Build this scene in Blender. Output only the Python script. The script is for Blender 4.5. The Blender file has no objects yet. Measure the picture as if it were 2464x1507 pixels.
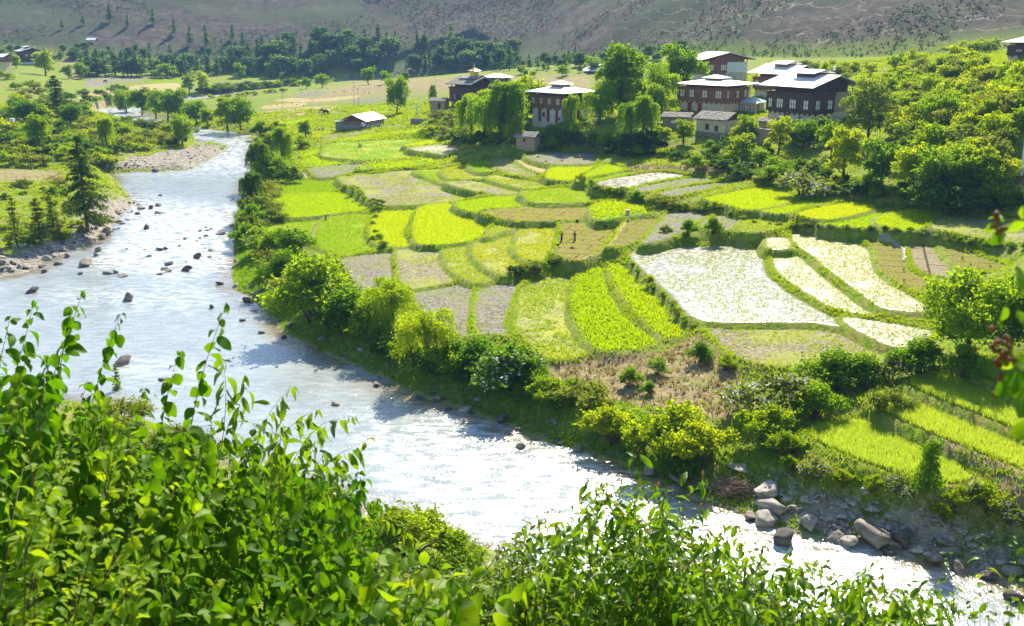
import bpy, bmesh, math, random
import numpy as np
from mathutils import Vector, Matrix

random.seed(11)
rng = np.random.default_rng(11)
scene = bpy.context.scene
COL = scene.collection
PI = math.pi

# ------------------------------------------------------------------ camera
F, CX, CY, HORIZ, CAMZ = 2418.0, 1232.0, 753.5, 60.0, 38.0     # picture measured on a 2464 x 1507 sheet
PITCH = math.atan((CY - HORIZ) / F)
cd = bpy.data.cameras.new('camera')
cam = bpy.data.objects.new('camera', cd)
COL.objects.link(cam)
cam.location = (0, 0, CAMZ)
cam.rotation_euler = (PI / 2 - PITCH, 0, 0)
cd.sensor_width = 36.0
cd.lens = 36.0 * F / 2464.0
cd.clip_start = 0.1
cd.clip_end = 4000
cd.dof.use_dof = True
cd.dof.focus_distance = 70
cd.dof.aperture_fstop = 9.0
scene.camera = cam

# ------------------------------------------------------------------ light
SUN_EL, SUN_AZ = math.radians(39), math.radians(12)   # azimuth to the right of the view direction
world = bpy.data.worlds.new('World')
scene.world = world
world.use_nodes = True
wn = world.node_tree.nodes
bg = wn['Background']
sky = wn.new('ShaderNodeTexSky')
sky.sky_type = 'NISHITA'
sky.sun_disc = False
sky.sun_elevation = SUN_EL
sky.sun_rotation = SUN_AZ
sky.altitude = 2200
sky.air_density = 1.0
sky.dust_density = 1.6
world.node_tree.links.new(sky.outputs[0], bg.inputs[0])
bg.inputs[1].default_value = 0.13
sd_ = bpy.data.lights.new('sun', 'SUN')
sd_.energy = 5.0
sd_.angle = math.radians(0.5)
sd_.color = (1.0, 0.90, 0.70)
sun = bpy.data.objects.new('sun', sd_)
COL.objects.link(sun)
SUNV = Vector((math.sin(SUN_AZ) * math.cos(SUN_EL), math.cos(SUN_AZ) * math.cos(SUN_EL), math.sin(SUN_EL)))
sun.rotation_euler = SUNV.to_track_quat('Z', 'Y').to_euler()
sun.location = (60, 200, 300)
scene.view_settings.view_transform = 'Standard'
scene.view_settings.look = 'None'
scene.view_settings.exposure = 1.22
scene.view_settings.gamma = 1.0
scene.view_settings.use_curve_mapping = False
scene.render.engine = 'CYCLES'
scene.cycles.use_denoising = True
scene.cycles.max_bounces = 7
scene.cycles.diffuse_bounces = 3
scene.cycles.glossy_bounces = 3
scene.cycles.transmission_bounces = 5
scene.cycles.volume_bounces = 0
scene.cycles.transparent_max_bounces = 4
scene.cycles.sample_clamp_indirect = 4.0
scene.cycles.caustics_reflective = False
scene.cycles.caustics_refractive = False

# ------------------------------------------------------------------ picture <-> place
CP, SP = math.cos(PITCH), math.sin(PITCH)
def ray(u, v):
    a, b = (u - CX) / F, -(v - CY) / F
    return np.array([a, CP + b * SP, -SP + b * CP])
def Wz(u, v, z):
    r = ray(u, v); t = (z - CAMZ) / r[2]
    return np.array([0, 0, CAMZ]) + r * t
def PW(u, v, depth):
    return np.array([0, 0, CAMZ]) + ray(u, v) * depth
def depth_of(p):
    return p[1] * CP - (p[2] - CAMZ) * SP
def project(P):
    x, y, z = P[..., 0], P[..., 1], P[..., 2] - CAMZ
    d = y * CP - z * SP
    d = np.where(d < 0.01, 0.01, d)
    return CX + F * x / d, CY - F * (y * SP + z * CP) / d

# sub-picture frames used while measuring: (x0, y0, scale) of the full size photograph
FR = {'D': None, 'A': (900, 480, 3.014), 'B': (2200, 560, 2.738), '2': (1200, 100, 1.884), '5': (1200, 800, 1.884),
      '6': (2400, 800, 1.6637), '3': (2400, 50, 1.6637), '1': (0, 0, 1.884), '4': (0, 700, 1.884), 'E': (2050, 780, 5.382),
      'F': (1000, 300, 4.928), '7': (2500, 1650, 1.784), 'R': (3000, 100, 2.797), 'H': (2480, 160, 3.08), 'T': (1680, 240, 4.107)}
K = 3881.0 / 2464.0
def fr(code, pts):
    f = FR[code]
    if f is None: return [(float(a), float(b)) for a, b in pts]
    return [((f[0] + a / f[2]) / K, (f[1] + b / f[2]) / K) for a, b in pts]

# ------------------------------------------------------------------ numeric helpers
def smooth(t):
    t = np.clip(t, 0, 1); return t * t * (3 - 2 * t)
_T = rng.random((256, 256))
def vnoise(x, y):
    xi, yi = np.floor(x).astype(int), np.floor(y).astype(int)
    fx, fy = x - xi, y - yi
    fx = fx * fx * (3 - 2 * fx); fy = fy * fy * (3 - 2 * fy)
    a = _T[xi & 255, yi & 255]; b = _T[(xi + 1) & 255, yi & 255]
    c = _T[xi & 255, (yi + 1) & 255]; d = _T[(xi + 1) & 255, (yi + 1) & 255]
    return (a * (1 - fx) + b * fx) * (1 - fy) + (c * (1 - fx) + d * fx) * fy
def fbm(x, y, o=4):
    s, a, n = 0, 1.0, 0
    for i in range(o):
        s = s + a * vnoise(x * 2 ** i + 17.3 * i, y * 2 ** i + 9.1 * i); n += a; a *= 0.5
    return s / n
def inside(px, py, poly):
    r = np.zeros(px.shape, bool)
    n = len(poly)
    for i in range(n):
        x0, y0 = poly[i]; x1, y1 = poly[(i + 1) % n]
        if y0 == y1: continue
        c = ((y0 > py) != (y1 > py)) & (px < (x1 - x0) * (py - y0) / (y1 - y0) + x0)
        r ^= c
    return r
def segdist(px, py, poly, closed=True):
    d = np.full(px.shape, 1e9)
    n = len(poly)
    for i in range(n if closed else n - 1):
        x0, y0 = poly[i]; x1, y1 = poly[(i + 1) % n]
        dx, dy = x1 - x0, y1 - y0
        t = np.clip(((px - x0) * dx + (py - y0) * dy) / (dx * dx + dy * dy + 1e-9), 0, 1)
        d = np.minimum(d, (px - x0 - t * dx) ** 2 + (py - y0 - t * dy) ** 2)
    return np.sqrt(d)
def sdist(px, py, poly):
    d = segdist(px, py, poly); return np.where(inside(px, py, poly), -d, d)
def chaikin(P, it=2, closed=True):
    P = [np.array(p, float) for p in P]
    for _ in range(it):
        Q = []
        n = len(P)
        for i in range(n if closed else n - 1):
            a, b = P[i], P[(i + 1) % n]
            Q += [a * .78 + b * .22, a * .22 + b * .78]
        if not closed: Q = [P[0]] + Q + [P[-1]]
        P = Q
    return P
def catmull(P, k=4):
    P = [np.array(p, float) for p in P]; n = len(P); Q = []
    for i in range(n):
        a, b, c, d = P[i - 1], P[i], P[(i + 1) % n], P[(i + 2) % n]
        for j in range(k):
            t = j / k; e = 0.5 * 0.8
            m0, m1 = e * (c - a), e * (d - b)
            Q.append((2 * t ** 3 - 3 * t ** 2 + 1) * b + (t ** 3 - 2 * t ** 2 + t) * m0 + (-2 * t ** 3 + 3 * t ** 2) * c + (t ** 3 - t ** 2) * m1)
    return Q
def smooth_path(pts, n):
    P = np.array(chaikin(pts, 3, False)); s = np.r_[0, np.cumsum(np.linalg.norm(np.diff(P, axis=0), axis=1))]
    t = np.linspace(0, s[-1], n)
    return np.stack([np.interp(t, s, P[:, k]) for k in range(P.shape[1])], 1)

# ------------------------------------------------------------------ scene helpers
def mesh_np(name, V, faces, smooth_=False):
    """faces: list of int arrays (n,3) or (n,4)"""
    m = bpy.data.meshes.new(name)
    V = np.asarray(V, np.float32)
    faces = [np.asarray(f, np.int32) for f in faces if len(f)]
    m.vertices.add(len(V)); m.vertices.foreach_set('co', V.ravel())
    idx = np.concatenate([f.ravel() for f in faces])
    tot = np.concatenate([np.full(len(f), f.shape[1], np.int32) for f in faces])
    st = np.r_[0, np.cumsum(tot)[:-1]].astype(np.int32)
    m.loops.add(len(idx)); m.loops.foreach_set('vertex_index', idx)
    m.polygons.add(len(tot)); m.polygons.foreach_set('loop_start', st)
    if smooth_: m.polygons.foreach_set('use_smooth', np.ones(len(tot), bool))
    m.update(calc_edges=True)
    return m
def obj(name, mesh, material=None, parent=None, loc=None):
    o = bpy.data.objects.new(name, mesh)
    COL.objects.link(o)
    if material is not None and mesh is not None and len(mesh.materials) == 0: mesh.materials.append(material)
    if parent is not None: o.parent = parent
    if loc is not None: o.location = loc
    return o
def tag(o, label=None, cat=None, group=None, kind=None):
    if label: o['label'] = label
    if cat: o['category'] = cat
    if group: o['group'] = group
    if kind: o['kind'] = kind
    return o
def empty(name, loc, rz=0, sc=None):
    o = bpy.data.objects.new(name, None); COL.objects.link(o)
    o.location = loc; o.rotation_euler = (0, 0, rz)
    if sc is not None: o.scale = sc
    o.empty_display_size = 0.3
    return o
class MB:
    def __init__(s): s.v, s.f, s.n = [], [], 0
    def add(s, V, Fs):
        V = np.asarray(V, float).reshape(-1, 3)
        for f in Fs: s.f.append(tuple(i + s.n for i in f))
        s.v.append(V); s.n += len(V)
    def box(s, x0, x1, y0, y1, z0, z1):
        s.add([(x0, y0, z0), (x1, y0, z0), (x1, y1, z0), (x0, y1, z0), (x0, y0, z1), (x1, y0, z1), (x1, y1, z1), (x0, y1, z1)],
              [(0, 3, 2, 1), (4, 5, 6, 7), (0, 1, 5, 4), (1, 2, 6, 5), (2, 3, 7, 6), (3, 0, 4, 7)])
    def tube(s, P, R, k=6):
        P = np.asarray(P, float); n = len(P)
        R = np.broadcast_to(np.asarray(R, float), (n,))
        T = np.gradient(P, axis=0); T /= np.linalg.norm(T, axis=1)[:, None] + 1e-9
        up = np.array([0.31, 0.17, 0.93]); 
        A = np.cross(T, up); bad = np.linalg.norm(A, axis=1) < .2
        A[bad] = np.cross(T[bad], [1, 0, 0.1]); A /= np.linalg.norm(A, axis=1)[:, None]
        B = np.cross(T, A)
        an = np.arange(k) * 2 * PI / k
        V = P[:, None, :] + R[:, None, None] * (np.cos(an)[None, :, None] * A[:, None, :] + np.sin(an)[None, :, None] * B[:, None, :])
        Fs = []
        for i in range(n - 1):
            for j in range(k):
                a, b = i * k + j, i * k + (j + 1) % k
                Fs.append((a, b, b + k, a + k))
        Fs.append(tuple(range(k - 1, -1, -1))); Fs.append(tuple((n - 1) * k + j for j in range(k)))
        s.add(V.reshape(-1, 3), Fs)
    def mesh(s, name, smooth_=False):
        m = bpy.data.meshes.new(name)
        m.from_pydata(np.concatenate(s.v).tolist(), [], s.f)
        if smooth_: m.polygons.foreach_set('use_smooth', np.ones(len(m.polygons), bool))
        m.update(); return m

# ------------------------------------------------------------------ materials
MATS = {}
def nodes(name):
    m = bpy.data.materials.new(name); m.use_nodes = True
    nt = m.node_tree; nt.nodes.clear()
    out = nt.nodes.new('ShaderNodeOutputMaterial')
    MATS[name] = m
    return m, nt, out
def N(nt, t, **kw):
    n = nt.nodes.new(t)
    for k, v in kw.items():
        if k == 'ins':
            for a, b in v.items():
                if isinstance(b, bpy.types.NodeSocket): nt.links.new(b, n.inputs[a])
                else: n.inputs[a].default_value = b
        else: setattr(n, k, v)
    return n
def C4(c): return (c[0], c[1], c[2], 1.0)
def mixc(nt, fac, a, b, bt='MIX'):
    n = nt.nodes.new('ShaderNodeMixRGB'); n.blend_type = bt
    for k, x in ((0, fac), (1, a), (2, b)):
        if isinstance(x, bpy.types.NodeSocket): nt.links.new(x, n.inputs[k])
        else: n.inputs[k].default_value = x if k == 0 else C4(x)
    return n.outputs[0]
def math_(nt, op, a, b=0.0):
    n = nt.nodes.new('ShaderNodeMath'); n.operation = op
    for k, x in ((0, a), (1, b)):
        if isinstance(x, bpy.types.NodeSocket): nt.links.new(x, n.inputs[k])
        else: n.inputs[k].default_value = x
    return n.outputs[0]
def ramp(nt, fac, stops):
    n = nt.nodes.new('ShaderNodeValToRGB'); nt.links.new(fac, n.inputs[0])
    el = n.color_ramp.elements
    while len(el) < len(stops): el.new(0.5)
    for e, (p, c) in zip(el, stops):
        e.position = p; e.color = C4(c) if not np.isscalar(c) else (c, c, c, 1)
    return n.outputs[0]
def noise(nt, scale, detail=4, rough=0.55, coord=None, stretch=None):
    t = nt.nodes.new('ShaderNodeTexNoise'); t.inputs['Scale'].default_value = scale
    t.inputs['Detail'].default_value = detail; t.inputs['Roughness'].default_value = rough
    src = coord
    if src is None:
        src = nt.nodes.new('ShaderNodeNewGeometry').outputs['Position']
    if stretch:
        mp = nt.nodes.new('ShaderNodeMapping'); mp.inputs['Scale'].default_value = stretch
        nt.links.new(src, mp.inputs[0]); src = mp.outputs[0]
    nt.links.new(src, t.inputs['Vector'])
    return t.outputs['Fac']
def bump(nt, h, strength=0.5, dist=0.1):
    b = nt.nodes.new('ShaderNodeBump'); b.inputs['Strength'].default_value = strength; b.inputs['Distance'].default_value = dist
    nt.links.new(h, b.inputs['Height']); return b.outputs[0]
def bsdf(nt, out, color, rough=0.8, normal=None, spec=0.3, metal=0.0):
    p = nt.nodes.new('ShaderNodeBsdfPrincipled')
    for k, x in (('Base Color', color), ('Roughness', rough), ('Normal', normal)):
        if x is None: continue
        if isinstance(x, bpy.types.NodeSocket): nt.links.new(x, p.inputs[k])
        else: p.inputs[k].default_value = C4(x) if k == 'Base Color' else x
    p.inputs['Specular IOR Level'].default_value = spec
    p.inputs['Metallic'].default_value = metal
    if out is not None: nt.links.new(p.outputs[0], out.inputs[0])
    return p
def objcoord(nt): return nt.nodes.new('ShaderNodeTexCoord').outputs['Object']

def leaf_mat(name, a, b, tr, tw=0.45, rough=0.45, spec=0.4, objvar=0.3):
    """two leaf colours picked per leaf, a bright transmitted colour for light from behind"""
    m, nt, out = nodes(name)
    oi = N(nt, 'ShaderNodeObjectInfo'); ge = N(nt, 'ShaderNodeNewGeometry')
    r = math_(nt, 'FRACT', math_(nt, 'ADD', oi.outputs['Random'], ge.outputs['Random Per Island']))
    col = mixc(nt, r, a, b)
    tcol = mixc(nt, r, tr, tuple(0.72 * x for x in tr))
    hs = N(nt, 'ShaderNodeHueSaturation'); hs2 = N(nt, 'ShaderNodeHueSaturation')
    v = math_(nt, 'ADD', math_(nt, 'MULTIPLY', oi.outputs['Random'], objvar), 1.0 - objvar / 2)
    h = math_(nt, 'ADD', math_(nt, 'MULTIPLY', oi.outputs['Random'], -0.035 * (objvar > 0)), 0.5 + 0.0175 * (objvar > 0))
    for q, c in ((hs, col), (hs2, tcol)):
        nt.links.new(c, q.inputs['Color']); nt.links.new(v, q.inputs['Value']); nt.links.new(h, q.inputs['Hue'])
    p = bsdf(nt, None, hs.outputs[0], rough, None, spec)
    t = N(nt, 'ShaderNodeBsdfTranslucent'); nt.links.new(hs2.outputs[0], t.inputs[0])
    mx = N(nt, 'ShaderNodeMixShader'); mx.inputs[0].default_value = tw
    nt.links.new(p.outputs[0], mx.inputs[1]); nt.links.new(t.outputs[0], mx.inputs[2]); nt.links.new(mx.outputs[0], out.inputs[0])
    return m
def plain_mat(name, c, rough=0.8, nscale=3.0, var=0.25, bs=0.0, bd=0.03, spec=0.3, detail=4, c2=None, stretch=None, metal=0.0):
    m, nt, out = nodes(name)
    co = objcoord(nt)
    f = noise(nt, nscale, detail, 0.6, co, stretch)
    lo = tuple(x * (1 - var) for x in c); hi = c2 if c2 else tuple(min(1, x * (1 + var)) for x in c)
    col = ramp(nt, f, [(0.3, lo), (0.7, hi)])
    nrm = bump(nt, f, bs, bd) if bs > 0 else None
    bsdf(nt, out, col, rough, nrm, spec, metal)
    return m
# ================================================================== terrain
RB = [(3600, 1750), (2900, 1540), (2464, 1425), (2380, 1372), (2200, 1342), (2050, 1302), (1950, 1297), (1840, 1265), (1760, 1230), (1640, 1190),
      (1560, 1152), (1480, 1112), (1400, 1087), (1300, 1060), (1210, 1022), (1120, 988), (1040, 965), (960, 930), (880, 892), (800, 860), (740, 828),
      (680, 797), (640, 752), (600, 715), (566, 700), (556, 660), (563, 610), (560, 560), (567, 520), (588, 450), (600, 420), (602, 380), (606, 335), (560, 318)]
LB = [(468, 318), (470, 343), (550, 355), (520, 377), (462, 408), (400, 412), (262, 418), (285, 440), (308, 462), (322, 490), (300, 515), (270, 548),
      (232, 582), (180, 602), (110, 627), (60, 660), (0, 668), (-200, 680), (-700, 720)]
NBK = [(-900, 985), (-500, 965), (-200, 955), (100, 958), (210, 975), (330, 1010), (600, 1130), (880, 1238), (1000, 1262), (1170, 1322), (1300, 1430), (1420, 1580),
       (1600, 1750), (1900, 1930), (2600, 2500)]
river_poly = [Wz(u, v, 0)[:2] for u, v in RB + LB + NBK]
far_c = [(1150, 190, 13), (1000, 194, 13), (870, 201, 12), (720, 209, 9), (600, 223, 9), (480, 239, 9), (380, 252, 9), (255, 268, 12), (285, 286, 11), (380, 302, 8), (480, 320, 8), (560, 332, 9)]
fc = smooth_path([np.r_[Wz(u, v, 0)[:2], w] for u, v, w in far_c], 70)
ft = np.gradient(fc[:, :2], axis=0); ft /= np.linalg.norm(ft, axis=1)[:, None]
fnm = np.stack([-ft[:, 1], ft[:, 0]], 1)
far_poly = np.concatenate([fc[:, :2] + fnm * fc[:, 2:3], (fc[:, :2] - fnm * fc[:, 2:3])[::-1]])
def river_sd(x, y):
    return np.minimum(sdist(x, y, river_poly), sdist(x, y, far_poly))
NBW = np.array([Wz(u, v, 0)[:2] for u, v in NBK])
NB_AZ = np.arctan2(NBW[:, 0], NBW[:, 1]); NB_R = np.hypot(NBW[:, 0], NBW[:, 1])

ctrl = [  # u, v, elevation
 (1800,1200,1.2),(1950,1200,2.0),(2100,1230,2.2),(2300,1270,2.4),(2464,1330,2.2),(2464,1230,4),(2100,1090,3.6),(2000,1130,3),(2250,1130,4),(2400,1080,5),(2400,1000,6),(2250,930,6.2),(2350,860,7),
 (2350,740,7.5),(1650,920,3.4),(1500,980,2.2),(1700,1000,2.8),(1900,980,4),(1750,700,5.0),(2000,700,5.6),(2100,640,6.2),(2300,600,7.4),(2400,560,8.2),(1720,800,4.6),(1950,830,5.0),(2100,780,5.4),
 (1480,750,3.4),(1300,760,3.0),(1150,740,2.8),(1050,700,2.8),(880,640,2.4),(1100,620,3.2),(1280,600,4.0),(1420,570,4.6),(1600,550,5.6),(1750,540,6.2),(1950,500,8.2),(1820,480,7.8),(2180,530,8.6),
 (1080,540,3.4),(950,550,3.0),(820,560,2.3),(700,540,2.0),(760,490,2.6),(680,470,2.2),(1000,440,3.7),(1200,430,4.6),(1180,500,3.8),(1350,470,5.0),(1340,510,4.6),(1480,500,5.0),(1400,410,6.0),(1330,380,6.2),(1530,430,6.8),(1650,440,7.8),(1490,410,6.6),
 (900,400,3.8),(770,400,3.0),(900,360,4.2),(1050,350,5.4),(700,320,2.6),(740,300,3.0),(870,300,5.2),(880,312,5.0),(980,300,6.0),(1000,330,5.4),(1100,330,7.4),(1180,350,8.0),
 (1340,292,14),(1351,296,14),(1270,345,9.5),(1280,365,7.5),(1230,300,12.5),(1131,252,13),(1080,262,12),(1050,285,9.5),(1450,310,13.5),(1450,350,10),(1560,340,12),(1560,380,8.5),(1620,310,14),(1741,272,16),(1650,285,15),(1743,335,12.6),(1700,360,11),
 (1800,345,12.6),(1700,400,8.6),(1850,430,9.2),(1953,305,15),(2030,310,15),(1900,350,13),(1900,400,10.4),(2000,440,10),(2100,420,11.5),(2100,480,9.4),(2250,500,10),(2300,440,13),(2400,470,12.5),(2400,520,9.6),(2464,500,11.5),
 (2100,340,15),(2250,330,18),(2400,330,20),(2464,300,22),(2440,158,28),(2350,220,23),(2464,110,33),(2250,140,27),(2100,165,24),(2100,230,20),(1900,172,19.5),(1890,243,17),(1693,200,19),(1600,230,17),(1500,260,16),(1450,240,14),
 (1000,250,5),(1000,210,4),(1150,215,6),(1300,195,7),(1400,200,9),(800,240,4),(600,260,3),(700,280,3),(450,200,2.6),(300,180,3),(300,215,2.6),(620,190,3),(900,190,3),(450,222,2),(650,300,2.4),(420,270,2),(420,315,1.6),(350,290,1.6),
 (100,430,3),(60,480,2.6),(100,560,2),(30,600,1.6),(200,520,2),(230,400,3),(330,380,1.2),(450,380,0.8),(100,300,7),(200,240,6),(250,320,3.4),(70,190,12.5),(70,158,14),(8,180,13),(-200,200,14),(150,175,9),(210,185,6),(-200,400,5),(-300,600,3)]
cp = np.array([np.r_[Wz(u, v, e)] for u, v, e in ctrl])
cp = np.concatenate([cp, np.array([(330, 600, 22), (180, 600, 14), (0, 720, 4), (-300, 720, 3), (-250, 950, 4), (300, 950, 12), (-600, 600, 12), (560, 500, 34), (260, 260, 40), (200, 130, 24), (110, 60, 7)], float)])
def warp(x, y):
    y = np.maximum(y, 25.0); return x / y * 3.0, np.log(y)
cwx, cwy = warp(cp[:, 0], cp[:, 1])
Km = np.hypot(cwx[:, None] - cwx[None], cwy[:, None] - cwy[None])
n_ = len(cp)
A_ = np.zeros((n_ + 1, n_ + 1)); A_[:n_, :n_] = -Km - 0.0 * np.eye(n_) + 0.0; A_[:n_, :n_] += np.eye(n_) * 0.012; A_[:n_, n_] = 1; A_[n_, :n_] = 1
wts = np.linalg.solve(A_, np.r_[cp[:, 2], 0])
def rbf(x, y):
    a, b = warp(x, y); s = np.full(x.shape, wts[n_])
    for i in range(n_): s = s - wts[i] * np.hypot(a - cwx[i], b - cwy[i])
    return s
def toe(x): return sum(np.interp(x + k, _tx, _ty) for k in (-60, -40, -20, 0, 20, 40, 60)) / 7
_tx, _ty = ([-900, -420, -150, 0, 60, 105, 150, 300, 700], [690, 668, 700, 680, 590, 470, 400, 410, 420])
def hill(x, y):
    d = y - toe(x)
    n = fbm(x * 0.008 + 3, y * 0.008, 4)
    n2 = fbm(x * 0.03 + 9, y * 0.03, 3)
    h = 0.32 * np.maximum(d, 0) ** 1.0 + 14 * (n - 0.5) * smooth(d / 90) + 3 * (n2 - .5) * smooth(d / 40)
    h = np.where(h > 130, 130 + (h - 130) * 0.35, h)
    return np.where(d > 0, np.maximum(h, 0), 0)
def base_surface(x, y):
    s = np.maximum(rbf(x, y), 0.4)
    s = s + (fbm(x * 0.12, y * 0.12, 3) - 0.5) * 0.5
    rs = river_sd(x, y)
    bw = 5.0 + 2.5 * np.sin(x * 0.11 + y * 0.07)
    bank = 0.05 + rs * 0.09 + s * smooth((rs - 0.5) / bw) * 0.97
    s = np.where(rs > 0, np.minimum(bank, np.maximum(s, bank * 0.0 + 0.1 * rs)), np.maximum(-1.1, rs * 0.28))
    s = s + hill(x, y)
    # the viewer's own hillside, falling away below to the near bank
    az = np.arctan2(x, y); r = np.hypot(x, y)
    R = np.interp(az, NB_AZ, NB_R)
    q = np.clip(1 - r / R, 0, 1)
    zn = 36.3 * q ** 1.9 + 0.25 + 0.8 * (fbm(x * .3, y * .3, 3) - .5) * smooth(r / 12)
    near = (r < R) & ((y > 0) | (r < 60))
    zn = np.where(y < 0, 36.3 + 0.35 * (-y) - 0.002 * x * x, zn)
    near = near | (y < 0)
    zn = np.where(y < 0, np.maximum(zn, 5), zn)
    return np.where(near & (rs > -0.5) | (y < 0), np.maximum(zn, np.minimum(rs * .15, 1.2)), s), rs

def axis(spec):
    out = [spec[0][0]]
    for a, b, s0, s1 in spec:
        while out[-1] < b - 1e-6:
            t = (out[-1] - a) / (b - a); out.append(min(b, out[-1] + s0 + (s1 - s0) * t))
    return np.array(out)
gx = axis([(-760, -260, 9, 4), (-260, -82, 3.2, 0.9), (-82, 90, 0.6, 0.6), (90, 250, 0.9, 3.2), (250, 760, 4, 9)])
gy = axis([(-60, 55, 4, 1.2), (55, 66, 0.8, 0.55), (66, 150, 0.55, 0.55), (150, 335, 0.55, 1.15), (335, 640, 1.6, 2.6), (640, 800, 2.2, 2.6), (800, 1150, 3.5, 9)])
GX, GY = np.meshgrid(gx, gy)
S0, RS = base_surface(GX, GY)

def sampler(Z):
    def f(x, y):
        x = np.asarray(x, float); y = np.asarray(y, float)
        i = np.clip(np.searchsorted(gx, x) - 1, 0, len(gx) - 2); j = np.clip(np.searchsorted(gy, y) - 1, 0, len(gy) - 2)
        a = np.clip((x - gx[i]) / (gx[i + 1] - gx[i]), 0, 1); b = np.clip((y - gy[j]) / (gy[j + 1] - gy[j]), 0, 1)
        return (Z[j, i] * (1 - a) + Z[j, i + 1] * a) * (1 - b) + (Z[j + 1, i] * (1 - a) + Z[j + 1, i + 1] * a) * b
    return f
_t = np.geomspace(30, 1300, 900)
def marcher(H):
    def g(u, v):
        r = ray(u, v)
        P = np.array([0, 0, CAMZ]) + _t[:, None] * r
        d = P[:, 2] - H(P[:, 0], P[:, 1])
        k = np.argmax(d < 0)
        if k == 0: k = len(_t) - 1
        t0, t1 = _t[k - 1], _t[k]
        for _ in range(12):
            t = .5 * (t0 + t1); p = np.array([0, 0, CAMZ]) + t * r
            if p[2] < H(p[0], p[1]): t1 = t
            else: t0 = t
        p = np.array([0, 0, CAMZ]) + t1 * r
        return np.array([p[0], p[1], float(H(p[0], p[1]))])
    return g
H0 = sampler(S0); G0 = marcher(H0)

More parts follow.
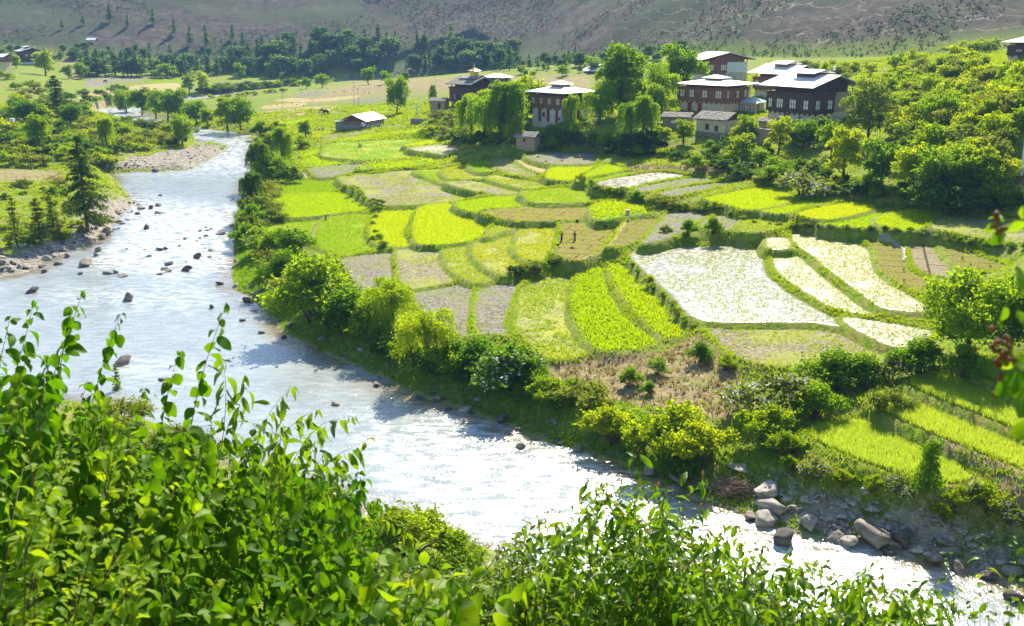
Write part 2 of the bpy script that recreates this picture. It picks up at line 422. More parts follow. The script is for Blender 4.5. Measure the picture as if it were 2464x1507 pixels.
# ------------------------------------------------------------------ fields
FIELDS = [
 ('lime2','A',[(430,690),(640,630),(1090,605),(1170,700),(1190,735),(470,775)],'deep green young rice plot behind the large lime plot by the river trees'),
 ('lime','A',[(470,785),(1190,752),(1290,800),(1450,850),(1540,925),(1560,940),(960,1015),(420,1045),(350,985)],'large bright lime rice plot next to the riverside willows'),
 ('green','A',[(250,1110),(420,1062),(960,1035),(890,1180),(830,1290),(640,1260),(300,1190)],'pale green plot half hidden by the riverside bushes'),
 ('green','A',[(1010,1045),(1500,1010),(1450,1150),(1440,1280),(1560,1400),(1200,1470),(900,1330),(890,1250)],'mid green rice plot where a person stoops at the corner'),
 ('lime','A',[(1650,975),(2100,905),(2040,980),(1960,1090),(1890,1190),(1900,1270),(2030,1360),(1780,1375),(1590,1330),(1520,1230),(1540,1080)],'narrow lime rice plot left of the oval one'),
 ('lime','D',[(1012,500),(1060,487),(1082,492),(1120,520),(1165,545),(1160,570),(1100,585),(1010,588),(995,560),(1000,520)],'oval lime rice plot in the middle of the terraces'),
 ('lime','D',[(1100,489),(1245,469),(1278,494),(1150,512)],'lime strip plot above the oval rice plot'),
 ('weedy','D',[(815,429),(890,420),(1005,410),(1055,440),(1145,472),(1120,482),(932,495),(862,462)],'large grey ploughed plot dotted with green weeds'),
 ('green','2',[(700,1040),(890,1020),(880,1050),(960,1105),(900,1120),(800,1080)],'thin green curved plot beside the large weedy plot'),
 ('weedyg','2',[(910,1020),(1070,988),(1070,1035),(1150,1052),(1230,1080),(1200,1095),(985,1098),(905,1060)],'curved weedy green plot, second in the fan of terraces'),
 ('green','2',[(1090,985),(1240,945),(1260,1000),(1330,1035),(1150,1040)],'crescent shaped green plot in the fan of terraces'),
 ('weedy','2',[(1255,955),(1400,948),(1440,1000),(1560,1055),(1590,1072),(1450,1070),(1300,1020)],'grey weedy plot at the top of the fan of terraces'),
 ('straw','2',[(1425,952),(1520,968),(1650,1030),(1615,1052),(1500,1010)],'small straw coloured plot below the grey mud plot'),
 ('mud','2',[(1500,920),(1600,905),(1980,900),(2000,940),(1960,980),(1700,985),(1560,958)],'grey mud plot with dark heaps below the village trees'),
 ('lime','2',[(1640,1080),(1720,997),(1975,997),(1930,1040),(1830,1100)],'lime rice plot directly below the grey mud plot'),
 ('lime','2',[(1880,1082),(1960,1040),(2050,990),(2140,1000),(2180,1030),(2000,1070)],'lime wedge plot left of the white flooded plot'),
 ('green','2',[(1860,1112),(2010,1088),(2200,1045),(2280,1060),(1990,1115)],'thin green strip between lime wedge and flooded plot'),
 ('weedy','2',[(930,1118),(1090,1103),(1380,1150),(1480,1172),(1430,1195),(1280,1200),(1060,1160)],'pale weedy strip under the fan of terraces'),
 ('weedyg','2',[(1210,1088),(1290,1068),(1400,1088),(1600,1120),(1710,1148),(1500,1162),(1360,1130)],'yellow green weedy strip below the crescent plot'),
 ('green','2',[(1475,1188),(1720,1155),(1850,1168),(2035,1230),(1960,1255),(1580,1263),(1505,1225)],'bright green plot above the seedling bed with crossing furrows'),
 ('nursery','2',[(1185,1322),(1440,1297),(1640,1278),(1885,1268),(1925,1300),(1945,1368),(1800,1383),(1560,1388),(1380,1383)],'brown seedling bed divided by crossing furrows'),
 ('lush','2',[(1965,1320),(2005,1278),(2150,1258),(2300,1290),(2350,1338),(2200,1358),(2015,1383)],'lush green rounded plot under the long bushy bank'),
 ('water','B',[(150,372),(560,290),(800,262),(960,272),(1070,300),(860,348),(560,402),(370,430)],'white shining flooded plot below the village slope'),
 ('mud','B',[(570,425),(860,365),(1200,315),(1390,350),(1100,398),(660,462)],'brown ploughed strip right of the flooded plot'),
 ('mud','B',[(810,470),(1100,412),(1440,367),(1630,380),(1300,438),(980,508)],'second brown ploughed strip, in front of the first one'),
 ('lime','B',[(1305,530),(1580,468),(1870,413),(2050,442),(2205,520),(2080,598),(1740,648),(1560,600)],'lime rice plot with a tree shadow at the foot of the bushes'),
 ('lime','B',[(1890,650),(2150,588),(2320,558),(2464,582),(2300,622),(2150,683),(2000,680)],'small lime plot stepping down from the shadowed one'),
 ('lime','3',[(1035,1265),(1240,1217),(1390,1197),(1500,1220),(1495,1243),(1240,1303)],'wide lime plot, third in the right hand row'),
 ('lime','3',[(1205,1322),(1480,1252),(1640,1242),(1480,1350),(1300,1345)],'lime plot in the front row below the wide one'),
 ('lime','3',[(1545,1290),(1750,1237),(1895,1280),(1770,1373),(1572,1345)],'last lime plot before the stony grey one at right'),
 ('weedy','6',[(1890,100),(1950,40),(2060,15),(2250,50),(2464,110),(2464,200),(2250,180),(2000,130)],'stony grey plot behind the blurred twig'),
 ('mud','B',[(660,980),(865,740),(935,672),(1140,662),(1370,692),(1160,805),(1035,895),(780,975)],'grey cracked mud plot behind the single bushes'),
 ('mud','B',[(1240,808),(1380,722),(1500,702),(1635,770),(1555,848),(1420,858)],'small dark clod plot right of the cracked mud plot'),
 ('weedyg','B',[(1645,858),(1705,742),(1900,722),(2200,752),(2000,848),(1800,876)],'weedy plot behind the hedge of the flooded terraces'),
 ('nursery','E',[(420,335),(1000,325),(1600,345),(1440,570),(1230,800),(1140,920),(720,1110),(270,960),(340,840),(440,650),(480,560)],'seedling bed where two people stand'),
 ('nursery','E',[(1760,330),(1860,275),(2370,292),(2320,420),(2090,640),(1890,755),(1400,845),(1555,650)],'seedling bed right of the muddy channel'),
 ('weedyg','5',[(1205,190),(1255,122),(1380,73),(1415,100),(1395,128),(1300,158)],'small weedy plot at the tip of the oval rice plot'),
 ('weedyg','5',[(1460,142),(1685,98),(1695,170),(1655,290),(1615,348),(1560,388),(1475,340),(1418,280),(1438,200)],'weedy curved plot left of the two people'),
 ('weedyg','5',[(1145,217),(1370,148),(1430,172),(1402,250),(1422,340),(1490,380),(1400,438),(1335,462),(1205,398),(1125,300)],'yellow green weedy crescent, second left of the people'),
 ('weedyg','5',[(918,247),(1105,218),(1095,300),(1172,400),(1282,460),(1180,516),(1065,488),(968,420),(925,340)],'yellow green weedy crescent below the oval rice plot'),
 ('weedy','5',[(585,273),(868,252),(885,340),(925,440),(982,490),(870,526),(622,556),(595,420)],'brown weedy plot with a straight ditch on its left'),
 ('mud','5',[(175,347),(538,303),(528,400),(552,500),(500,555),(300,556),(235,450)],'grey stubble plot behind the dark riverside bush'),
 ('mud','5',[(685,582),(900,553),(1095,525),(1085,700),(1070,830),(1072,895),(960,868),(762,710)],'grey clod plot left of the grassy strip'),
 ('mud','5',[(1185,542),(1390,503),(1436,522),(1376,660),(1336,800),(1366,895),(1300,878),(1165,878),(1138,720)],'narrow grey clod plot right of the grassy strip'),
 ('weedyg','5',[(1475,562),(1600,493),(1805,463),(1775,640),(1795,800),(1912,920),(1972,998),(1800,1052),(1640,1038),(1545,960),(1438,830),(1447,680)],'tall weedy plot curving down to the dry slope'),
 ('potato','5',[(1865,472),(1990,413),(2045,432),(2072,560),(2172,740),(2342,880),(2430,938),(2200,995),(2005,978),(1865,820),(1838,640)],'leafy yellow green crop strip, the wider of the pair'),
 ('potato','D',[(1467,641),(1495,641),(1560,691),(1610,751),(1643,800),(1600,813),(1542,760),(1484,690)],'narrow leafy yellow green strip under the flooded terrace'),
 ('wet','6',[(0,258),(100,238),(500,228),(815,233),(822,380),(950,500),(1122,602),(1232,662),(1362,740),(1100,702),(422,689),(235,520),(3,312)],'largest flooded paddy, glittering white'),
 ('wet2','6',[(852,178),(968,173),(985,238),(865,238)],'tiny flooded paddy at the head of the channel'),
 ('wet2','6',[(888,268),(1000,268),(1112,340),(1192,420),(1322,520),(1520,650),(1490,658),(1235,600),(1010,460),(905,370)],'flooded paddy strip between the two grassy bunds'),
 ('wet2','6',[(1015,148),(1200,148),(1328,158),(1415,212),(1502,272),(1512,370),(1612,460),(1850,600),(1795,638),(1565,608),(1405,500),(1238,370),(1128,280),(1025,210)],'flooded paddy with weeds, widest of the striped ones'),
 ('nursery','6',[(1378,143),(1540,148),(1692,220),(1702,320),(1752,390),(1922,460),(1856,528),(1705,470),(1568,380),(1538,270),(1468,190)],'seedling bed curving beside the water channel'),
 ('bare','6',[(1625,173),(1895,208),(1952,300),(2032,380),(1996,448),(1905,420),(1788,350),(1748,240)],'bare tan plot behind the curved seedling bed'),
 ('nursery','6',[(1938,214),(2080,263),(2322,345),(2200,378),(2075,368),(1998,300)],'brown seedling bed furthest right under the hedge'),
 ('weedy','6',[(445,708),(1000,718),(1362,768),(1492,803),(1640,900),(1600,932),(1300,957),(1000,976),(765,957),(608,878),(497,770)],'half drained paddy in front of the largest flooded one'),
 ('wet2','6',[(1345,673),(1850,755),(1850,798),(1680,866),(1396,740)],'flooded paddy next to the big round tree'),
 ('wet2','6',[(1562,652),(1830,668),(1848,698),(1602,666)],'thin flooded sliver beside the big round tree'),
 ('crop','D',[(1955,1035),(2060,1020),(2150,1050),(2250,1090),(2330,1158),(2230,1160),(2090,1116),(1970,1065)],'tall grain plot nearest the boulder shore'),
 ('crop','D',[(2092,957),(2180,947),(2260,987),(2380,1045),(2520,1115),(2520,1150),(2330,1080),(2152,1003)],'long tall grain strip in the middle of three'),
 ('crop','D',[(2198,917),(2290,902),(2380,942),(2520,1020),(2520,1062),(2330,988),(2213,940)],'tall grain strip behind the long one'),
 ('crop','D',[(2322,882),(2400,867),(2500,882),(2500,955),(2402,920)],'tall grain plot at the back under the big tree'),
 ('mud','A',[(865,472),(1455,428),(1382,462),(1392,512),(962,582)],'brown harrowed plot behind the deep green rice'),
 ('straw','A',[(640,542),(800,518),(828,560),(895,580),(642,608)],'small straw plot beside the riverside willows'),
 ('lush','A',[(1395,462),(1600,414),(2000,403),(2260,345),(2390,372),(2100,456),(1455,496)],'vegetable garden strip above the large weedy plot'),
 ('lush','A',[(745,420),(832,353),(1300,373),(1450,392),(1200,428),(855,468)],'green garden plot behind the harrowed brown plot'),
 ('pasture','A',[(985,270),(1062,193),(1400,173),(1800,148),(2110,153),(1945,230),(2190,310),(1950,367),(1500,387),(1005,342)],'wide pasture with one grazing cow'),
 ('lime','A',[(748,345),(862,272),(962,268),(966,318)],'small yellow mustard plot left of the pasture'),
 ('lime','A',[(1905,225),(2200,158),(2385,187),(2200,208)],'lime wedge plot right of the pasture'),
 ('wet2','2',[(655,872),(920,843),(1005,862),(1005,908),(880,913)],'stony wet plot right of the pasture'),
 ('weedy','A',[(990,110),(1300,63),(1550,43),(1495,85),(1052,156)],'pale plot just below the long low shed'),
 ('potato','A',[(1050,178),(1600,84),(1875,54),(1895,108),(1500,146)],'leafy vegetable plot between pasture and shed'),
 ('lime','A',[(1915,108),(1952,38),(2086,42),(2086,108)],'small round yellow plot at the foot of the hedge'),
 ('lime','F',[(225,808),(600,752),(1170,714),(1000,800),(900,895),(600,878)],'lime plot behind the leafy tree near the shed'),
 ('lime','F',[(335,932),(575,928),(592,998),(450,998)],'tiny lime plot between the riverside bushes'),
 ('green','F',[(1115,862),(1415,745),(1420,898),(1200,908)],'pale green plot left of the long low shed'),
 ('lime','F',[(925,992),(1235,988),(1100,1038),(925,1105)],'lime triangle where people work by the hedge'),
 ('lime','F',[(1770,542),(2275,494),(2285,608),(1855,618)],'lime plot behind the long low shed'),
 ('straw','F',[(0,662),(800,645),(1100,675),(700,737),(200,767),(0,787)],'tan stubble strip with the wire fence in front'),
 ('straw','F',[(0,622),(400,565),(1000,515),(1550,513),(1250,635),(700,632),(350,625)],'tan stubble field with cattle'),
 ('straw','F',[(0,505),(450,455),(790,453),(700,508),(350,547),(0,565)],'tan stubble field behind the one with cattle'),
 ('straw','F',[(210,402),(520,355),(840,382),(790,436),(355,427)],'tan stubble field beyond the far pole'),
 ('straw','F',[(850,422),(905,385),(1500,335),(1790,315),(1650,368),(1100,427)],'long tan stubble strip across the far flats'),
 ('mud','F',[(565,312),(765,235),(1170,224),(1145,288),(900,318)],'grey harvested field on the far flats'),
 ('mud','F',[(1710,373),(2255,345),(2255,398),(1900,437),(1610,437)],'brown harvested field left of the dark willow'),
 ('mud','1',[(622,566),(760,545),(1035,545),(998,580),(800,592),(612,630)],'grey field across the far river'),
 ('green','1',[(1045,592),(1180,563),(1285,572),(1275,590)],'small green patch across the far river'),
 ('straw','1',[(545,692),(900,624),(1245,594),(1275,638),(800,702)],'pale field by the far river bend'),
]
fields = []
for ty, code, pts, lab in FIELDS:
    px = fr(code, pts)
    P = np.array([G0(u, v) for u, v in px])
    L = float(np.mean(P[:, 2]))
    far = float(np.mean(P[:, 1])) > 300
    Q = [p[:2] for p in P] if far else [Wz(u, v, L)[:2] for u, v in px]
    Q = np.array(catmull(Q, 4))
    ctr = Q.mean(0); Q = Q + (Q - ctr) / (np.linalg.norm(Q - ctr, axis=1)[:, None] + 1e-6) * (0.12 + 0.0006 * np.mean(Q[:, 1]))
    fields.append(dict(t=ty, p=Q, L=L, lab=lab, d=float(np.mean(Q[:, 1])), far=far))
Hg = S0.copy()
best = np.full(Hg.shape, 1e3); env = np.full(Hg.shape, -1e3); ws = np.zeros(Hg.shape); wl = np.zeros(Hg.shape)
for f in fields:
    if f['far']: continue
    Q = f['p']; m = 3.5
    i0, i1 = np.searchsorted(gx, [Q[:, 0].min() - m, Q[:, 0].max() + m]); j0, j1 = np.searchsorted(gy, [Q[:, 1].min() - m, Q[:, 1].max() + m])
    sl = (slice(j0, j1), slice(i0, i1))
    s = sdist(GX[sl], GY[sl], Q)
    w = np.where(s < 3, 1 / (np.maximum(s, 0) + 0.15) ** 3, 0)
    w = np.where(s < -0.4, w * 20, w)
    e_ = np.where(s < .62, f['L'] - .14 * smooth(-s / .4) + .20 * np.exp(-((s - .40) / .28) ** 2), f['L'] + .06 - (s - .62) * 2.0)
    env[sl] = np.maximum(env[sl], np.where(s < 3, e_, -1e3))
    ws[sl] += w; wl[sl] += w * f['L']; best[sl] = np.minimum(best[sl], s)
mk = best < 3
Lb = np.where(mk, wl / np.maximum(ws, 1e-9), S0)
wob = 0.75 + 0.6 * fbm(GX * 0.5, GY * 0.5, 2)
bund = 0.22 * wob * np.exp(-((best - 0.5) / 0.36) ** 2)
scale_far = np.clip(GY / 200, 1, 1.6)
Hg = np.where(mk, Lb * (1 - smooth(best / 3)) + S0 * smooth(best / 3) + bund - 0.14 * smooth(-best / 0.4), S0 + (fbm(GX * .8, GY * .8, 2) - .5) * 0.25 * smooth(RS / 3))
Hg = np.maximum(Hg, np.minimum(env, Hg + 3))
H = sampler(Hg); G = marcher(H)
HU, HV = project(np.stack([GX, GY, Hg], -1))
fieldmask = sampler(np.where(mk, best, 3.0))
def zone(polys, soft=10):
    z = np.zeros(Hg.shape)
    for p in polys:
        p = np.array(p, float)
        z = np.maximum(z, smooth(0.5 - sdist(HU.ravel(), HV.ravel(), p).reshape(Hg.shape) / (2 * soft)))
    return z
# ------------------------------------------------------------------ ground sheet
vis = (HU > -400) & (HU < 2900) & (HV > -300) & (HV < 1900)
zg = smooth((5.0 - RS) / 5.0) * smooth((fbm(GX * .25, GY * .25, 3) - .36) / .12) * (RS > -50) * (GX < 200)
left_bar = zone([[(255, 412), (300, 380), (400, 360), (480, 345), (555, 352), (520, 380), (460, 412)], [(200, 470), (330, 480), (320, 520), (270, 560), (180, 610), (60, 668), (-60, 690), (-60, 640), (60, 600), (170, 570)]], 14)
shore = zone([[(1700, 1170), (1850, 1130), (2000, 1190), (2200, 1210), (2480, 1270), (2600, 1450), (2380, 1400), (2050, 1310), (1800, 1250)]], 25)
zg = np.clip(np.maximum(zg * np.where(HU < 560, .8, .35), np.maximum(left_bar, shore * (.25 + .75 * smooth((fbm(GX * .5 + 2, GY * .5, 3) - .46) / .1)))), 0, 1)
dry = zone([[(1310, 880), (1440, 850), (1600, 850), (1690, 800), (1760, 870), (1800, 950), (1760, 1010), (1600, 1000), (1450, 960), (1330, 930)],
            [(-50, 405), (140, 412), (150, 432), (-50, 440)], [(150, 140), (200, 150), (210, 185), (160, 190)], [(1480, 400), (1620, 400), (1640, 420), (1500, 418)],
            [(1640, 390), (1780, 400), (1780, 425), (1640, 412)], [(2330, 420), (2480, 410), (2480, 480), (2380, 470)], [(2220, 1010), (2480, 1100), (2480, 1160), (2260, 1080)], [(2250, 1150), (2480, 1140), (2480, 1260), (2200, 1220)],
            [(900, 190), (1420, 182), (1420, 215), (1200, 215), (900, 230), (760, 250), (700, 235)]], 12)
hillz = smooth((GY - toe(GX)) / 30)
m_ = np.stack([zg, dry, hillz, np.ones_like(zg)], -1).astype(np.float32)
ny, nx = GX.shape
ii = np.arange(ny * nx).reshape(ny, nx)
quads = np.stack([ii[:-1, :-1], ii[:-1, 1:], ii[1:, 1:], ii[1:, :-1]], -1).reshape(-1, 4)
gm = mesh_np('ground', np.stack([GX, GY, Hg], -1).reshape(-1, 3), [quads], True)
ca = gm.color_attributes.new('zone', 'FLOAT_COLOR', 'POINT'); ca.data.foreach_set('color', m_.ravel())

m, nt, out = nodes('ground')
at = N(nt, 'ShaderNodeVertexColor', layer_name='zone'); sep = N(nt, 'ShaderNodeSeparateColor'); nt.links.new(at.outputs[0], sep.inputs[0])
n1 = noise(nt, 0.35, 5, .6); n2 = noise(nt, 3.0, 4, .65); n3 = noise(nt, 0.06, 3, .5)
n0 = noise(nt, 1.1, 6, .72)
grass = ramp(nt, n0, [(0.32, (0.05, 0.11, 0.004)), (0.5, (0.14, 0.23, 0.008)), (0.68, (0.30, 0.38, 0.015))])
grass = mixc(nt, ramp(nt, n1, [(0.42, 0.0), (0.62, 1.0)]), grass, (0.22, 0.23, 0.05))
dryc = ramp(nt, n0, [(0.35, (0.13, 0.095, 0.045)), (0.65, (0.42, 0.34, 0.18))])
dryc = mixc(nt, ramp(nt, n1, [(0.5, 0.0), (0.62, 0.7)]), dryc, (0.20, 0.24, 0.05))
vo = N(nt, 'ShaderNodeTexVoronoi', ins={'Scale': 1.6}); nt.links.new(N(nt, 'ShaderNodeNewGeometry').outputs['Position'], vo.inputs['Vector'])
grav = ramp(nt, n0, [(0.34, (0.10, 0.078, 0.055)), (0.52, (0.22, 0.20, 0.165)), (0.7, (0.44, 0.42, 0.37))])
sv = N(nt, 'ShaderNodeSeparateColor'); nt.links.new(vo.outputs['Color'], sv.inputs[0])
grav = mixc(nt, 0.5, grav, ramp(nt, sv.outputs[0], [(0.0, (0.12, 0.10, 0.08)), (1.0, (0.52, 0.47, 0.40))]))
hn = noise(nt, 0.2, 7, .72); hn2 = noise(nt, 0.018, 4, .6)
hillc = ramp(nt, hn, [(0.34, (0.028, 0.042, 0.028)), (0.47, (0.066, 0.058, 0.046)), (0.62, (0.125, 0.094, 0.072)), (0.78, (0.20, 0.155, 0.11))])
hillc = mixc(nt, ramp(nt, hn2, [(0.45, 0.0), (0.62, 0.75)]), hillc, (0.06, 0.085, 0.035))
pos = N(nt, 'ShaderNodeNewGeometry').outputs['Position']; sx = N(nt, 'ShaderNodeSeparateXYZ'); nt.links.new(pos, sx.inputs[0])
wv = math_(nt, 'FRACT', math_(nt, 'MULTIPLY', math_(nt, 'ADD', sx.outputs[2], math_(nt, 'MULTIPLY', n3, 14.0)), 0.19))
line = math_(nt, 'MULTIPLY', math_(nt, 'MULTIPLY', math_(nt, 'LESS_THAN', wv, 0.07), ramp(nt, n1, [(0.38, 0.0), (0.5, 1.0)])), ramp(nt, math_(nt, 'MULTIPLY', sx.outputs[0], 0.004), [(0.1, 0.15), (0.35, 0.9)]))
foot = ramp(nt, math_(nt, 'ADD', math_(nt, 'MULTIPLY', sx.outputs[2], 0.02), math_(nt, 'MULTIPLY', n3, 0.5)), [(0.50, 1.0), (0.78, 0.0)])
hillc = mixc(nt, math_(nt, 'MULTIPLY', foot, .8), hillc, mixc(nt, hn, (0.03, 0.065, 0.03), (0.12, 0.17, 0.06)))
hillc = mixc(nt, math_(nt, 'MULTIPLY', line, .85), hillc, (0.30, 0.25, 0.18))
c = mixc(nt, sep.outputs[1], grass, dryc)
c = mixc(nt, sep.outputs[0], c, grav)
c = mixc(nt, sep.outputs[2], c, hillc)
bsdf(nt, out, c, 0.95, bump(nt, math_(nt, 'ADD', n2, n0), 0.9, 0.2), 0.1)
ground = tag(obj('ground', gm, m), 'grassy valley floor with terraced banks and a brown scrubby far hillside', kind='structure')

# ------------------------------------------------------------------ river
m, nt, out = nodes('river')
at = N(nt, 'ShaderNodeVertexColor', layer_name='flow'); sep = N(nt, 'ShaderNodeSeparateColor'); nt.links.new(at.outputs[0], sep.inputs[0])
w1 = noise(nt, 0.7, 5, .6, None, (0.8, 0.6, 1)); w2 = noise(nt, 3.4, 3, .6, None, (1.0, 0.6, 1)); w3 = noise(nt, 0.16, 3, .55)
fo = noise(nt, 0.75, 6, .72, None, (0.5, 1.35, 1))
foam = math_(nt, 'MULTIPLY', ramp(nt, fo, [(0.44, 0.0), (0.60, 1.0)]), sep.outputs[0])  # white of rapids foam, and of sun glitter painted into the near reach
deep = mixc(nt, w3, (0.19, 0.225, 0.23), (0.34, 0.375, 0.375))
colr = mixc(nt, sep.outputs[1], deep, mixc(nt, w1, (0.10, 0.07, 0.025), (0.26, 0.20, 0.09)))
colr = mixc(nt, foam, colr, (0.80, 0.83, 0.84))
ht = math_(nt, 'ADD', math_(nt, 'MULTIPLY', w1, 1.0), math_(nt, 'MULTIPLY', w2, 0.45))
rough = math_(nt, 'ADD', 0.07, math_(nt, 'MULTIPLY', foam, 0.5))
p = bsdf(nt, out, colr, rough, bump(nt, ht, 0.85, 0.18), 0.8); p.inputs['IOR'].default_value = 1.5
MRIV = m
def water_sheet(name, poly, step, z, material, label, extra=1.2):
    P = np.array(poly); x0, y0 = P.min(0) - 2; x1, y1 = P.max(0) + 2
    x0 = max(x0, -170); x1 = min(x1, 120); y0 = max(y0, 25)
    if name == 'far': x0, x1 = P[:, 0].min() - 2, P[:, 0].max() + 2
    xs = np.arange(x0, x1, step); ys = np.arange(y0, y1, step)
    X, Y = np.meshgrid(xs, ys); s = sdist(X, Y, poly)
    keep = s < extra
    U_, V_ = project(np.stack([X, Y, 0 * X], -1))
    rap_glint = np.zeros(X.shape)
    for pp, a in (([(300, 470), (560, 500), (560, 650), (420, 670), (200, 640), (300, 560)], 1.0), ([(280, 405), (600, 330), (600, 420), (420, 420)], .8), ([(470, 310), (610, 318), (600, 370), (540, 350)], 1.0),
                  ([(820, 1010), (1220, 1000), (1480, 1110), (1700, 1200), (1500, 1300), (1100, 1300), (900, 1160)], .55), ([(60, 690), (480, 670), (560, 720), (460, 760), (120, 740)], .5),  # first outline: sun glitter, painted on as white water colour
                  ([(1700, 1240), (2100, 1330), (2300, 1420), (2200, 1500), (1700, 1330)], .8), ([(260, 850), (480, 860), (520, 930), (300, 930)], .45)):
        rap_glint = np.maximum(rap_glint, a * smooth(.5 - sdist(U_.ravel(), V_.ravel(), pp).reshape(X.shape) / 90))
    rap_glint = np.maximum(rap_glint, 0.16)
    if name == 'far': rap_glint[:] = 0.75
    shal = np.clip(smooth((s + 4.5) / 4.5), 0, 1) * smooth((fbm(X * .15 + 5, Y * .15, 2) - .3) / .2)
    Z = z + (fbm(X * 0.55, Y * 0.4, 3) - .5) * (0.10 + 0.45 * rap_glint) * smooth(-s / 2.5)
    used = np.zeros(X.shape, bool)
    kq = keep[:-1, :-1] | keep[1:, 1:] | keep[1:, :-1] | keep[:-1, 1:]
    id_ = np.arange(X.size).reshape(X.shape)
    q = np.stack([id_[:-1, :-1], id_[:-1, 1:], id_[1:, 1:], id_[1:, :-1]], -1)[kq]
    u_, inv = np.unique(q.ravel(), return_inverse=True)
    V3 = np.stack([X, Y, Z], -1).reshape(-1, 3)[u_]
    me = mesh_np('river', V3, [inv.reshape(-1, 4)], True)
    ca = me.color_attributes.new('flow', 'FLOAT_COLOR', 'POINT')
    ca.data.foreach_set('color', np.stack([rap_glint, shal, 0 * rap_glint, 1 + 0 * rap_glint], -1).reshape(-1, 4)[u_].astype(np.float32).ravel())
    return tag(obj('river', me, material), label, kind='structure')
water_sheet('near', river_poly, 0.75, 0.0, MRIV, 'pale shining river running over boulders past the terraces')
water_sheet('far', [tuple(p) for p in far_poly], 2.0, 0.03, MRIV, 'distant bend of the river across the far flats')

# ------------------------------------------------------------------ field surfaces
def field_mat(name, c0, c1, sc, stops, rough=.9, bs=.7, bd=.1, fur=None, patch=None, water=False, wetk=(.50, .62)):
    m, nt, out = nodes(name)
    n = noise(nt, sc, 5, .68); big = noise(nt, 0.16, 3, .55)
    col = ramp(nt, n, [(stops[0], c0), (stops[1], c1)])
    if patch: col = mixc(nt, ramp(nt, big, [(0.46, 0.0), (0.60, patch[1])]), col, patch[0])
    h = n
    if fur:
        br = N(nt, 'ShaderNodeTexBrick'); br.offset = 0.42; br.squash = 1.0
        mp = N(nt, 'ShaderNodeMapping'); mp.inputs['Rotation'].default_value = (0, 0, fur); nt.links.new(N(nt, 'ShaderNodeNewGeometry').outputs['Position'], mp.inputs[0])
        nt.links.new(mp.outputs[0], br.inputs['Vector'])
        for k, v in (('Scale', 0.16), ('Mortar Size', 0.028), ('Mortar Smooth', 0.4), ('Brick Width', 1.2), ('Row Height', 0.55)): br.inputs[k].default_value = v
        br.inputs['Color1'].default_value = br.inputs['Color2'].default_value = (1, 1, 1, 1); br.inputs['Mortar'].default_value = (0.3, 0.26, 0.22, 1)
        col = mixc(nt, 1.0, col, br.outputs['Color'], 'MULTIPLY')
        h = math_(nt, 'ADD', n, math_(nt, 'MULTIPLY', br.outputs['Fac'], -1.5))
    if water:
        n4 = noise(nt, 1.3, 5, .7); wet = ramp(nt, n4, [(wetk[0], 1.0), (wetk[1], 0.0)])
        ro = math_(nt, 'ADD', 0.85, math_(nt, 'MULTIPLY', wet, -0.70))
        p = bsdf(nt, out, col, ro, bump(nt, math_(nt, 'ADD', math_(nt, 'MULTIPLY', n4, 1.0), math_(nt, 'MULTIPLY', noise(nt, 5.0, 3, .6), .5)), 0.5, 0.10), 0.55); p.inputs['IOR'].default_value = 1.36
    else:
        bsdf(nt, out, col, rough, bump(nt, h, bs, bd), 0.04)
    return m
FM = {
 'lime': field_mat('young_rice', (0.27, 0.37, 0.001), (0.43, 0.52, 0.001), 1.2, (.3, .7)),
 'lime2': field_mat('deep_green_rice', (0.16, 0.28, 0.001), (0.27, 0.41, 0.001), 1.2, (.3, .7)),
 'green': field_mat('green_crop', (0.14, 0.24, 0.008), (0.26, 0.37, 0.012), 1.0, (.3, .7), patch=((0.36, 0.34, 0.04), .6)),
 'pasture': field_mat('pasture', (0.13, 0.25, 0.02), (0.24, 0.36, 0.025), .8, (.3, .7), patch=((0.40, 0.36, 0.08), .8)),
 'lush': field_mat('lush_crop', (0.07, 0.16, 0.02), (0.20, 0.36, 0.02), 1.6, (.35, .65)),
 'potato': field_mat('leafy_crop', (0.12, 0.19, 0.02), (0.32, 0.40, 0.03), 1.8, (.35, .65)),
 'mud': field_mat('clod_mud', (0.09, 0.085, 0.07), (0.33, 0.31, 0.255), 2.6, (.36, .62), bs=1.0, bd=.22, patch=((0.24, 0.25, 0.10), .55)),
 'weedy': field_mat('weedy_mud', (0.11, 0.10, 0.065), (0.36, 0.33, 0.21), 2.2, (.36, .62), bs=1.0, bd=.2, patch=((0.30, 0.33, 0.07), .8)),
 'weedyg': field_mat('weedy_green', (0.16, 0.17, 0.06), (0.38, 0.40, 0.12), 2.2, (.34, .62), bs=.9, bd=.15, patch=((0.34, 0.36, 0.04), .8)),
 'nursery': field_mat('seedling_bed', (0.13, 0.10, 0.045), (0.29, 0.24, 0.10), 2.8, (.35, .65), fur=0.35),
 'straw': field_mat('stubble', (0.27, 0.20, 0.10), (0.50, 0.40, 0.22), 0.8, (.3, .7), patch=((0.34, 0.33, 0.10), .7)),
 'water': field_mat('flooded', (0.22, 0.20, 0.15), (0.30, 0.28, 0.22), 1.0, (.3, .7), water=True),
 'wet': field_mat('flooded_mud', (0.17, 0.16, 0.11), (0.34, 0.33, 0.26), 2.2, (.35, .65), water=True, wetk=(.54, .66)),
 'wet2': field_mat('half_flooded_mud', (0.20, 0.18, 0.10), (0.38, 0.36, 0.24), 2.2, (.35, .65), water=True, wetk=(.44, .56)),
 'bare': field_mat('bare_soil', (0.17, 0.145, 0.085), (0.30, 0.26, 0.165), 2.2, (.35, .65), fur=1.9),
 'crop': field_mat('grain_floor', (0.16, 0.26, 0.03), (0.26, 0.38, 0.05), 2.0, (.3, .7)),
}
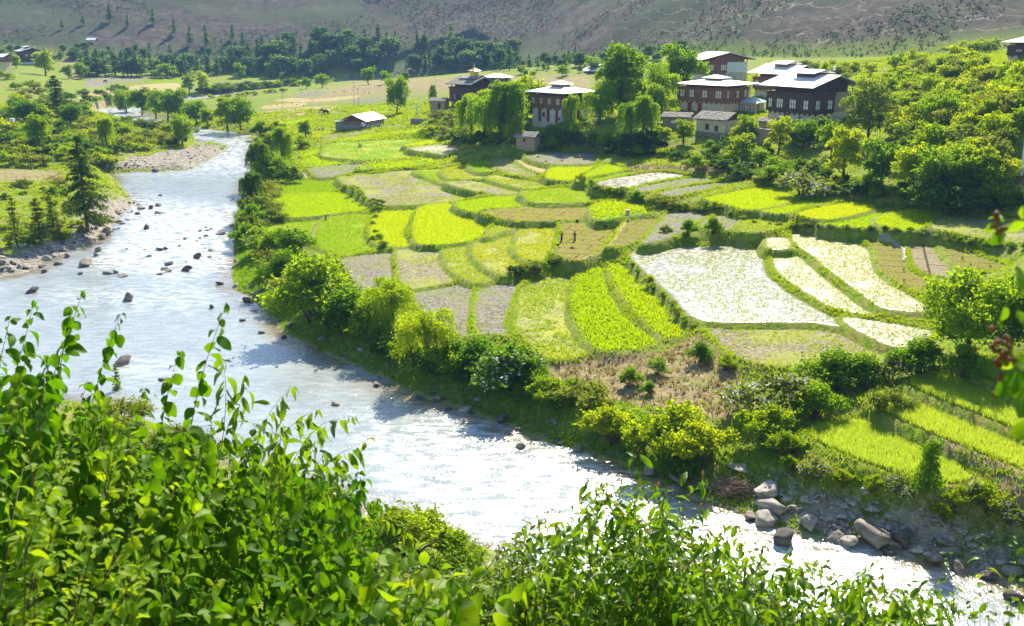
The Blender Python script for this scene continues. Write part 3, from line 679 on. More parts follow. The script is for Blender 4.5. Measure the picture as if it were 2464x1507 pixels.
MG = {
 'lime': leaf_mat('rice_blade', (0.27, 0.39, 0.001), (0.45, 0.55, 0.001), (0.60, 0.72, 0.001), .5, .6, .05, .12),
 'lime2': leaf_mat('deep_rice_blade', (0.15, 0.28, 0.001), (0.25, 0.40, 0.002), (0.38, 0.58, 0.001), .5, .6, .05, .1),
 'green': leaf_mat('green_blade', (0.12, 0.24, 0.006), (0.26, 0.38, 0.008), (0.40, 0.60, 0.004), .5, .6, .05, .15),
 'weed': leaf_mat('weed_blade', (0.17, 0.25, 0.006), (0.32, 0.38, 0.012), (0.50, 0.60, 0.006), .5, .6, .05, .15),
 'leafy': leaf_mat('leafy_blade', (0.20, 0.35, 0.002), (0.40, 0.52, 0.002), (0.60, 0.74, 0.002), .5, .6, .1, .1),
 'bund': leaf_mat('bund_blade', (0.07, 0.16, 0.003), (0.22, 0.33, 0.006), (0.46, 0.60, 0.003), .52, .6, .05, .2),
 'grain': leaf_mat('grain_blade', (0.24, 0.39, 0.03), (0.40, 0.54, 0.05), (0.58, 0.76, 0.05), .55, .6, .05, .1),
 'drygrass': leaf_mat('dry_blade', (0.22, 0.16, 0.06), (0.38, 0.29, 0.12), (0.42, 0.32, 0.13), .4, .7, .05, .1),
}
def tufts(P, h, w, k=3, lean=0.5, hv=0.35):
    P = np.asarray(P, float); n = len(P)
    if n == 0: return np.zeros((0, 3)), np.zeros((0, 3), int)
    h = np.broadcast_to(np.asarray(h, float), (n,))[:, None]; w = np.broadcast_to(np.asarray(w, float), (n,))[:, None]
    yaw = rng.random((n, k)) * 2 * PI; tw = rng.random((n, k)) * 2 * PI
    hh = h * (1 - hv + 2 * hv * rng.random((n, k))); ln = hh * lean * rng.random((n, k))
    b = P[:, None, :] + np.stack([np.cos(tw), np.sin(tw), 0 * tw], -1) * (w * rng.random((n, k)))[..., None]
    o = np.stack([np.cos(yaw), np.sin(yaw), 0 * yaw], -1) * (w * (.6 + .6 * rng.random((n, k))) / 2)[..., None]
    t = b + np.stack([np.cos(tw) * ln, np.sin(tw) * ln, hh], -1)
    V = np.stack([b - o, b + o, t], 2).reshape(-1, 3)
    return V, np.arange(n * k * 3).reshape(-1, 3)
def inpoly(Q, dens, margin=0.0):
    x0, y0 = Q.min(0); x1, y1 = Q.max(0)
    n = int((x1 - x0) * (y1 - y0) * dens)
    if n > 60000: n = 60000
    x = x0 + (x1 - x0) * rng.random(n); y = y0 + (y1 - y0) * rng.random(n)
    s = sdist(x, y, Q); k = s < -margin
    return x[k], y[k]
TUFT = {'lime': ('lime', 17, .30, .10, 0), 'lime2': ('lime2', 17, .30, .10, 0), 'green': ('green', 12, .26, .10, .1), 'pasture': ('green', 6, .24, .12, .3), 'lush': ('leafy', 7, .45, .3, .25),
        'potato': ('leafy', 13, .40, .24, .05), 'weedy': ('weed', 6.0, .20, .12, .45), 'weedyg': ('weed', 13, .22, .13, .2), 'nursery': ('weed', 11, .15, .08, 0), 'wet': ('weed', 3.6, .28, .11, .4),
        'mud': ('weed', 4.0, .18, .11, .5), 'straw': None, 'bare': None, 'wet2': ('weed', 7.5, .26, .11, .25), 'water': None, 'crop': ('grain', 75, .62, .07, 0)}
CROPNAME = {'lime': 'rice', 'lime2': 'rice', 'green': 'crop', 'pasture': 'grass', 'lush': 'crop', 'potato': 'crop', 'weedy': 'weeds', 'weedyg': 'weeds', 'nursery': 'seedlings', 'wet': 'weeds', 'wet2': 'weeds', 'mud': 'weeds', 'crop': 'grain'}
for f in fields:
    Q, L, ty = f['p'], f['L'], f['t']
    g = min(max(0.42, f['d'] * 0.0036), 2.0)
    x0, y0 = Q.min(0) - 1; x1, y1 = Q.max(0) + 1
    X, Y = np.meshgrid(np.arange(x0, x1 + g, g), np.arange(y0, y1 + g, g))
    s = sdist(X, Y, Q)
    amp = {'mud': .13, 'weedy': .10, 'weedyg': .07, 'wet': .045, 'wet2': .05, 'water': .004, 'nursery': .05, 'potato': .16, 'lush': .14, 'crop': .02}.get(ty, .04)
    Z = L + (fbm(X * 1.3, Y * 1.3, 3) - .5) * 2 * amp + (0.06 if ty in ('wet', 'wet2', 'water') else 0) - np.maximum(s - 0.12, 0) * 1.6
    if f['far']: Z = H(X, Y) + 0.10 - np.maximum(s, 0) * .4
    keep = s < 0.42; kq = keep[:-1, :-1] | keep[1:, 1:] | keep[1:, :-1] | keep[:-1, 1:]
    id_ = np.arange(X.size).reshape(X.shape)
    q = np.stack([id_[:-1, :-1], id_[:-1, 1:], id_[1:, 1:], id_[1:, :-1]], -1)[kq]
    u_, inv = np.unique(q.ravel(), return_inverse=True)
    me = mesh_np('field', np.stack([X, Y, Z], -1).reshape(-1, 3)[u_], [inv.reshape(-1, 4)], True)
    fo = tag(obj('field', me, FM[ty]), f['lab'], kind='structure')
    tf = TUFT[ty]
    if tf:
        far = min(1.0, (190 / f['d']) ** 1.6)
        x, y = inpoly(Q, tf[1] * far, 0.05)
        if tf[4] > 0:
            nn = fbm(x * .22 + L, y * .22, 3); kk = nn > 0.5 + (tf[4] - .5) * .5; kk |= rng.random(len(x)) < .12; x, y = x[kk], y[kk]
        sc = 1 + max(0, f['d'] - 190) / 260
        V, Fc = tufts(np.stack([x, y, H(x, y) if f['far'] else np.full(len(x), L - .02)], 1), tf[2] * (1 + .25 * (sc - 1)), tf[3] * sc, 3, 0.6, .12 if ty == 'crop' else .35)
        if len(V):
            co = tag(obj(CROPNAME[ty], mesh_np('crop', V, [Fc]), MG[tf[0]], fo), None, kind='stuff')

# ------------------------------------------------------------------ grass on bunds and banks
def ground_pts(n, x0, x1, y0, y1, cond):
    x = x0 + (x1 - x0) * rng.random(n); y = y0 + (y1 - y0) * rng.random(n)
    z = H(x, y); u, v = project(np.stack([x, y, z], -1))
    k = (u > -60) & (u < 2530) & (v > 0) & (v < 1600)
    x, y, z, u, v = x[k], y[k], z[k], u[k], v[k]
    k = cond(x, y, z, u, v)
    return np.stack([x[k], y[k], z[k]], 1)
RSf = sampler(RS)
P = ground_pts(480000, -80, 100, 62, 250, lambda x, y, z, u, v: (fieldmask(x, y) > 0.15) & (fieldmask(x, y) < 1.25) & (RSf(x, y) > 1))
P2 = ground_pts(60000, -110, 60, 250, 345, lambda x, y, z, u, v: (fieldmask(x, y) > 0.1) & (fieldmask(x, y) < 1.4) & (RSf(x, y) > 1))
near_k = fbm(P[:, 0] * .25, P[:, 1] * .25, 2)
Pa, Pb_ = P[near_k > .48], P[near_k <= .48]
V1, F1 = tufts(Pa, 0.20 + .0009 * Pa[:, 1], 0.06 + .0005 * Pa[:, 1], 4, .8); V2, F2 = tufts(Pb_, 0.12 + .0006 * Pb_[:, 1], 0.06 + .0004 * Pb_[:, 1], 3, .8); V3, F3 = tufts(P2, 0.5, 0.35, 3, .6)
V = np.concatenate([V1, V2, V3]); Fc = np.concatenate([F1, F2 + len(V1), F3 + len(V1) + len(V2)])
tag(obj('grass', mesh_np('grass', V, [Fc]), MG['bund']), 'green grass growing along the bunds between the plots', 'grass', kind='stuff')
dryf = sampler(dry); gravf = sampler(zg); hillf = sampler(hillz)
P = ground_pts(330000, -190, 190, 60, 420, lambda x, y, z, u, v: (fieldmask(x, y) >= 1.2) & (RSf(x, y) > .4) & (fbm(x * .3, y * .3, 3) > .45) & (dryf(x, y) < .4) & (gravf(x, y) < .75) & (y > 60))
V1, F1 = tufts(P, 0.18 + .0011 * P[:, 1], 0.07 + .0008 * P[:, 1], 4, .9)
tag(obj('grass', mesh_np('grass', V1, [F1]), MG['bund']), 'rough green grass on the river bank and village slope', 'grass', kind='stuff')
P = ground_pts(90000, -110, 110, 60, 250, lambda x, y, z, u, v: (fieldmask(x, y) >= 1.0) & (RSf(x, y) > 1) & (dryf(x, y) > .35) & (rng.random(len(x)) < .9))
V1, F1 = tufts(P, 0.45, 0.16, 5, 1.0)
tag(obj('dry_grass', mesh_np('dry_grass', V1, [F1]), MG['drygrass']), 'dry brown grass on the slope below the leafy crop strips', 'grass', kind='stuff')
P = ground_pts(200000, -60, 60, 60, 220, lambda x, y, z, u, v: (RSf(x, y) > .5) & (RSf(x, y) < 8) & (fieldmask(x, y) >= 1.0) & (u > 540) & (gravf(x, y) < .7) & (y > np.interp(x, NBW[:, 0], NBW[:, 1]) + 4))
V1, F1 = tufts(P, 0.28 + .0006 * P[:, 1], 0.07 + .0005 * P[:, 1], 4, .9)
tag(obj('grass', mesh_np('grass', V1, [F1]), MG['green']), 'fresh green grass at the water edge below the riverside bushes', 'grass', kind='stuff')
# ================================================================== plants
ML = {
 'willow': leaf_mat('willow_leaf', (0.055, 0.15, 0.003), (0.15, 0.28, 0.004), (0.42, 0.66, 0.002), .52, .6, .08, .35),
 'broad': leaf_mat('broad_leaf', (0.045, 0.125, 0.005), (0.14, 0.26, 0.008), (0.38, 0.62, 0.003), .52, .6, .08, .4),
 'yellow': leaf_mat('yellow_green_leaf', (0.12, 0.22, 0.002), (0.28, 0.38, 0.003), (0.60, 0.76, 0.002), .54, .6, .08, .3),
 'dark': leaf_mat('dark_leaf', (0.022, 0.075, 0.010), (0.065, 0.145, 0.014), (0.18, 0.36, 0.010), .42, .6, .08, .4),
 'olive': leaf_mat('olive_leaf', (0.09, 0.14, 0.018), (0.20, 0.26, 0.035), (0.42, 0.52, 0.03), .46, .65, .08, .4),
 'pine': leaf_mat('pine_needle', (0.025, 0.065, 0.010), (0.07, 0.13, 0.014), (0.17, 0.27, 0.012), .38, .6, .1, .3),
 'scrub': leaf_mat('scrub_leaf', (0.045, 0.065, 0.04), (0.10, 0.12, 0.065), (0.13, 0.17, 0.07), .35, .7, .05, .3),
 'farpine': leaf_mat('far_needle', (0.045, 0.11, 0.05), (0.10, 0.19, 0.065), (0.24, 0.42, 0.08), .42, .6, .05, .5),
}
MBARK = plain_mat('bark', (0.085, 0.06, 0.04), .9, 6, .5, .6, .03, c2=(0.19, 0.145, 0.10), stretch=(1, 1, .25))
MTWIG = plain_mat('dry_twig', (0.17, 0.12, 0.085), .9, 6, .4)
MWHITE = leaf_mat('blossom', (0.62, 0.62, 0.52), (0.78, 0.76, 0.66), (0.6, 0.6, 0.5), .3, .6, .2, .1)

def leaf_cards(P, size, up=0.35, asp=0.55, nrm=None, drop=0.0, sv=.45):
    """small four-cornered leaves, bent along the middle, one island each"""
    n = len(P)
    d = rng.normal(size=(n, 3)); d[:, 2] -= drop * 2
    d /= np.linalg.norm(d, axis=1)[:, None]
    q = rng.normal(size=(n, 3)); q[:, 2] += up * 2
    w = np.cross(d, q); w /= np.linalg.norm(w, axis=1)[:, None] + 1e-9
    s = size * (1 - sv + 2 * sv * rng.random(n))[:, None]
    a = P - d * s * .5; b = P + d * s * .5
    nn = np.cross(w, d)
    m1 = P + w * s * asp * .5 + nn * s * .12; m2 = P - w * s * asp * .5 + nn * s * .12
    V = np.stack([a, m1, b, m2], 1).reshape(-1, 3)
    return V, np.arange(n * 4).reshape(-1, 4)
def blob_pts(blobs, n, shell=0.55):
    """points spread through clumps; blobs rows: x y z rx ry rz"""
    B = np.asarray(blobs, float); vol = (B[:, 3] * B[:, 4] * B[:, 5]) ** (2 / 3)
    k = rng.choice(len(B), n, p=vol / vol.sum())
    d = rng.normal(size=(n, 3)); d /= np.linalg.norm(d, axis=1)[:, None]
    d[:, 2] = np.where(d[:, 2] < -.4, -d[:, 2] * .6, d[:, 2])
    r = (shell + (1.08 - shell) * rng.random(n) ** .7)[:, None]
    wob = 1 + .35 * (vnoise(d[:, 0] * 2.7 + k * 3.1 + 40, d[:, 1] * 2.7 + d[:, 2] * 2.3 + 40) - .5)[:, None] * 1.6
    return B[k, :3] + d * r * B[k, 3:] * wob
def limbs(mb, h0, top, blobs, r0, k=6, bend=.25):
    n = 7
    T = np.linspace(0, 1, n)[:, None]
    tr = np.c_[np.sin(T * 2.1) * bend, np.cos(T * 1.7) * bend * .6 - bend * .6, T * top]
    mb.tube(tr, r0 * (1.0 - .72 * T[:, 0]), k)
    for b in blobs:
        i = int(np.clip(b[2] / top * .62 * n, 1, n - 2)); p0 = tr[i]
        e = np.array(b[:3]); mid = p0 * .5 + e * .5 + np.array([0, 0, -.08 * top])
        mb.tube(smooth_path([p0, mid, e], 5), np.linspace(r0 * .42, r0 * .12, 5), 4)
def sprays(blobs, n, per=14, ext=.55):
    """leafy shoots that break the outline"""
    B = np.asarray(blobs, float); out = []
    for i in range(n):
        b = B[random.randrange(len(B))]; d = rng.normal(size=3); d[2] = abs(d[2]) * 1.1 + .15; d /= np.linalg.norm(d)
        a = b[:3] + d * b[3:] * .8; L = b[3] * ext * random.uniform(.5, 1.4); t = rng.random(per)[:, None]
        out.append(a + (d + [0, 0, .25]) * L * t + rng.normal(size=(per, 3)) * b[3] * .06 + np.c_[0 * t, 0 * t, -L * .3 * t * t])
    return np.concatenate(out)
def rand_blobs(n, R, z0, z1, rr, squash=.8):
    out = []
    for i in range(n):
        t = (i + .5) / n; a = i * 2.399 + random.random()
        z = z0 + (z1 - z0) * t
        prof = math.sin(PI * min(.97, .12 + .78 * t)) ** .7
        q = R * prof * math.sqrt(random.random() * .8 + .2)
        r = rr * (.7 + .6 * random.random())
        out.append((q * math.cos(a), q * math.sin(a), z, r, r, r * squash))
    return out
PROTO = {}
def proto(kind, name, crown_parts, trunk_mb, H_):
    """crown_parts: list of (part name, V, F, material)"""
    parts = []
    if trunk_mb is not None: tm = trunk_mb.mesh('trunk', True); tm.materials.append(MBARK); parts.append(('trunk', tm))
    for pn, V, Fc, mt in crown_parts:
        me = mesh_np(kind + '_' + pn, V, [Fc]); me.materials.append(mt); parts.append((pn, me))
    PROTO.setdefault(kind, []).append((name, parts, H_))
def mk_broad(kind, name, mat, n, R, H_, nb, rr, leaf, trunk=True, shell=.5, extra=None):
    b = rand_blobs(nb, R, H_ * .20, H_ * .93 - rr * .4, rr)
    b.append((0, 0, H_ * .50, R * .72, R * .72, H_ * .34))
    P = np.concatenate([blob_pts(b, int(n * .85), shell), sprays(b, n // 60)]); P = P[P[:, 2] > H_ * .04]
    V, Fc = leaf_cards(P, leaf)
    cp_ = [('crown', V, Fc, mat)]
    if extra is not None:
        P = blob_pts(b, extra[0], .92); V, Fc = leaf_cards(P, extra[2], .6, .9); cp_.append(('blossom', V, Fc, extra[1]))
    mb = MB(); limbs(mb, 0, H_ * .72, b[:nb][::2], H_ * .028)
    proto(kind, name, cp_, mb, H_)
def mk_shrub(kind, name, mat, n, R, H_, nb, rr, leaf, extra=None):
    b = []
    for i in range(nb):
        a = random.random() * 2 * PI; q = R * math.sqrt(random.random()) * .8
        r = rr * (.45 + .75 * random.random() ** 1.5); zz = max(r * .55, (H_ - r * .8) * (1 - (q / R) ** 2 * .7) * (.45 + .55 * random.random()))
        b.append((q * math.cos(a), q * math.sin(a), zz, r, r, r * .85))
    P = np.concatenate([blob_pts(b, int(n * .75), .4), sprays(b, n // 45, 14, .8)]); P = P[P[:, 2] > -.05]
    V, Fc = leaf_cards(P, leaf)
    cp_ = [('crown', V, Fc, mat)]
    if extra is not None:
        P = blob_pts(b, extra[0], .95); V, Fc = leaf_cards(P, extra[2], .6, .9); cp_.append(('blossom', V, Fc, extra[1]))
    mb = MB()
    for q in b: mb.tube(smooth_path([(q[0] * .1, q[1] * .1, -.3), (q[0] * .4, q[1] * .4, q[2] * .5), q[:3]], 5), np.linspace(.07, .02, 5) * H_ / 3, 4)
    proto(kind, name, cp_, mb, H_)
def mk_willow(kind, name, mat, n, R, H_, nstr, leaf, lean=0.0, clumps=6):
    mb = MB()
    tops = []
    tr = np.array([(0, 0, -.3), (lean * .3, .1, H_ * .28), (lean * .7, 0, H_ * .52), (lean, .1, H_ * .72)])
    mb.tube(smooth_path(tr, 8), np.linspace(H_ * .032, H_ * .014, 8), 7)
    for i in range(clumps):
        a = i * 2.4 + random.random(); q = R * (.35 + .6 * random.random())
        z = H_ * (.62 + .36 * random.random()) - q * .22
        c = np.array([lean + q * math.cos(a), q * math.sin(a), z]); tops.append(c)
        mb.tube(smooth_path([tr[1 + i % 3], (tr[2] + c) / 2 + [0, 0, .5], c], 6), np.linspace(H_ * .013, H_ * .004, 6), 4)
    tops.append(np.array([lean, 0, H_ * .93]))
    Ps = []
    per = n // nstr
    for i in range(nstr):
        c = tops[i % len(tops)]; a = random.random() * 2 * PI; q = R * .40 * math.sqrt(random.random())
        s0 = c + np.array([q * math.cos(a), q * math.sin(a), R * .22 * (1 - (q / (R * .40)) ** 2) + random.uniform(-.3, .3)])
        ln = min(s0[2] - H_ * .03, H_ * (.28 + .55 * ((i % len(tops)) * .37 % 1)) * random.uniform(.6, 1.25) * (.5 + .7 * q / (R * .40)))
        t = rng.random(per); o = np.array([math.cos(a), math.sin(a), 0]) * R * .16
        Ps.append(s0 + o * (t ** .6)[:, None] + np.stack([0 * t, 0 * t, -t * ln], 1) + rng.normal(size=(per, 3)) * [.14, .14, .1] * R * .35)
    P = np.concatenate(Ps); P = P[P[:, 2] > .2]
    V, Fc = leaf_cards(P, leaf, 0, .34, drop=.9)
    P2 = blob_pts([(*c, R * .42, R * .42, R * .3) for c in tops], n // 4, .5)
    V2, F2 = leaf_cards(P2, leaf, .3, .4)
    proto(kind, name, [('crown', np.concatenate([V, V2]), np.concatenate([Fc, F2 + len(V)]), mat)], mb, H_)
def mk_conifer(kind, name, mat, H_, R, nw, per, tuft, dense=1.0, droop=.25, bare=.12):
    mb = MB(); mb.tube([(0, 0, -.3), (0.05, 0, H_ * .5), (0, 0.05, H_ * .98)], [H_ * .02, H_ * .013, H_ * .003], 6)
    Ps = []
    for i in range(nw):
        t = bare + (1 - bare) * (i + random.random() * .6) / nw
        L = R * (1 - t) ** .75 * (.75 + .5 * random.random()) + .15
        for j in range(per):
            a = random.random() * 2 * PI; l = L * (.6 + .55 * random.random())
            s = np.linspace(0.12, 1, 7)
            pth = np.stack([np.cos(a) * l * s, np.sin(a) * l * s, t * H_ - droop * l * s ** 1.6 + .12 * l * s], 1)
            if i % 2 == 0 and j < 3: mb.tube(pth, np.linspace(H_ * .004, .01, 7), 3)
            m_n = int(12 * dense * (l / R * 2 + .6))
            k = rng.random(m_n) ** .7
            p = np.stack([np.interp(k, s, pth[:, c]) for c in range(3)], 1)
            Ps.append(p + rng.normal(size=(m_n, 3)) * [.16, .16, .10] * (.3 + l * .35))
    P = np.concatenate(Ps)
    V, Fc = leaf_cards(P, tuft, .2, .35)
    proto(kind, name, [('crown', V, Fc, mat)], mb, H_)

mk_willow('willow', 'willow_tree', ML['willow'], 9000, 2.6, 8, 300, .30)
mk_willow('willow', 'willow_tree', ML['willow'], 9000, 2.3, 8, 300, .30, .6)
mk_willow('willow', 'willow_tree', ML['willow'], 8000, 3.0, 8, 260, .32, -.3, 8)
mk_willow('ywillow', 'willow_tree', ML['yellow'], 9500, 2.9, 7, 320, .28, .2, 7)
mk_willow('dwillow', 'willow_tree', ML['dark'], 7000, 2.3, 9, 240, .36, -1.6, 6)
mk_broad('broad', 'broadleaf_tree', ML['broad'], 8500, 3.0, 8, 11, 1.35, .34)
mk_broad('broad', 'broadleaf_tree', ML['broad'], 8000, 2.6, 8, 9, 1.3, .34)
mk_broad('broad', 'broadleaf_tree', ML['yellow'], 7000, 2.3, 8, 9, 1.15, .32)
mk_broad('tall', 'tall_tree', ML['broad'], 11000, 3.4, 12, 17, 1.5, .42)
mk_broad('ytree', 'young_tree', ML['yellow'], 6000, 1.7, 7, 9, .85, .28)
mk_broad('otree', 'olive_tree', ML['olive'], 7500, 3.1, 9, 12, 1.25, .30)
mk_broad('orchard', 'orchard_tree', ML['yellow'], 3600, 1.9, 4.5, 7, .95, .30)
mk_broad('orchard', 'orchard_tree', ML['yellow'], 3600, 2.1, 4.5, 7, 1.0, .30)
mk_broad('orchard', 'orchard_tree', ML['olive'], 3200, 1.9, 4.0, 6, .95, .28)
mk_shrub('shrub', 'green_shrub', ML['broad'], 4200, 1.7, 2.6, 8, .85, .20)
mk_shrub('shrub', 'yellow_green_shrub', ML['yellow'], 4200, 1.6, 2.4, 8, .8, .19)
mk_shrub('shrub', 'olive_shrub', ML['olive'], 4000, 1.8, 2.4, 9, .8, .19)
mk_shrub('yshrub', 'yellow_green_shrub', ML['yellow'], 9000, 2.1, 3.0, 13, .85, .17)
mk_shrub('dshrub', 'dark_shrub', ML['dark'], 4200, 1.8, 2.6, 8, .9, .22)
mk_shrub('gshrub', 'green_shrub', ML['broad'], 9000, 2.0, 3.6, 12, .95, .19)
mk_shrub('oshrub', 'olive_shrub', ML['olive'], 6500, 2.0, 2.6, 11, .8, .17)
mk_shrub('bshrub', 'flowering_shrub', ML['broad'], 7500, 2.0, 3.4, 11, .9, .19, (700, MWHITE, .17))
mk_shrub('blshrub', 'flowering_shrub', ML['olive'], 3600, 1.7, 2.4, 8, .8, .19, (420, MWHITE, .2))
mk_conifer('pine', 'pine_tree', ML['pine'], 11, 3.3, 22, 7, .42, 1.4, .3)
mk_conifer('spine', 'young_pine', ML['olive'], 7, 1.6, 18, 6, .34, 1.0, .1)
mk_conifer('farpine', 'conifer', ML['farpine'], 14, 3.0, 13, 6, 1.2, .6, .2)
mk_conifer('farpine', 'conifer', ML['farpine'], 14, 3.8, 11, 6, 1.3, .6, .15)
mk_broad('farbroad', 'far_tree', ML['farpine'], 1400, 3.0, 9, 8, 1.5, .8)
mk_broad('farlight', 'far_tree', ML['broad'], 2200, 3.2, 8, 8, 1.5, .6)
b_ = [(0, 0, z, .95 * math.sin(PI * min(.98, z / 6.4)) ** .6 + .15, .95 * math.sin(PI * min(.98, z / 6.4)) ** .6 + .15, .7) for z in np.linspace(.7, 5.6, 8)]
V, Fc = leaf_cards(blob_pts(b_, 4500, .5), .2, .2); mb_ = MB(); mb_.tube([(0, 0, -.3), (0, 0, 4.5)], [.1, .04], 5); proto('cypress', 'cypress_tree', [('crown', V, Fc, ML['dark'])], mb_, 6)
b_ = [(0, 0, z, .5 + .25 * math.sin(z * 1.9), .5 + .25 * math.cos(z * 2.3), .5) for z in np.linspace(.4, 2.8, 7)]
V, Fc = leaf_cards(blob_pts(b_, 4200, .4), .12, .3); mb_ = MB(); mb_.tube([(0, 0, -.3), (0, 0, 2.5)], [.05, .02], 5); proto('column', 'columnar_shrub', [('crown', V, Fc, ML['broad'])], mb_, 3.1)

def place(kind, p, height, label, cat, group=None, wide=1.0, var=None, rz=None):
    L = PROTO[kind]; name, parts, H_ = L[(var if var is not None else random.randrange(len(L))) % len(L)]
    s = height / H_
    r = empty(name, (p[0], p[1], p[2] - .05), random.random() * 2 * PI if rz is None else rz, (s * wide, s * wide, s))
    for pn, me in parts:
        o = bpy.data.objects.new(pn, me); COL.objects.link(o); o.parent = r
    return tag(r, label, cat, group)
def at_px(u, v):
    p = G(u, v); return p, depth_of(p) / F
def tree(kind, u, v, hpx, label, cat='tree', group=None, wide=1.0, var=None, rz=None):
    p, s = at_px(u, v)
    return place(kind, p, hpx * s, label, cat, group, wide, var, rz)

def chain(pts, n, kinds, hm, label, group, wide=(1.0, 1.5), jit=6):
    S = smooth_path(pts, n)
    for u, v in S:
        p = G(u + random.uniform(-jit, jit), v + random.uniform(-jit, jit) * .4)
        place(random.choice(kinds), p, random.uniform(*hm), label, 'bush', group, random.uniform(*wide))
# --- riverside of the terraces, far to near
RW = 'trees along the terrace side of the river'
for a in [
 ('broad',306,276,62,'first tree of the five beside the far river bend',1.1,0), ('broad',342,280,68,'second tree of the five beside the far river bend',1.0,1), ('broad',376,285,72,'middle tree of the five beside the far river bend',1.0,2),
 ('broad',404,290,76,'fourth tree of the five beside the far river bend',1.1,0), ('broad',428,293,78,'last and tallest tree of the five beside the far river bend',1.0,1),
 ('broad',472,300,58,'lumpy green tree on the bank left of the dark willow clump',1.1,0), ('broad',500,303,44,'low green tree close to the dark willow clump',1.2,1),
 ('broad',548,318,88,'dark broadleaf at the narrow white reach of the river',1.15,2), ('broad',580,316,84,'right hand broadleaf of the dark pair at the white reach',1.0,0),
 ('broad',735,333,46,'leafy yellow green tree near the lime plot and the shed',1.2,2),
 ('gshrub',628,330,40,'round bush where the river narrows below the flats',1.3,0), ('yshrub',660,322,34,'yellow green bush on the bank below the flats',1.4,0), ('yshrub',690,345,42,'yellow green bush left of the yellow mustard plot',1.2,0), ('gshrub',655,362,46,'green bush behind the two leaning willows',1.2,0), ('yshrub',722,360,36,'pale bush at the left end of the pasture',1.2,0),
 ('dwillow',625,436,100,'dark willow hanging out over the river at the bend',1.0,0), ('willow',678,412,105,'bright upright willow behind the dark hanging one',.95,1), ('broad',655,438,72,'green tree with its foot at the water, under the bright willow',1.2,1), ('willow',640,442,60,'low willow clump at the foot of the hanging willow',1.3,2), ('dshrub',692,438,44,'dark bush beside the small straw plot',1.1,0),
 ('dwillow',590,528,112,'leaning willow with bare stems over the river',.8,0),
 ('oshrub',640,478,42,'olive bush left of the deep green rice',1.3,0), ('oshrub',625,512,50,'olive bush left of the large lime plot',1.3,0), ('gshrub',610,545,58,'green bush at the water, left of the large lime plot',1.1,0), ('oshrub',650,535,40,'small olive bush at the corner of the large lime plot',1.2,0),
 ('gshrub',598,590,56,'dark bush overhanging the rapids',1.2,0), ('bshrub',625,605,60,'bush with pale flowers overhanging the rapids',1.1,0), ('gshrub',660,622,70,'tall green bush below the pale green plot',1.2,0), ('broad',705,640,96,'feathery bush covering the corner of the pale green plot',1.3,1), ('gshrub',690,690,92,'large green bush above the grassy river edge',1.2,0),
 ('gshrub',752,768,165,'biggest dark riverside bush in front of the grey stubble plot',1.2,0), ('broad',785,740,130,'bush leaning on the right of the biggest dark riverside bush',1.0,0),
 ('gshrub',832,800,112,'round bush on the bank, next to the feathery willow',1.25,1), ('gshrub',880,808,92,'dark green bush hidden between two willows',1.2,0), ('ywillow',945,800,128,'feathery yellow green willow beside the grey clod plot',1.1,0), ('oshrub',945,850,55,'grey green bush at the water edge under the willow',1.0,0),
 ('ywillow',1030,890,142,'yellow willow with trailing branches, nearest of the bank willows',1.05,0), ('gshrub',1095,890,85,'dark bush right of the yellow trailing willow',1.3,0), ('gshrub',1150,905,100,'green bush under the grey clod plot',1.2,0), ('bshrub',1215,935,118,'bush covered in white blossom on the river bank',1.25,0), ('gshrub',1265,930,80,'yellow green bush right of the white blossom bush',1.1,0),
 ('yshrub',1320,975,72,'sprawling yellow bush at the foot of the dry slope',1.2,0), ('oshrub',1405,985,76,'olive bush on the dry slope above the water',1.3,0), ('gshrub',1375,960,55,'green bush behind the olive one on the dry slope',1.0,0),
 ('yshrub',1480,1068,100,'yellow green bush left of the big one by the boulders',1.2,0), ('yshrub',1600,1100,140,'big bright yellow green bush above the boulders',1.25,0), ('yshrub',1690,1120,125,'bright bush joined to the right of the big yellow one',1.1,0), ('gshrub',1650,1150,90,'dark green bush at the river edge under the big yellow one',1.2,0), ('yshrub',1540,1075,90,'smaller yellow bush between two larger ones',1.1,0),
 ('gshrub',1515,930,52,'small green bush alone on the dry slope',1.0,0), ('bshrub',1580,900,44,'small pale bush at the top of the dry slope',1.1,0), ('gshrub',1563,948,34,'tiny round bush in the middle of the dry slope',1.0,0), ('gshrub',1685,868,52,'bush at the bottom tip of the leafy crop strips',1.1,0), ('yshrub',1745,890,40,'low bush at the edge of the half drained paddy',1.2,0),
 ('yshrub',1835,1060,100,'yellow bush on the slope behind the tall grain',1.1,0), ('blshrub',1860,985,105,'pale grey green bush below the half drained paddy',1.3,0), ('gshrub',1960,1010,95,'dark green bush beside the tall grain plots',1.2,0), ('gshrub',2010,935,100,'large green bush in front of the drained paddy',1.4,0), ('gshrub',2075,930,86,'round bush right of the drained paddy',1.2,0), ('blshrub',2140,915,70,'straggly pale bush by the flooded paddy corner',1.1,0), ('gshrub',2215,900,92,'dark bush under the big round tree',1.3,0), ('oshrub',2140,985,60,'low bush at the head of the tall grain strip',1.2,0), ('yshrub',1900,1100,70,'low yellow bush left of the nearest grain plot',1.2,0),
 ('broad',2330,862,215,'big round dark tree right of the flooded paddies',1.15,0), ('broad',2430,850,200,'tree at the right edge behind the blurred twig',1.0,1), ('gshrub',2320,900,80,'bush at the foot of the big round tree',1.2,0),
 ('column',2230,1182,128,'ivy covered post standing in the nearest grain plot',1.25,0)]:
    cat = 'bush' if 'shrub' in a[0] or a[0] == 'column' else 'tree'
    tree(a[0], a[1], a[2], a[3], a[4], cat, RW if a[2] < 910 and a[1] < 1300 else 'bushes on the slope above the boulders', a[5], a[6])
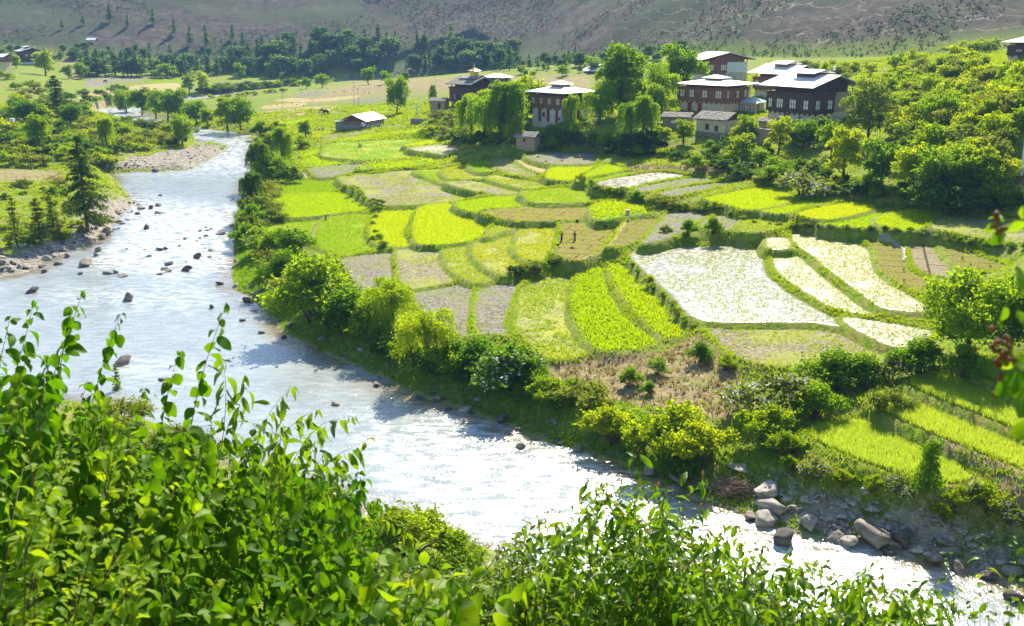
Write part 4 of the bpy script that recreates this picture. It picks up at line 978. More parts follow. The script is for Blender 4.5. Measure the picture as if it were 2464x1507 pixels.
for i, (u, v, h, l) in enumerate([(1965, 1150, 62, 'young yellow bush at the near left corner of the nearest grain plot'), (2030, 1172, 50, 'young bush under the front edge of the nearest grain plot'), (2105, 1178, 46, 'small sprig bush halfway along the nearest grain plot'), (2160, 1190, 52, 'pale sprig bush just left of the ivy covered post'), (2300, 1218, 56, 'young bush just right of the ivy covered post'), (2375, 1235, 80, 'taller yellow bush at the end of the nearest grain plot'), (2430, 1262, 70, 'grey green bush at the right edge above the stony shore'), (1905, 1135, 44, 'small bush between the big yellow bush and the grain'), (2270, 1255, 50, 'low bush on the dark earth below the ivy covered post'), (2345, 1190, 40, 'small bush on the bare earth between the grain strips')]):
    tree('yshrub' if i % 3 else 'blshrub', u, v, h, l, 'bush', 'young bushes above the boulder shore', 1.0)
chain([(600, 560), (620, 600), (660, 640), (700, 690), (740, 730)], 14, ['gshrub', 'shrub', 'oshrub'], (2.2, 4.0), 'bush of the thick riverside belt above the rapids', 'riverside belt above the rapids', (1.1, 1.5))
chain([(800, 790), (880, 815), (960, 860), (1060, 900), (1160, 925), (1260, 950), (1340, 985)], 16, ['gshrub', 'dshrub', 'shrub'], (1.8, 3.2), 'dark bush filling the riverside belt under the willows', 'riverside belt under the willows', (1.1, 1.5))
chain([(620, 360), (640, 400), (650, 450), (630, 490)], 9, ['gshrub', 'oshrub', 'shrub'], (2.0, 4.0), 'bush of the riverside belt by the hanging willows', 'riverside belt by the hanging willows', (1.1, 1.5))
# --- village
VG = 'trees around the village houses'
for a in [
 ('broad',955,275,92,'dark upright tree behind the long low shed',.72,0), ('cypress',1042,266,58,'dark cypress in front of the temple yard',1.0,0),
 ('willow',1135,330,100,'left willow of the dense group in front of the temple',1.25,1), ('willow',1168,338,118,'second willow of the dense group in front of the temple',1.2,0), ('willow',1205,342,140,'tallest willow of the group between temple and white house',1.1,2), ('willow',1228,345,142,'right willow of the group between temple and white house',1.0,1), ('broad',1240,350,72,'low bright tree at the foot of the willow group',1.1,2),
 ('ytree',1268,290,110,'pale slender tree left of the white plastered house',1.2,0), ('broad',1290,290,70,'small tree against the left wall of the white plastered house',.9,0),
 ('willow',1373,318,88,'narrow willow in front of the corner of the white house',.62,0), ('broad',1385,345,60,'bright bush tree under the narrow willow',1.0,2), ('willow',1442,300,100,'dark round willow right of the white house',1.15,2),
 ('tall',1492,282,176,'tallest tree of the village, rising over the roofs',1.05,0), ('broad',1512,290,92,'yellow green tree below the tallest village tree',1.0,2),
 ('willow',1545,345,112,'broad bright willow in front of the brown house',1.1,1), ('willow',1518,340,92,'left half of the bright willows before the brown house',1.0,0), ('willow',1590,265,110,'dark willow behind the left end of the brown house',1.1,2), ('broad',1632,240,130,'tree behind the topmost house',1.0,1), ('broad',1560,280,80,'dark tree filling the gap beside the tall tree',1.0,0),
 ('ytree',1645,346,60,'small round tree standing alone before the earth wall hut',1.4,0), ('ytree',1795,345,70,'bright tree over the corner of the stone roofed hut',1.3,0), ('ytree',1782,402,84,'bright tree on the slope under the stone roofed hut',1.4,0), ('ytree',1872,372,94,'narrow bright tree in front of the earth yard wall',1.1,0), ('ytree',1770,350,50,'thin bright tree against the stone roofed hut',1.2,0),
 ('otree',2085,345,158,'olive tree with a bare trunk beside the darkest house',1.0,0), ('dshrub',1960,345,70,'dark bush below the darkest house',1.4,0), ('broad',1930,360,72,'dark green tree at the foot of the yard wall',1.2,0), ('broad',2030,430,130,'round tree with pale crown below the darkest house',1.1,2), ('broad',2000,375,80,'tree hiding the base of the darkest house',1.1,0),
 ('broad',2262,318,95,'dark round tree in the middle of the orchard',1.25,0), ('broad',2270,190,58,'round tree below the roof at the right edge',1.2,1), ('broad',2345,215,56,'leafy tree under the far right house',1.2,2), ('broad',2430,225,46,'tree beside the far right house',1.2,0),
 ('broad',2120,455,120,'large bush tree right of the pale crowned one',1.2,1), ('broad',2190,470,128,'yellow green tree in the thick bushes',1.2,2), ('broad',2265,485,135,'dark tree in the thick bushes above the lime plots',1.25,0), ('broad',2330,480,130,'grey green tree at the right of the thick bushes',1.2,1), ('broad',2352,450,105,'light tree near the white flag pole',1.25,2), ('dshrub',2270,500,90,'dark bush under the trees above the lime plots',1.5,0), ('blshrub',1930,470,62,'pale flowering bush behind the shadowed lime plot',1.4,0),
 ('broad',1130,205,28,'small tree behind the temple roof',1.6,2)]:
    tree(a[0], a[1], a[2], a[3], a[4], 'bush' if 'shrub' in a[0] else 'tree', VG, a[5], a[6])
def scatter_px(poly, n, mind, kinds, hm, label, cat, group, wide=(1, 1.3), avoid=()):
    """spread plants over a picture region, each rooted on the ground there"""
    P = np.array(poly, float); got = []
    x0, y0 = P.min(0); x1, y1 = P.max(0)
    tries = 0
    while len(got) < n and tries < n * 40:
        tries += 1
        u, v = random.uniform(x0, x1), random.uniform(y0, y1)
        if not inside(np.array([u]), np.array([v]), poly)[0]: continue
        if any(inside(np.array([u]), np.array([v]), q)[0] for q in avoid): continue
        if any(abs(a - u) < mind[0] and abs(b - v) < mind[1] for a, b in got): continue
        p = G(u, v)
        if fieldmask(p[0], p[1]) < 1.0 or RSf(p[0], p[1]) < 1.2: continue
        got.append((u, v))
        lab = label
        if n >= 30:
            a, b = (v - y0) / (y1 - y0), (u - x0) / (x1 - x0)
            lab += ', ' + ('upper' if a < .34 else 'middle' if a < .67 else 'lower') + ' part, ' + ('left' if b < .34 else 'centre' if b < .67 else 'right')
        place(random.choice(kinds), p, random.uniform(*hm), lab, cat, group, random.uniform(*wide))
    return got
scatter_px([(2070,215),(2110,172),(2260,140),(2464,108),(2500,150),(2500,500),(2300,440),(2140,330),(2080,260)], 150, (17, 8), ['orchard'], (3.2, 5.6), 'small leafy fruit tree on the orchard slope', 'tree', 'fruit trees on the orchard slope', avoid=([(2370, 135), (2500, 125), (2500, 200), (2370, 185)], [(2415, 330), (2500, 330), (2500, 520), (2415, 500)]))
scatter_px([(1870,172),(2000,165),(2110,172),(2070,215),(1900,190)], 16, (15, 5), ['orchard'], (3.0, 5), 'fruit tree behind the village roofs', 'tree', 'fruit trees behind the roofs')
scatter_px([(1280,352),(1500,360),(1600,350),(1700,350),(1880,385),(2000,430),(2150,470),(2464,490),(2464,515),(2200,505),(2040,470),(1850,440),(1700,415),(1560,395),(1420,372),(1280,372)], 60, (24, 8), ['dshrub', 'shrub', 'dshrub', 'gshrub'], (1.6, 3.8), 'dark bush on the steep bank between village and fields', 'bush', 'bushes on the bank below the village', (1.1, 1.6))
scatter_px([(1010,290),(1090,270),(1110,330),(1180,352),(1120,362),(1030,330)], 14, (16, 7), ['oshrub', 'shrub'], (1.8, 3.4), 'olive hedge bush on the bank below the temple', 'bush', 'hedge bushes below the temple', (1.1, 1.5))
chain([(1400,440),(1450,460),(1530,480),(1600,500),(1680,515),(1720,505)], 20, ['shrub', 'gshrub', 'oshrub'], (1.0, 2.0), 'bush of the long hedge below the white flooded plot', 'hedge below the flooded plot')
chain([(1700,495),(1760,520),(1850,545),(1960,548),(2080,552),(2200,560),(2330,590),(2464,600)], 26, ['shrub', 'oshrub', 'gshrub'], (.6, 1.2), 'low bush of the hedge behind the flooded terraces', 'hedge behind the flooded terraces')
chain([(835,452),(880,480),(920,495),(905,520),(895,560),(915,590)], 12, ['shrub', 'oshrub'], (.7, 1.4), 'low bush on the bund right of the large lime plot', 'bushes on the bund by the lime plot')
chain([(1240,660),(1300,648),(1340,630)], 6, ['oshrub', 'dshrub'], (1.0, 1.8), 'brown green bush at the end of the path under the people', 'bushes under the seedling beds')
chain([(1520,640),(1560,680),(1620,740),(1670,790)], 9, ['shrub', 'oshrub'], (.6, 1.1), 'weedy bush on the bank under the largest flooded paddy', 'bushes under the largest paddy')
for u, v, h, l in [(1655, 565, 40, 'upright grey green bush before the cracked mud plot'), (1715, 562, 44, 'round bright bush right of the upright grey green one'), (1600, 560, 22, 'dry brown bush at the edge of the cracked mud plot')]:
    tree('gshrub' if h > 30 else 'oshrub', u, v, h, l, 'bush', None, 1.0)
chain([(1100, 345), (1180, 355), (1260, 335), (1330, 345), (1420, 350), (1500, 355), (1590, 350)], 16, ['broad', 'dshrub', 'gshrub'], (3.0, 5.0), 'green bush at the foot of the village trees', 'greenery at the foot of the village trees', (1.0, 1.4))
# --- the other bank
tree('pine', 212, 562, 238, 'tall pine beside the boulders, left of the river', 'tree', None, 1.0)
for u, v, h, l in [(42, 592, 122, 'young pine at the left edge above the boulders'), (98, 590, 118, 'young pine right of the one at the left edge'), (130, 560, 100, 'thin young pine behind the two front ones')]:
    tree('spine', u, v, h, l, 'tree', 'young pines on the left bank', 1.0)
tree('pine', 140, 282, 100, 'dark spreading conifer left of the far river bend', 'tree', None, 1.5)
for a in [('broad',110,182,62,'bright round tree right of the far tower house',1.25,2), ('broad',195,190,40,'upright tree at the edge of the far bank',1.0,0), ('broad',165,192,36,'small tree between the two on the far bank',1.0,1), ('broad',40,165,34,'small tree left of the far tower house',1.2,2), ('broad',98,300,52,'pale tree on the left hillside',1.1,1), ('willow',262,370,84,'light narrow tree behind the tall pine',.7,1), ('broad',95,365,95,'yellow tree in the thicket left of the pine',1.1,2), ('broad',60,300,60,'dark tree in the left thicket',1.3,0), ('broad',440,352,80,'slim tree at the tip of the thicket by the river',.7,0), ('broad',170,300,50,'round tree right of the dark spreading conifer',1.3,0)]:
    tree(a[0], a[1], a[2], a[3], a[4], 'tree', 'trees on the left bank', a[5], a[6])
scatter_px([(0,185),(60,185),(130,215),(190,230),(240,300),(330,290),(460,330),(470,345),(400,360),(290,375),(260,405),(150,405),(0,400)], 120, (17, 7), ['shrub', 'oshrub', 'shrub', 'yshrub', 'dshrub'], (2.0, 4.6), 'bush of the thicket on the left bank', 'bush', 'thicket on the left bank', (1.1, 1.6))
scatter_px([(0,440),(150,440),(250,470),(270,520),(200,575),(120,590),(0,600)], 34, (20, 12), ['shrub', 'oshrub', 'yshrub', 'gshrub'], (1.0, 2.2), 'low bush among the young pines', 'bush', 'bushes among the young pines', (1.1, 1.6))
scatter_px([(200,225),(330,205),(300,250),(260,250),(210,250)], 12, (16, 6), ['shrub', 'dshrub'], (2.0, 3.6), 'bush at the far river bend', 'bush', 'bushes at the far river bend', (1.2, 1.6))
# --- far flats
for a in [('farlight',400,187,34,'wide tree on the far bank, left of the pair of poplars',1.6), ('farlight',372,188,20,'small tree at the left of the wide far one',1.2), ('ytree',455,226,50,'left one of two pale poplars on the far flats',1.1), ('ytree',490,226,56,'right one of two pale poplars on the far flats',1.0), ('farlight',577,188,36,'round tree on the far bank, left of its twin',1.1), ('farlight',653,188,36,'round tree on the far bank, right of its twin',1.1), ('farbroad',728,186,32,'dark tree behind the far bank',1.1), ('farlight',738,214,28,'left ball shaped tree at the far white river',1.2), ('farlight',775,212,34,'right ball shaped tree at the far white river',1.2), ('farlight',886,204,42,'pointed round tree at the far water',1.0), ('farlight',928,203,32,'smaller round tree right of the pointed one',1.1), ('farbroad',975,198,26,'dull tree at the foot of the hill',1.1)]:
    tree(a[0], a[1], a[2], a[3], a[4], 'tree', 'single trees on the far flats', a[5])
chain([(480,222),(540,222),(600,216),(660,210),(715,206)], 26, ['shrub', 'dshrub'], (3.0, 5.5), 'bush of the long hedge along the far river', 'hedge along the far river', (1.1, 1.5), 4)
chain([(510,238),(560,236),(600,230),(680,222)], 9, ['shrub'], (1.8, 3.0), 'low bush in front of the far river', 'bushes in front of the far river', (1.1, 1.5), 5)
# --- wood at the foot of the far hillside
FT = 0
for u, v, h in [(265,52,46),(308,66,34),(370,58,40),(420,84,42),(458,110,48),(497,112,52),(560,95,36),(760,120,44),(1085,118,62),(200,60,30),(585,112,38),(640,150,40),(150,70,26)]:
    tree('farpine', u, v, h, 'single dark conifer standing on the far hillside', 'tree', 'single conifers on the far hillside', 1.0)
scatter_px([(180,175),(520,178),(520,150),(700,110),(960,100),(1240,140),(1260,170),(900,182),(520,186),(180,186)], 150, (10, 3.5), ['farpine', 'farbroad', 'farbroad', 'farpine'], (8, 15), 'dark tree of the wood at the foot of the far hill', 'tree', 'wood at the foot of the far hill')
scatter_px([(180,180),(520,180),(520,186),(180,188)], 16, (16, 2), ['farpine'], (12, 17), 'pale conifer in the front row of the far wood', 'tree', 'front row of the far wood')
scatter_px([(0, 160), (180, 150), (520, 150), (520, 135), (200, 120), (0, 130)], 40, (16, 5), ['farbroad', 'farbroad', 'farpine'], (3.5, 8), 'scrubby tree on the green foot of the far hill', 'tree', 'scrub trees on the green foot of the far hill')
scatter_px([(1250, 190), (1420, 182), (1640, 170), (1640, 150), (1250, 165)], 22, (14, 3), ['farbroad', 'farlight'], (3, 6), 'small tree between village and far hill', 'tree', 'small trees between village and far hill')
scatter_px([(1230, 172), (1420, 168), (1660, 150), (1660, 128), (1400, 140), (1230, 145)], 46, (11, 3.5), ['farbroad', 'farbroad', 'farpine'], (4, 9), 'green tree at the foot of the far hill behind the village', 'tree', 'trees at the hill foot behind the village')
# scrub dots on the hillside
n = 34000
x = rng.uniform(-520, 560, n); y = toe(x) + rng.uniform(2, 260, n); z = H(x, y); u, v = project(np.stack([x, y, z], -1))
k = (u > -60) & (u < 2520) & (v > -40) & (fbm(x * .02, y * .02, 3) > .40 + .12 * rng.random(len(x))); x, y, z = x[k], y[k], z[k]
rr_ = rng.uniform(.4, 1.0, len(x)) ** 1.2 * 1.5
Pb = np.repeat(np.stack([x, y, z], 1), 5, 0) + rng.normal(size=(len(x) * 5, 3)) * np.repeat(rr_, 5)[:, None] * [.6, .6, .22] + np.c_[np.zeros((len(x) * 5, 2)), np.repeat(rr_, 5) * .25]
V, Fc = leaf_cards(Pb, .85, .5, .8)
tag(obj('hillside_scrub', mesh_np('scrub', V, [Fc]), ML['scrub']), 'grey green scrub dotted over the far hillside', 'scrub', kind='stuff')
# ================================================================== buildings
MTIM = plain_mat('dark_timber', (0.09, 0.042, 0.03), .75, 5, .4, .4, .02, c2=(0.14, 0.07, 0.05), stretch=(1, 1, .2))
MTIMR = plain_mat('red_timber', (0.24, 0.10, 0.06), .75, 5, .4, .4, .02, c2=(0.38, 0.18, 0.10), stretch=(1, 1, .2))
MTIMB = plain_mat('black_timber', (0.085, 0.045, 0.038), .75, 5, .4, .4, .02, c2=(0.15, 0.085, 0.065), stretch=(1, 1, .2))
MPLAST = plain_mat('white_plaster', (0.66, 0.64, 0.58), .9, 1.2, .15, .3, .02, c2=(0.80, 0.78, 0.72))
MCREAM = plain_mat('cream_plaster', (0.56, 0.44, 0.27), .9, 1.4, .2, .3, .02, c2=(0.74, 0.62, 0.42))
MEARTH = plain_mat('rammed_earth', (0.36, 0.25, 0.14), .95, 1.6, .3, .6, .05, c2=(0.50, 0.37, 0.22), stretch=(1, 1, 2.2))
MPANE = plain_mat('window_pane', (0.76, 0.70, 0.52), .35, 2, .1, spec=.5, c2=(0.84, 0.80, 0.66))
MROOF = plain_mat('white_roof_sheet', (0.66, 0.66, 0.68), .42, .9, .10, .25, .02, spec=.5, c2=(0.82, 0.82, 0.83), stretch=(6, .4, .4))
MROOFB = plain_mat('blue_grey_roof_sheet', (0.33, 0.42, 0.46), .4, .9, .15, .25, .02, spec=.5, c2=(0.50, 0.60, 0.62), stretch=(6, .4, .4))
MSLATE = plain_mat('wood_shingle', (0.16, 0.145, 0.13), .85, 2.4, .4, .5, .03, c2=(0.42, 0.39, 0.35))
MSTONE = plain_mat('dry_stone', (0.17, 0.14, 0.11), .95, 2.2, .4, .9, .1, c2=(0.36, 0.31, 0.25))
MGOLD = plain_mat('gilded_metal', (0.62, 0.40, 0.10), .35, 3, .2, metal=.7, c2=(0.80, 0.58, 0.20))
MREDW = plain_mat('red_band', (0.28, 0.05, 0.03), .8, 3, .2)
MCONC = plain_mat('grey_boards', (0.20, 0.19, 0.18), .9, 3, .3, c2=(0.32, 0.31, 0.29))
PANE_MESH = {}
def part(name, mb, mat, parent, smooth_=False):
    me = mb.mesh(name, smooth_); return obj(name, me, mat, parent)
def pbox(name, parent, mat, *b):
    mb = MB(); mb.box(*b); return part(name, mb, mat, parent)
def face_map(face, W, D, off):
    """maps (along, out, z) on a wall to house axes; front wall at y=0, house reaches back to y=D, x from -W/2 to W/2"""
    if face == 'F': return lambda a, o, z: (a, -o - off, z)
    if face == 'R': return lambda a, o, z: (W / 2 + o + off, a, z)
    if face == 'L': return lambda a, o, z: (-W / 2 - o - off, D - a, z)
def fbox(mb, fm, a0, a1, o0, o1, z0, z1):
    p, q = fm(a0, o0, z0), fm(a1, o1, z1)
    mb.box(min(p[0], q[0]), max(p[0], q[0]), min(p[1], q[1]), max(p[1], q[1]), z0, z1)
def window(parent, fm, a, z, w, h, nx, ny, mat, pane=None, name='window'):
    mb = MB(); t = .11
    for i in range(nx + 1):
        x = a - w / 2 + w * i / nx; fbox(mb, fm, x - t / 2, x + t / 2, .0, .16, z - t, z + h + t)
    for j in range(ny + 1):
        y = z + h * j / ny; fbox(mb, fm, a - w / 2 - t * .4, a + w / 2 + t * .4, .0, .145, y - t / 2, y + t / 2)
    win = part(name, mb, mat, parent)
    for i in range(nx):
        for j in range(ny):
            m2 = MB(); x0 = a - w / 2 + w * i / nx + t / 2; y0 = z + h * j / ny + t / 2
            fbox(m2, fm, x0, x0 + w / nx - t, .02, .09, y0, y0 + h / ny - t)
            part('pane', m2, pane or MPANE, win)
    return win
def roof_gable(parent, name, mat, x0, x1, y0, y1, z, rise, th=.16, under=None):
    """ridge runs along x"""
    ym = (y0 + y1) / 2
    mb = MB()
    V = [(x0, y0, z), (x1, y0, z), (x1, ym, z + rise), (x0, ym, z + rise), (x0, y1, z), (x1, y1, z)]
    V2 = [(a, b, c - th) for a, b, c in V]
    mb.add(V + V2, [(0, 1, 2, 3), (3, 2, 5, 4), (7, 6, 9, 8), (8, 9, 10, 11), (1, 0, 6, 7), (4, 5, 11, 10), (0, 3, 9, 6), (3, 4, 10, 9), (2, 1, 7, 8), (5, 2, 8, 11)])
    return part(name, mb, mat, parent)
def roof_hip(parent, name, mat, x0, x1, y0, y1, z, rise, inset, th=.14):
    mb = MB(); ym = (y0 + y1) / 2
    V = [(x0, y0, z), (x1, y0, z), (x1, y1, z), (x0, y1, z), (x0 + inset, ym, z + rise), (x1 - inset, ym, z + rise)]
    V2 = [(a, b, c - th) for a, b, c in V[:4]]
    mb.add(V + V2, [(0, 1, 5, 4), (1, 2, 5), (2, 3, 4, 5), (3, 0, 4), (0, 6, 7, 1), (1, 7, 8, 2), (2, 8, 9, 3), (3, 9, 6, 0), (9, 8, 7, 6)])
    return part(name, mb, mat, parent)
def house(name, label, corner, e, rel, side, W, D, h1, h2, h3, ov, rise, kind='gable', lantern=(.38, .4, 1.1), low=MCREAM, rab=MTIM, wins=((), ()), wz=None, roof=MROOF, sidewall=None, rab_side=1.0, group='houses of the village', win_n=(3, 2), doors=(), lowwin=(), arches=True, attic=True):
    """corner: picture point of the nearest wall corner at the ground; rel: turn against the line of sight"""
    c = Wz(corner[0], corner[1], e); az = math.atan2(c[0], c[1])
    rz = rel - az
    cl = np.array([W / 2 if side == 'R' else -W / 2, 0])
    co, si = math.cos(rz), math.sin(rz)
    o = (c[0] - (cl[0] * co - cl[1] * si), c[1] - (cl[0] * si + cl[1] * co), e)
    r = empty(name, o, rz); tag(r, label, 'house', group)
    # lower storey
    pbox('lower_wall', r, low, -W / 2, W / 2, 0, D, -2.2, h1)
    # bare side and rear walls up to the attic
    sw = sidewall or low
    pbox('upper_wall', r, sw, -W / 2 + .03, W / 2 - .03, .05, D - .03, h1 + .002, h2)
    # projecting timber storey
    pj = .45; yr = D * rab_side
    mb = MB(); mb.box(-W / 2 - pj, W / 2 + pj, -pj, yr, h1 - .15, h2 - .003)
    rb = part('timber_storey', mb, rab, r)
    mb = MB()
    for k, (dz, dp) in enumerate([(0, .10), (.22, .2), (.44, .32)]):
        mb.box(-W / 2 - pj - dp, W / 2 + pj + dp, -pj - dp, yr + dp * .5, h2 - .72 + dz, h2 - .56 + dz)
    for k, dz in enumerate([0, .24]): mb.box(-W / 2 - pj - .08 - .06 * k, W / 2 + pj + .08 + .06 * k, -pj - .08 - .06 * k, yr + .04, h1 + .05 + dz, h1 + .19 + dz)
    part('cornice', mb, rab, r)
    fmF, fmR, fmL = face_map('F', W, D, pj), face_map('R', W, D, pj), face_map('L', W, D, pj)
    z0, wh = wz if wz else (h1 + .75, min(1.9, h2 - h1 - 1.7))
    mb = MB()
    for x in np.arange(-W / 2 - pj + .2, W / 2 + pj, .62): fbox(mb, fmF, x - .06, x + .06, 0, .07, h1 + .42, h2 - .74)
    for y in np.arange(.1, yr - .1, .62): fbox(mb, fmR, y - .06, y + .06, 0, .07, h1 + .42, h2 - .74)
    if side == 'L':
        for y in np.arange(.1, D - .1, .62): fbox(mb, fmL, y - .06, y + .06, 0, .07, h1 + .42, h2 - .74)
    part('stud_panel', mb, rab, r)
    for a, w, nx in wins[0]: window(r, fmF, a * W / 2, z0, w, wh, nx, win_n[1], rab)
    for a, w, nx in wins[1]: window(r, fmR if side == 'R' else fmL, a * D, z0, w, wh, nx, win_n[1], rab)
    fg = face_map('F', W, D, 0); fg2 = face_map('R' if side == 'R' else 'L', W, D, 0)
    for f_, a, w, zb, hh in lowwin: window(r, fg if f_ == 'F' else fg2, a, zb, w, hh, 1, 1, rab, MTIMB)
    for f_, a, w, hh in doors:
        mb = MB(); fbox(mb, fg if f_ == 'F' else fg2, a - w / 2, a + w / 2, 0, .12, -.3, hh); dr = part('door', mb, MREDW if rab is MTIMR else rab, r)
        mb = MB(); fbox(mb, fg if f_ == 'F' else fg2, a - w / 2 - .14, a + w / 2 + .14, .0, .2, hh, hh + .2); part('lintel', mb, rab, dr)
    if arches:
        for f_, L_ in ((fg, W), (fg2, D * rab_side)):
            n = max(3, int(L_ / 1.5))
            for k in range(n):
                a = (-W / 2 if f_ is fg else 0) + L_ * (k + .5) / n; w = L_ / n * .8
                mb = MB(); fbox(mb, f_, a - w * .07, a + w * .07, .0, .3, h1 - .75, h1 - .16); fbox(mb, f_, a - w * .30, a + w * .30, .0, .34, h1 - .42, h1 - .17)
                part('bracket', mb, rab, r)
    # open attic with posts
    if attic:
        pbox('attic_core', r, rab, -W / 2 + 1.0, W / 2 - 1.0, .9, D - .9, h2 + .002, h3 - .1)
        mb = MB()
        for x in np.linspace(-W / 2 + .15, W / 2 - .15, 6):
            for y in (.15, D - .15): mb.box(x - .1, x + .1, y - .1, y + .1, h2 - .02, h3 + .05)
        for y in np.linspace(.15, D - .15, 5)[1:-1]:
            for x in (-W / 2 + .15, W / 2 - .15): mb.box(x - .1, x + .1, y - .1, y + .1, h2 - .02, h3 + (rise * .55 if kind == 'gable' else .05))
        part('attic_post', mb, rab, r)
    x0, x1, y0, y1 = -W / 2 - ov[0], W / 2 + ov[0], -ov[1], D + ov[1]
    if kind == 'gable':
        rf = roof_gable(r, 'roof', roof, x0, x1, y0, y1, h3, rise)
        mb = MB(); ym = (y0 + y1) / 2
        for x in np.linspace(x0 + .12, x1 - .12, 9):
            for sgn in (-1, 1):
                ye = y0 + .1 if sgn < 0 else y1 - .1
                a, b = np.array([x, ye, h3 - .27 + .02]), np.array([x, ym, h3 + rise - .29])
                mb.tube([a, b], [.09, .09], 4)
        for t in np.linspace(.1, .95, 6):
            for sgn in (-1, 1):
                y = ym + sgn * (ym - y0) * (1 - t); z = h3 + rise * t - .33
                mb.tube([(x0 + .1, y, z), (x1 - .1, y, z)], [.08, .08], 4)
        part('rafter', mb, rab, r)
        for x in (-W / 2 + 1.0, W / 2 - 1.0):   # timber filling under the gable
            mb = MB(); ya, yb = .9, D - .9
            fx = lambda y: h3 - .35 + rise * (1 - abs(y - ym) / (ym - y0))
            mb.add([(x - .06, ya, h3 - .12), (x - .06, yb, h3 - .12), (x - .06, yb, fx(yb)), (x - .06, ym, fx(ym)), (x - .06, ya, fx(ya)), (x + .06, ya, h3 - .12), (x + .06, yb, h3 - .12), (x + .06, yb, fx(yb)), (x + .06, ym, fx(ym)), (x + .06, ya, fx(ya))],
                   [(0, 1, 2, 3, 4), (9, 8, 7, 6, 5), (0, 5, 6, 1), (1, 6, 7, 2), (2, 7, 8, 3), (3, 8, 9, 4), (4, 9, 5, 0)])
            part('gable_boards', mb, rab, r)
    else:
        rf = roof_hip(r, 'roof', roof, x0, x1, y0, y1, h3, rise, (y1 - y0) * .42)
        mb = MB()
        for x in np.linspace(x0 + .3, x1 - .3, 10): mb.box(x - .06, x + .06, y0 + .08, y1 - .08, h3 - .3, h3 - .15)
        part('rafter', mb, rab, r)
    if lantern:
        lw, ld, lh = lantern
        xm, ym = 0, (y0 + y1) / 2; a, b = (x1 - x0) * lw / 2, (y1 - y0) * ld / 2
        zb = h3 + rise
        mb = MB(); mb.box(-a * .72, a * .72, ym - b * .66, ym + b * .66, zb - rise * .5, zb + lh * .32); part('lantern_box', mb, rab, rf)
        if kind == 'gable': roof_gable(rf, 'lantern_roof', roof, -a, a, ym - b, ym + b, zb + lh * .30, lh * .7, .12)
        else: roof_hip(rf, 'lantern_roof', roof, -a, a, ym - b, ym + b, zb + lh * .34, lh * .75, b * .8, .12)
    return r
def Hp(x, y): return fr('H', [(x, y)])[0]
def Tp(x, y): return fr('T', [(x, y)])[0]
d2r = math.radians
house('farmhouse', 'darkest large farmhouse with black timber storey and earth side wall', Hp(1838, 985), 15, d2r(-41), 'R', 14, 13.6, 3.0, 7.6, 9.0, (1.5, 2.4), 2.6, 'gable', (.44, .42, 1.1), MCREAM, MTIMB,
      (((-.86, 1.2, 2), (-.42, 2.0, 3), (.16, 2.0, 3), (.74, 1.5, 2)), ((.06, 1.5, 2), (.37, 1.6, 2))), (3.75, 2.15), sidewall=MEARTH, rab_side=.50, doors=(('F', -1.0, 1.3, 2.2),), lowwin=(('F', 3.2, .7, .9, 1.0), ('R', 10.5, .8, 5.0, 1.1), ('R', 8.8, 1.1, 7.75, 1.0)))
house('farmhouse', 'brown farmhouse with a hipped white roof and cream windows', Hp(808, 832), 16, d2r(-33), 'R', 13.6, 12.5, 2.9, 6.3, 7.1, (2.0, 2.0), 1.15, 'hip', (.34, .32, .9), MCREAM, MTIMR,
      (((-.88, 1.5, 2), (-.44, 1.5, 2), (.16, 1.5, 2), (.78, 1.8, 3)), ((.06, 1.1, 2), (.42, 1.3, 2), (.72, 1.3, 2))), (3.7, 1.9), rab_side=.85, doors=(('F', -3.8, 1.2, 2.2), ('F', -.6, 1.2, 2.2)))
house('farmhouse', 'white plastered farmhouse behind willows, with red timber and hipped roof', Tp(1840, 915), 14, d2r(-44), 'R', 10.6, 10.0, 3.6, 6.4, 7.3, (1.7, 1.7), 1.5, 'hip', (.36, .36, 1.1), MPLAST, MTIMR,
      (((-.84, 1.3, 3), (-.30, 1.3, 3), (.26, 1.3, 3), (.84, 1.2, 2)), ((.10, 1.2, 2), (.54, 1.5, 2), (.9, 1.2, 2))), (4.2, 1.75), doors=(('F', -2.6, 1.0, 2.9), ('F', .5, .9, 2.9), ('F', 3.6, .9, 2.9), ('R', 6.0, 1.0, 2.9)), lowwin=(('F', 4.6, .45, .4, .6), ('F', -1.1, .8, 1.0, 1.0)))
house('farmhouse', 'topmost farmhouse with patched white side wall and open gable', Hp(575, 470), 19, d2r(-60), 'R', 10.5, 17.0, 3.2, 6.6, 7.6, (2.0, 2.2), 2.4, 'gable', None, MCREAM, MTIMR,
      (((-.7, 1.0, 2), (-.1, 1.0, 2), (.5, 1.0, 2)), ((.03, .9, 2), (.14, 2.0, 3), (.42, 2.0, 3))), (3.9, 1.9), rab_side=.5, sidewall=MPLAST)
house('farmhouse', 'farmhouse half hidden behind the darkest one, white gabled roof', (1890, 243), 17, d2r(-41), 'R', 12, 12, 3.0, 6.4, 7.5, (1.6, 2.0), 2.3, 'gable', (.42, .42, 1.1), MCREAM, MTIMR, (((-.8, 1.5, 2), (-.2, 1.5, 2)), ()), None)
house('farmhouse', 'white roofed house peeping out behind the tall tree', (1438, 203), 12, d2r(-50), 'R', 9, 9, 2.4, 5.0, 5.8, (1.5, 1.8), 2.0, 'gable', (.42, .42, 1.0), MCREAM, MTIM, (((0, 1.5, 2),), ()), None)
house('farmhouse', 'white roofed building right behind the dark temple', (1207, 212), 11.5, d2r(-30), 'R', 9, 7, 2.0, 3.9, 4.4, (1.3, 1.5), 1.5, 'hip', None, MCREAM, MTIM, (((0, 1.5, 2),), ()), None, attic=False)
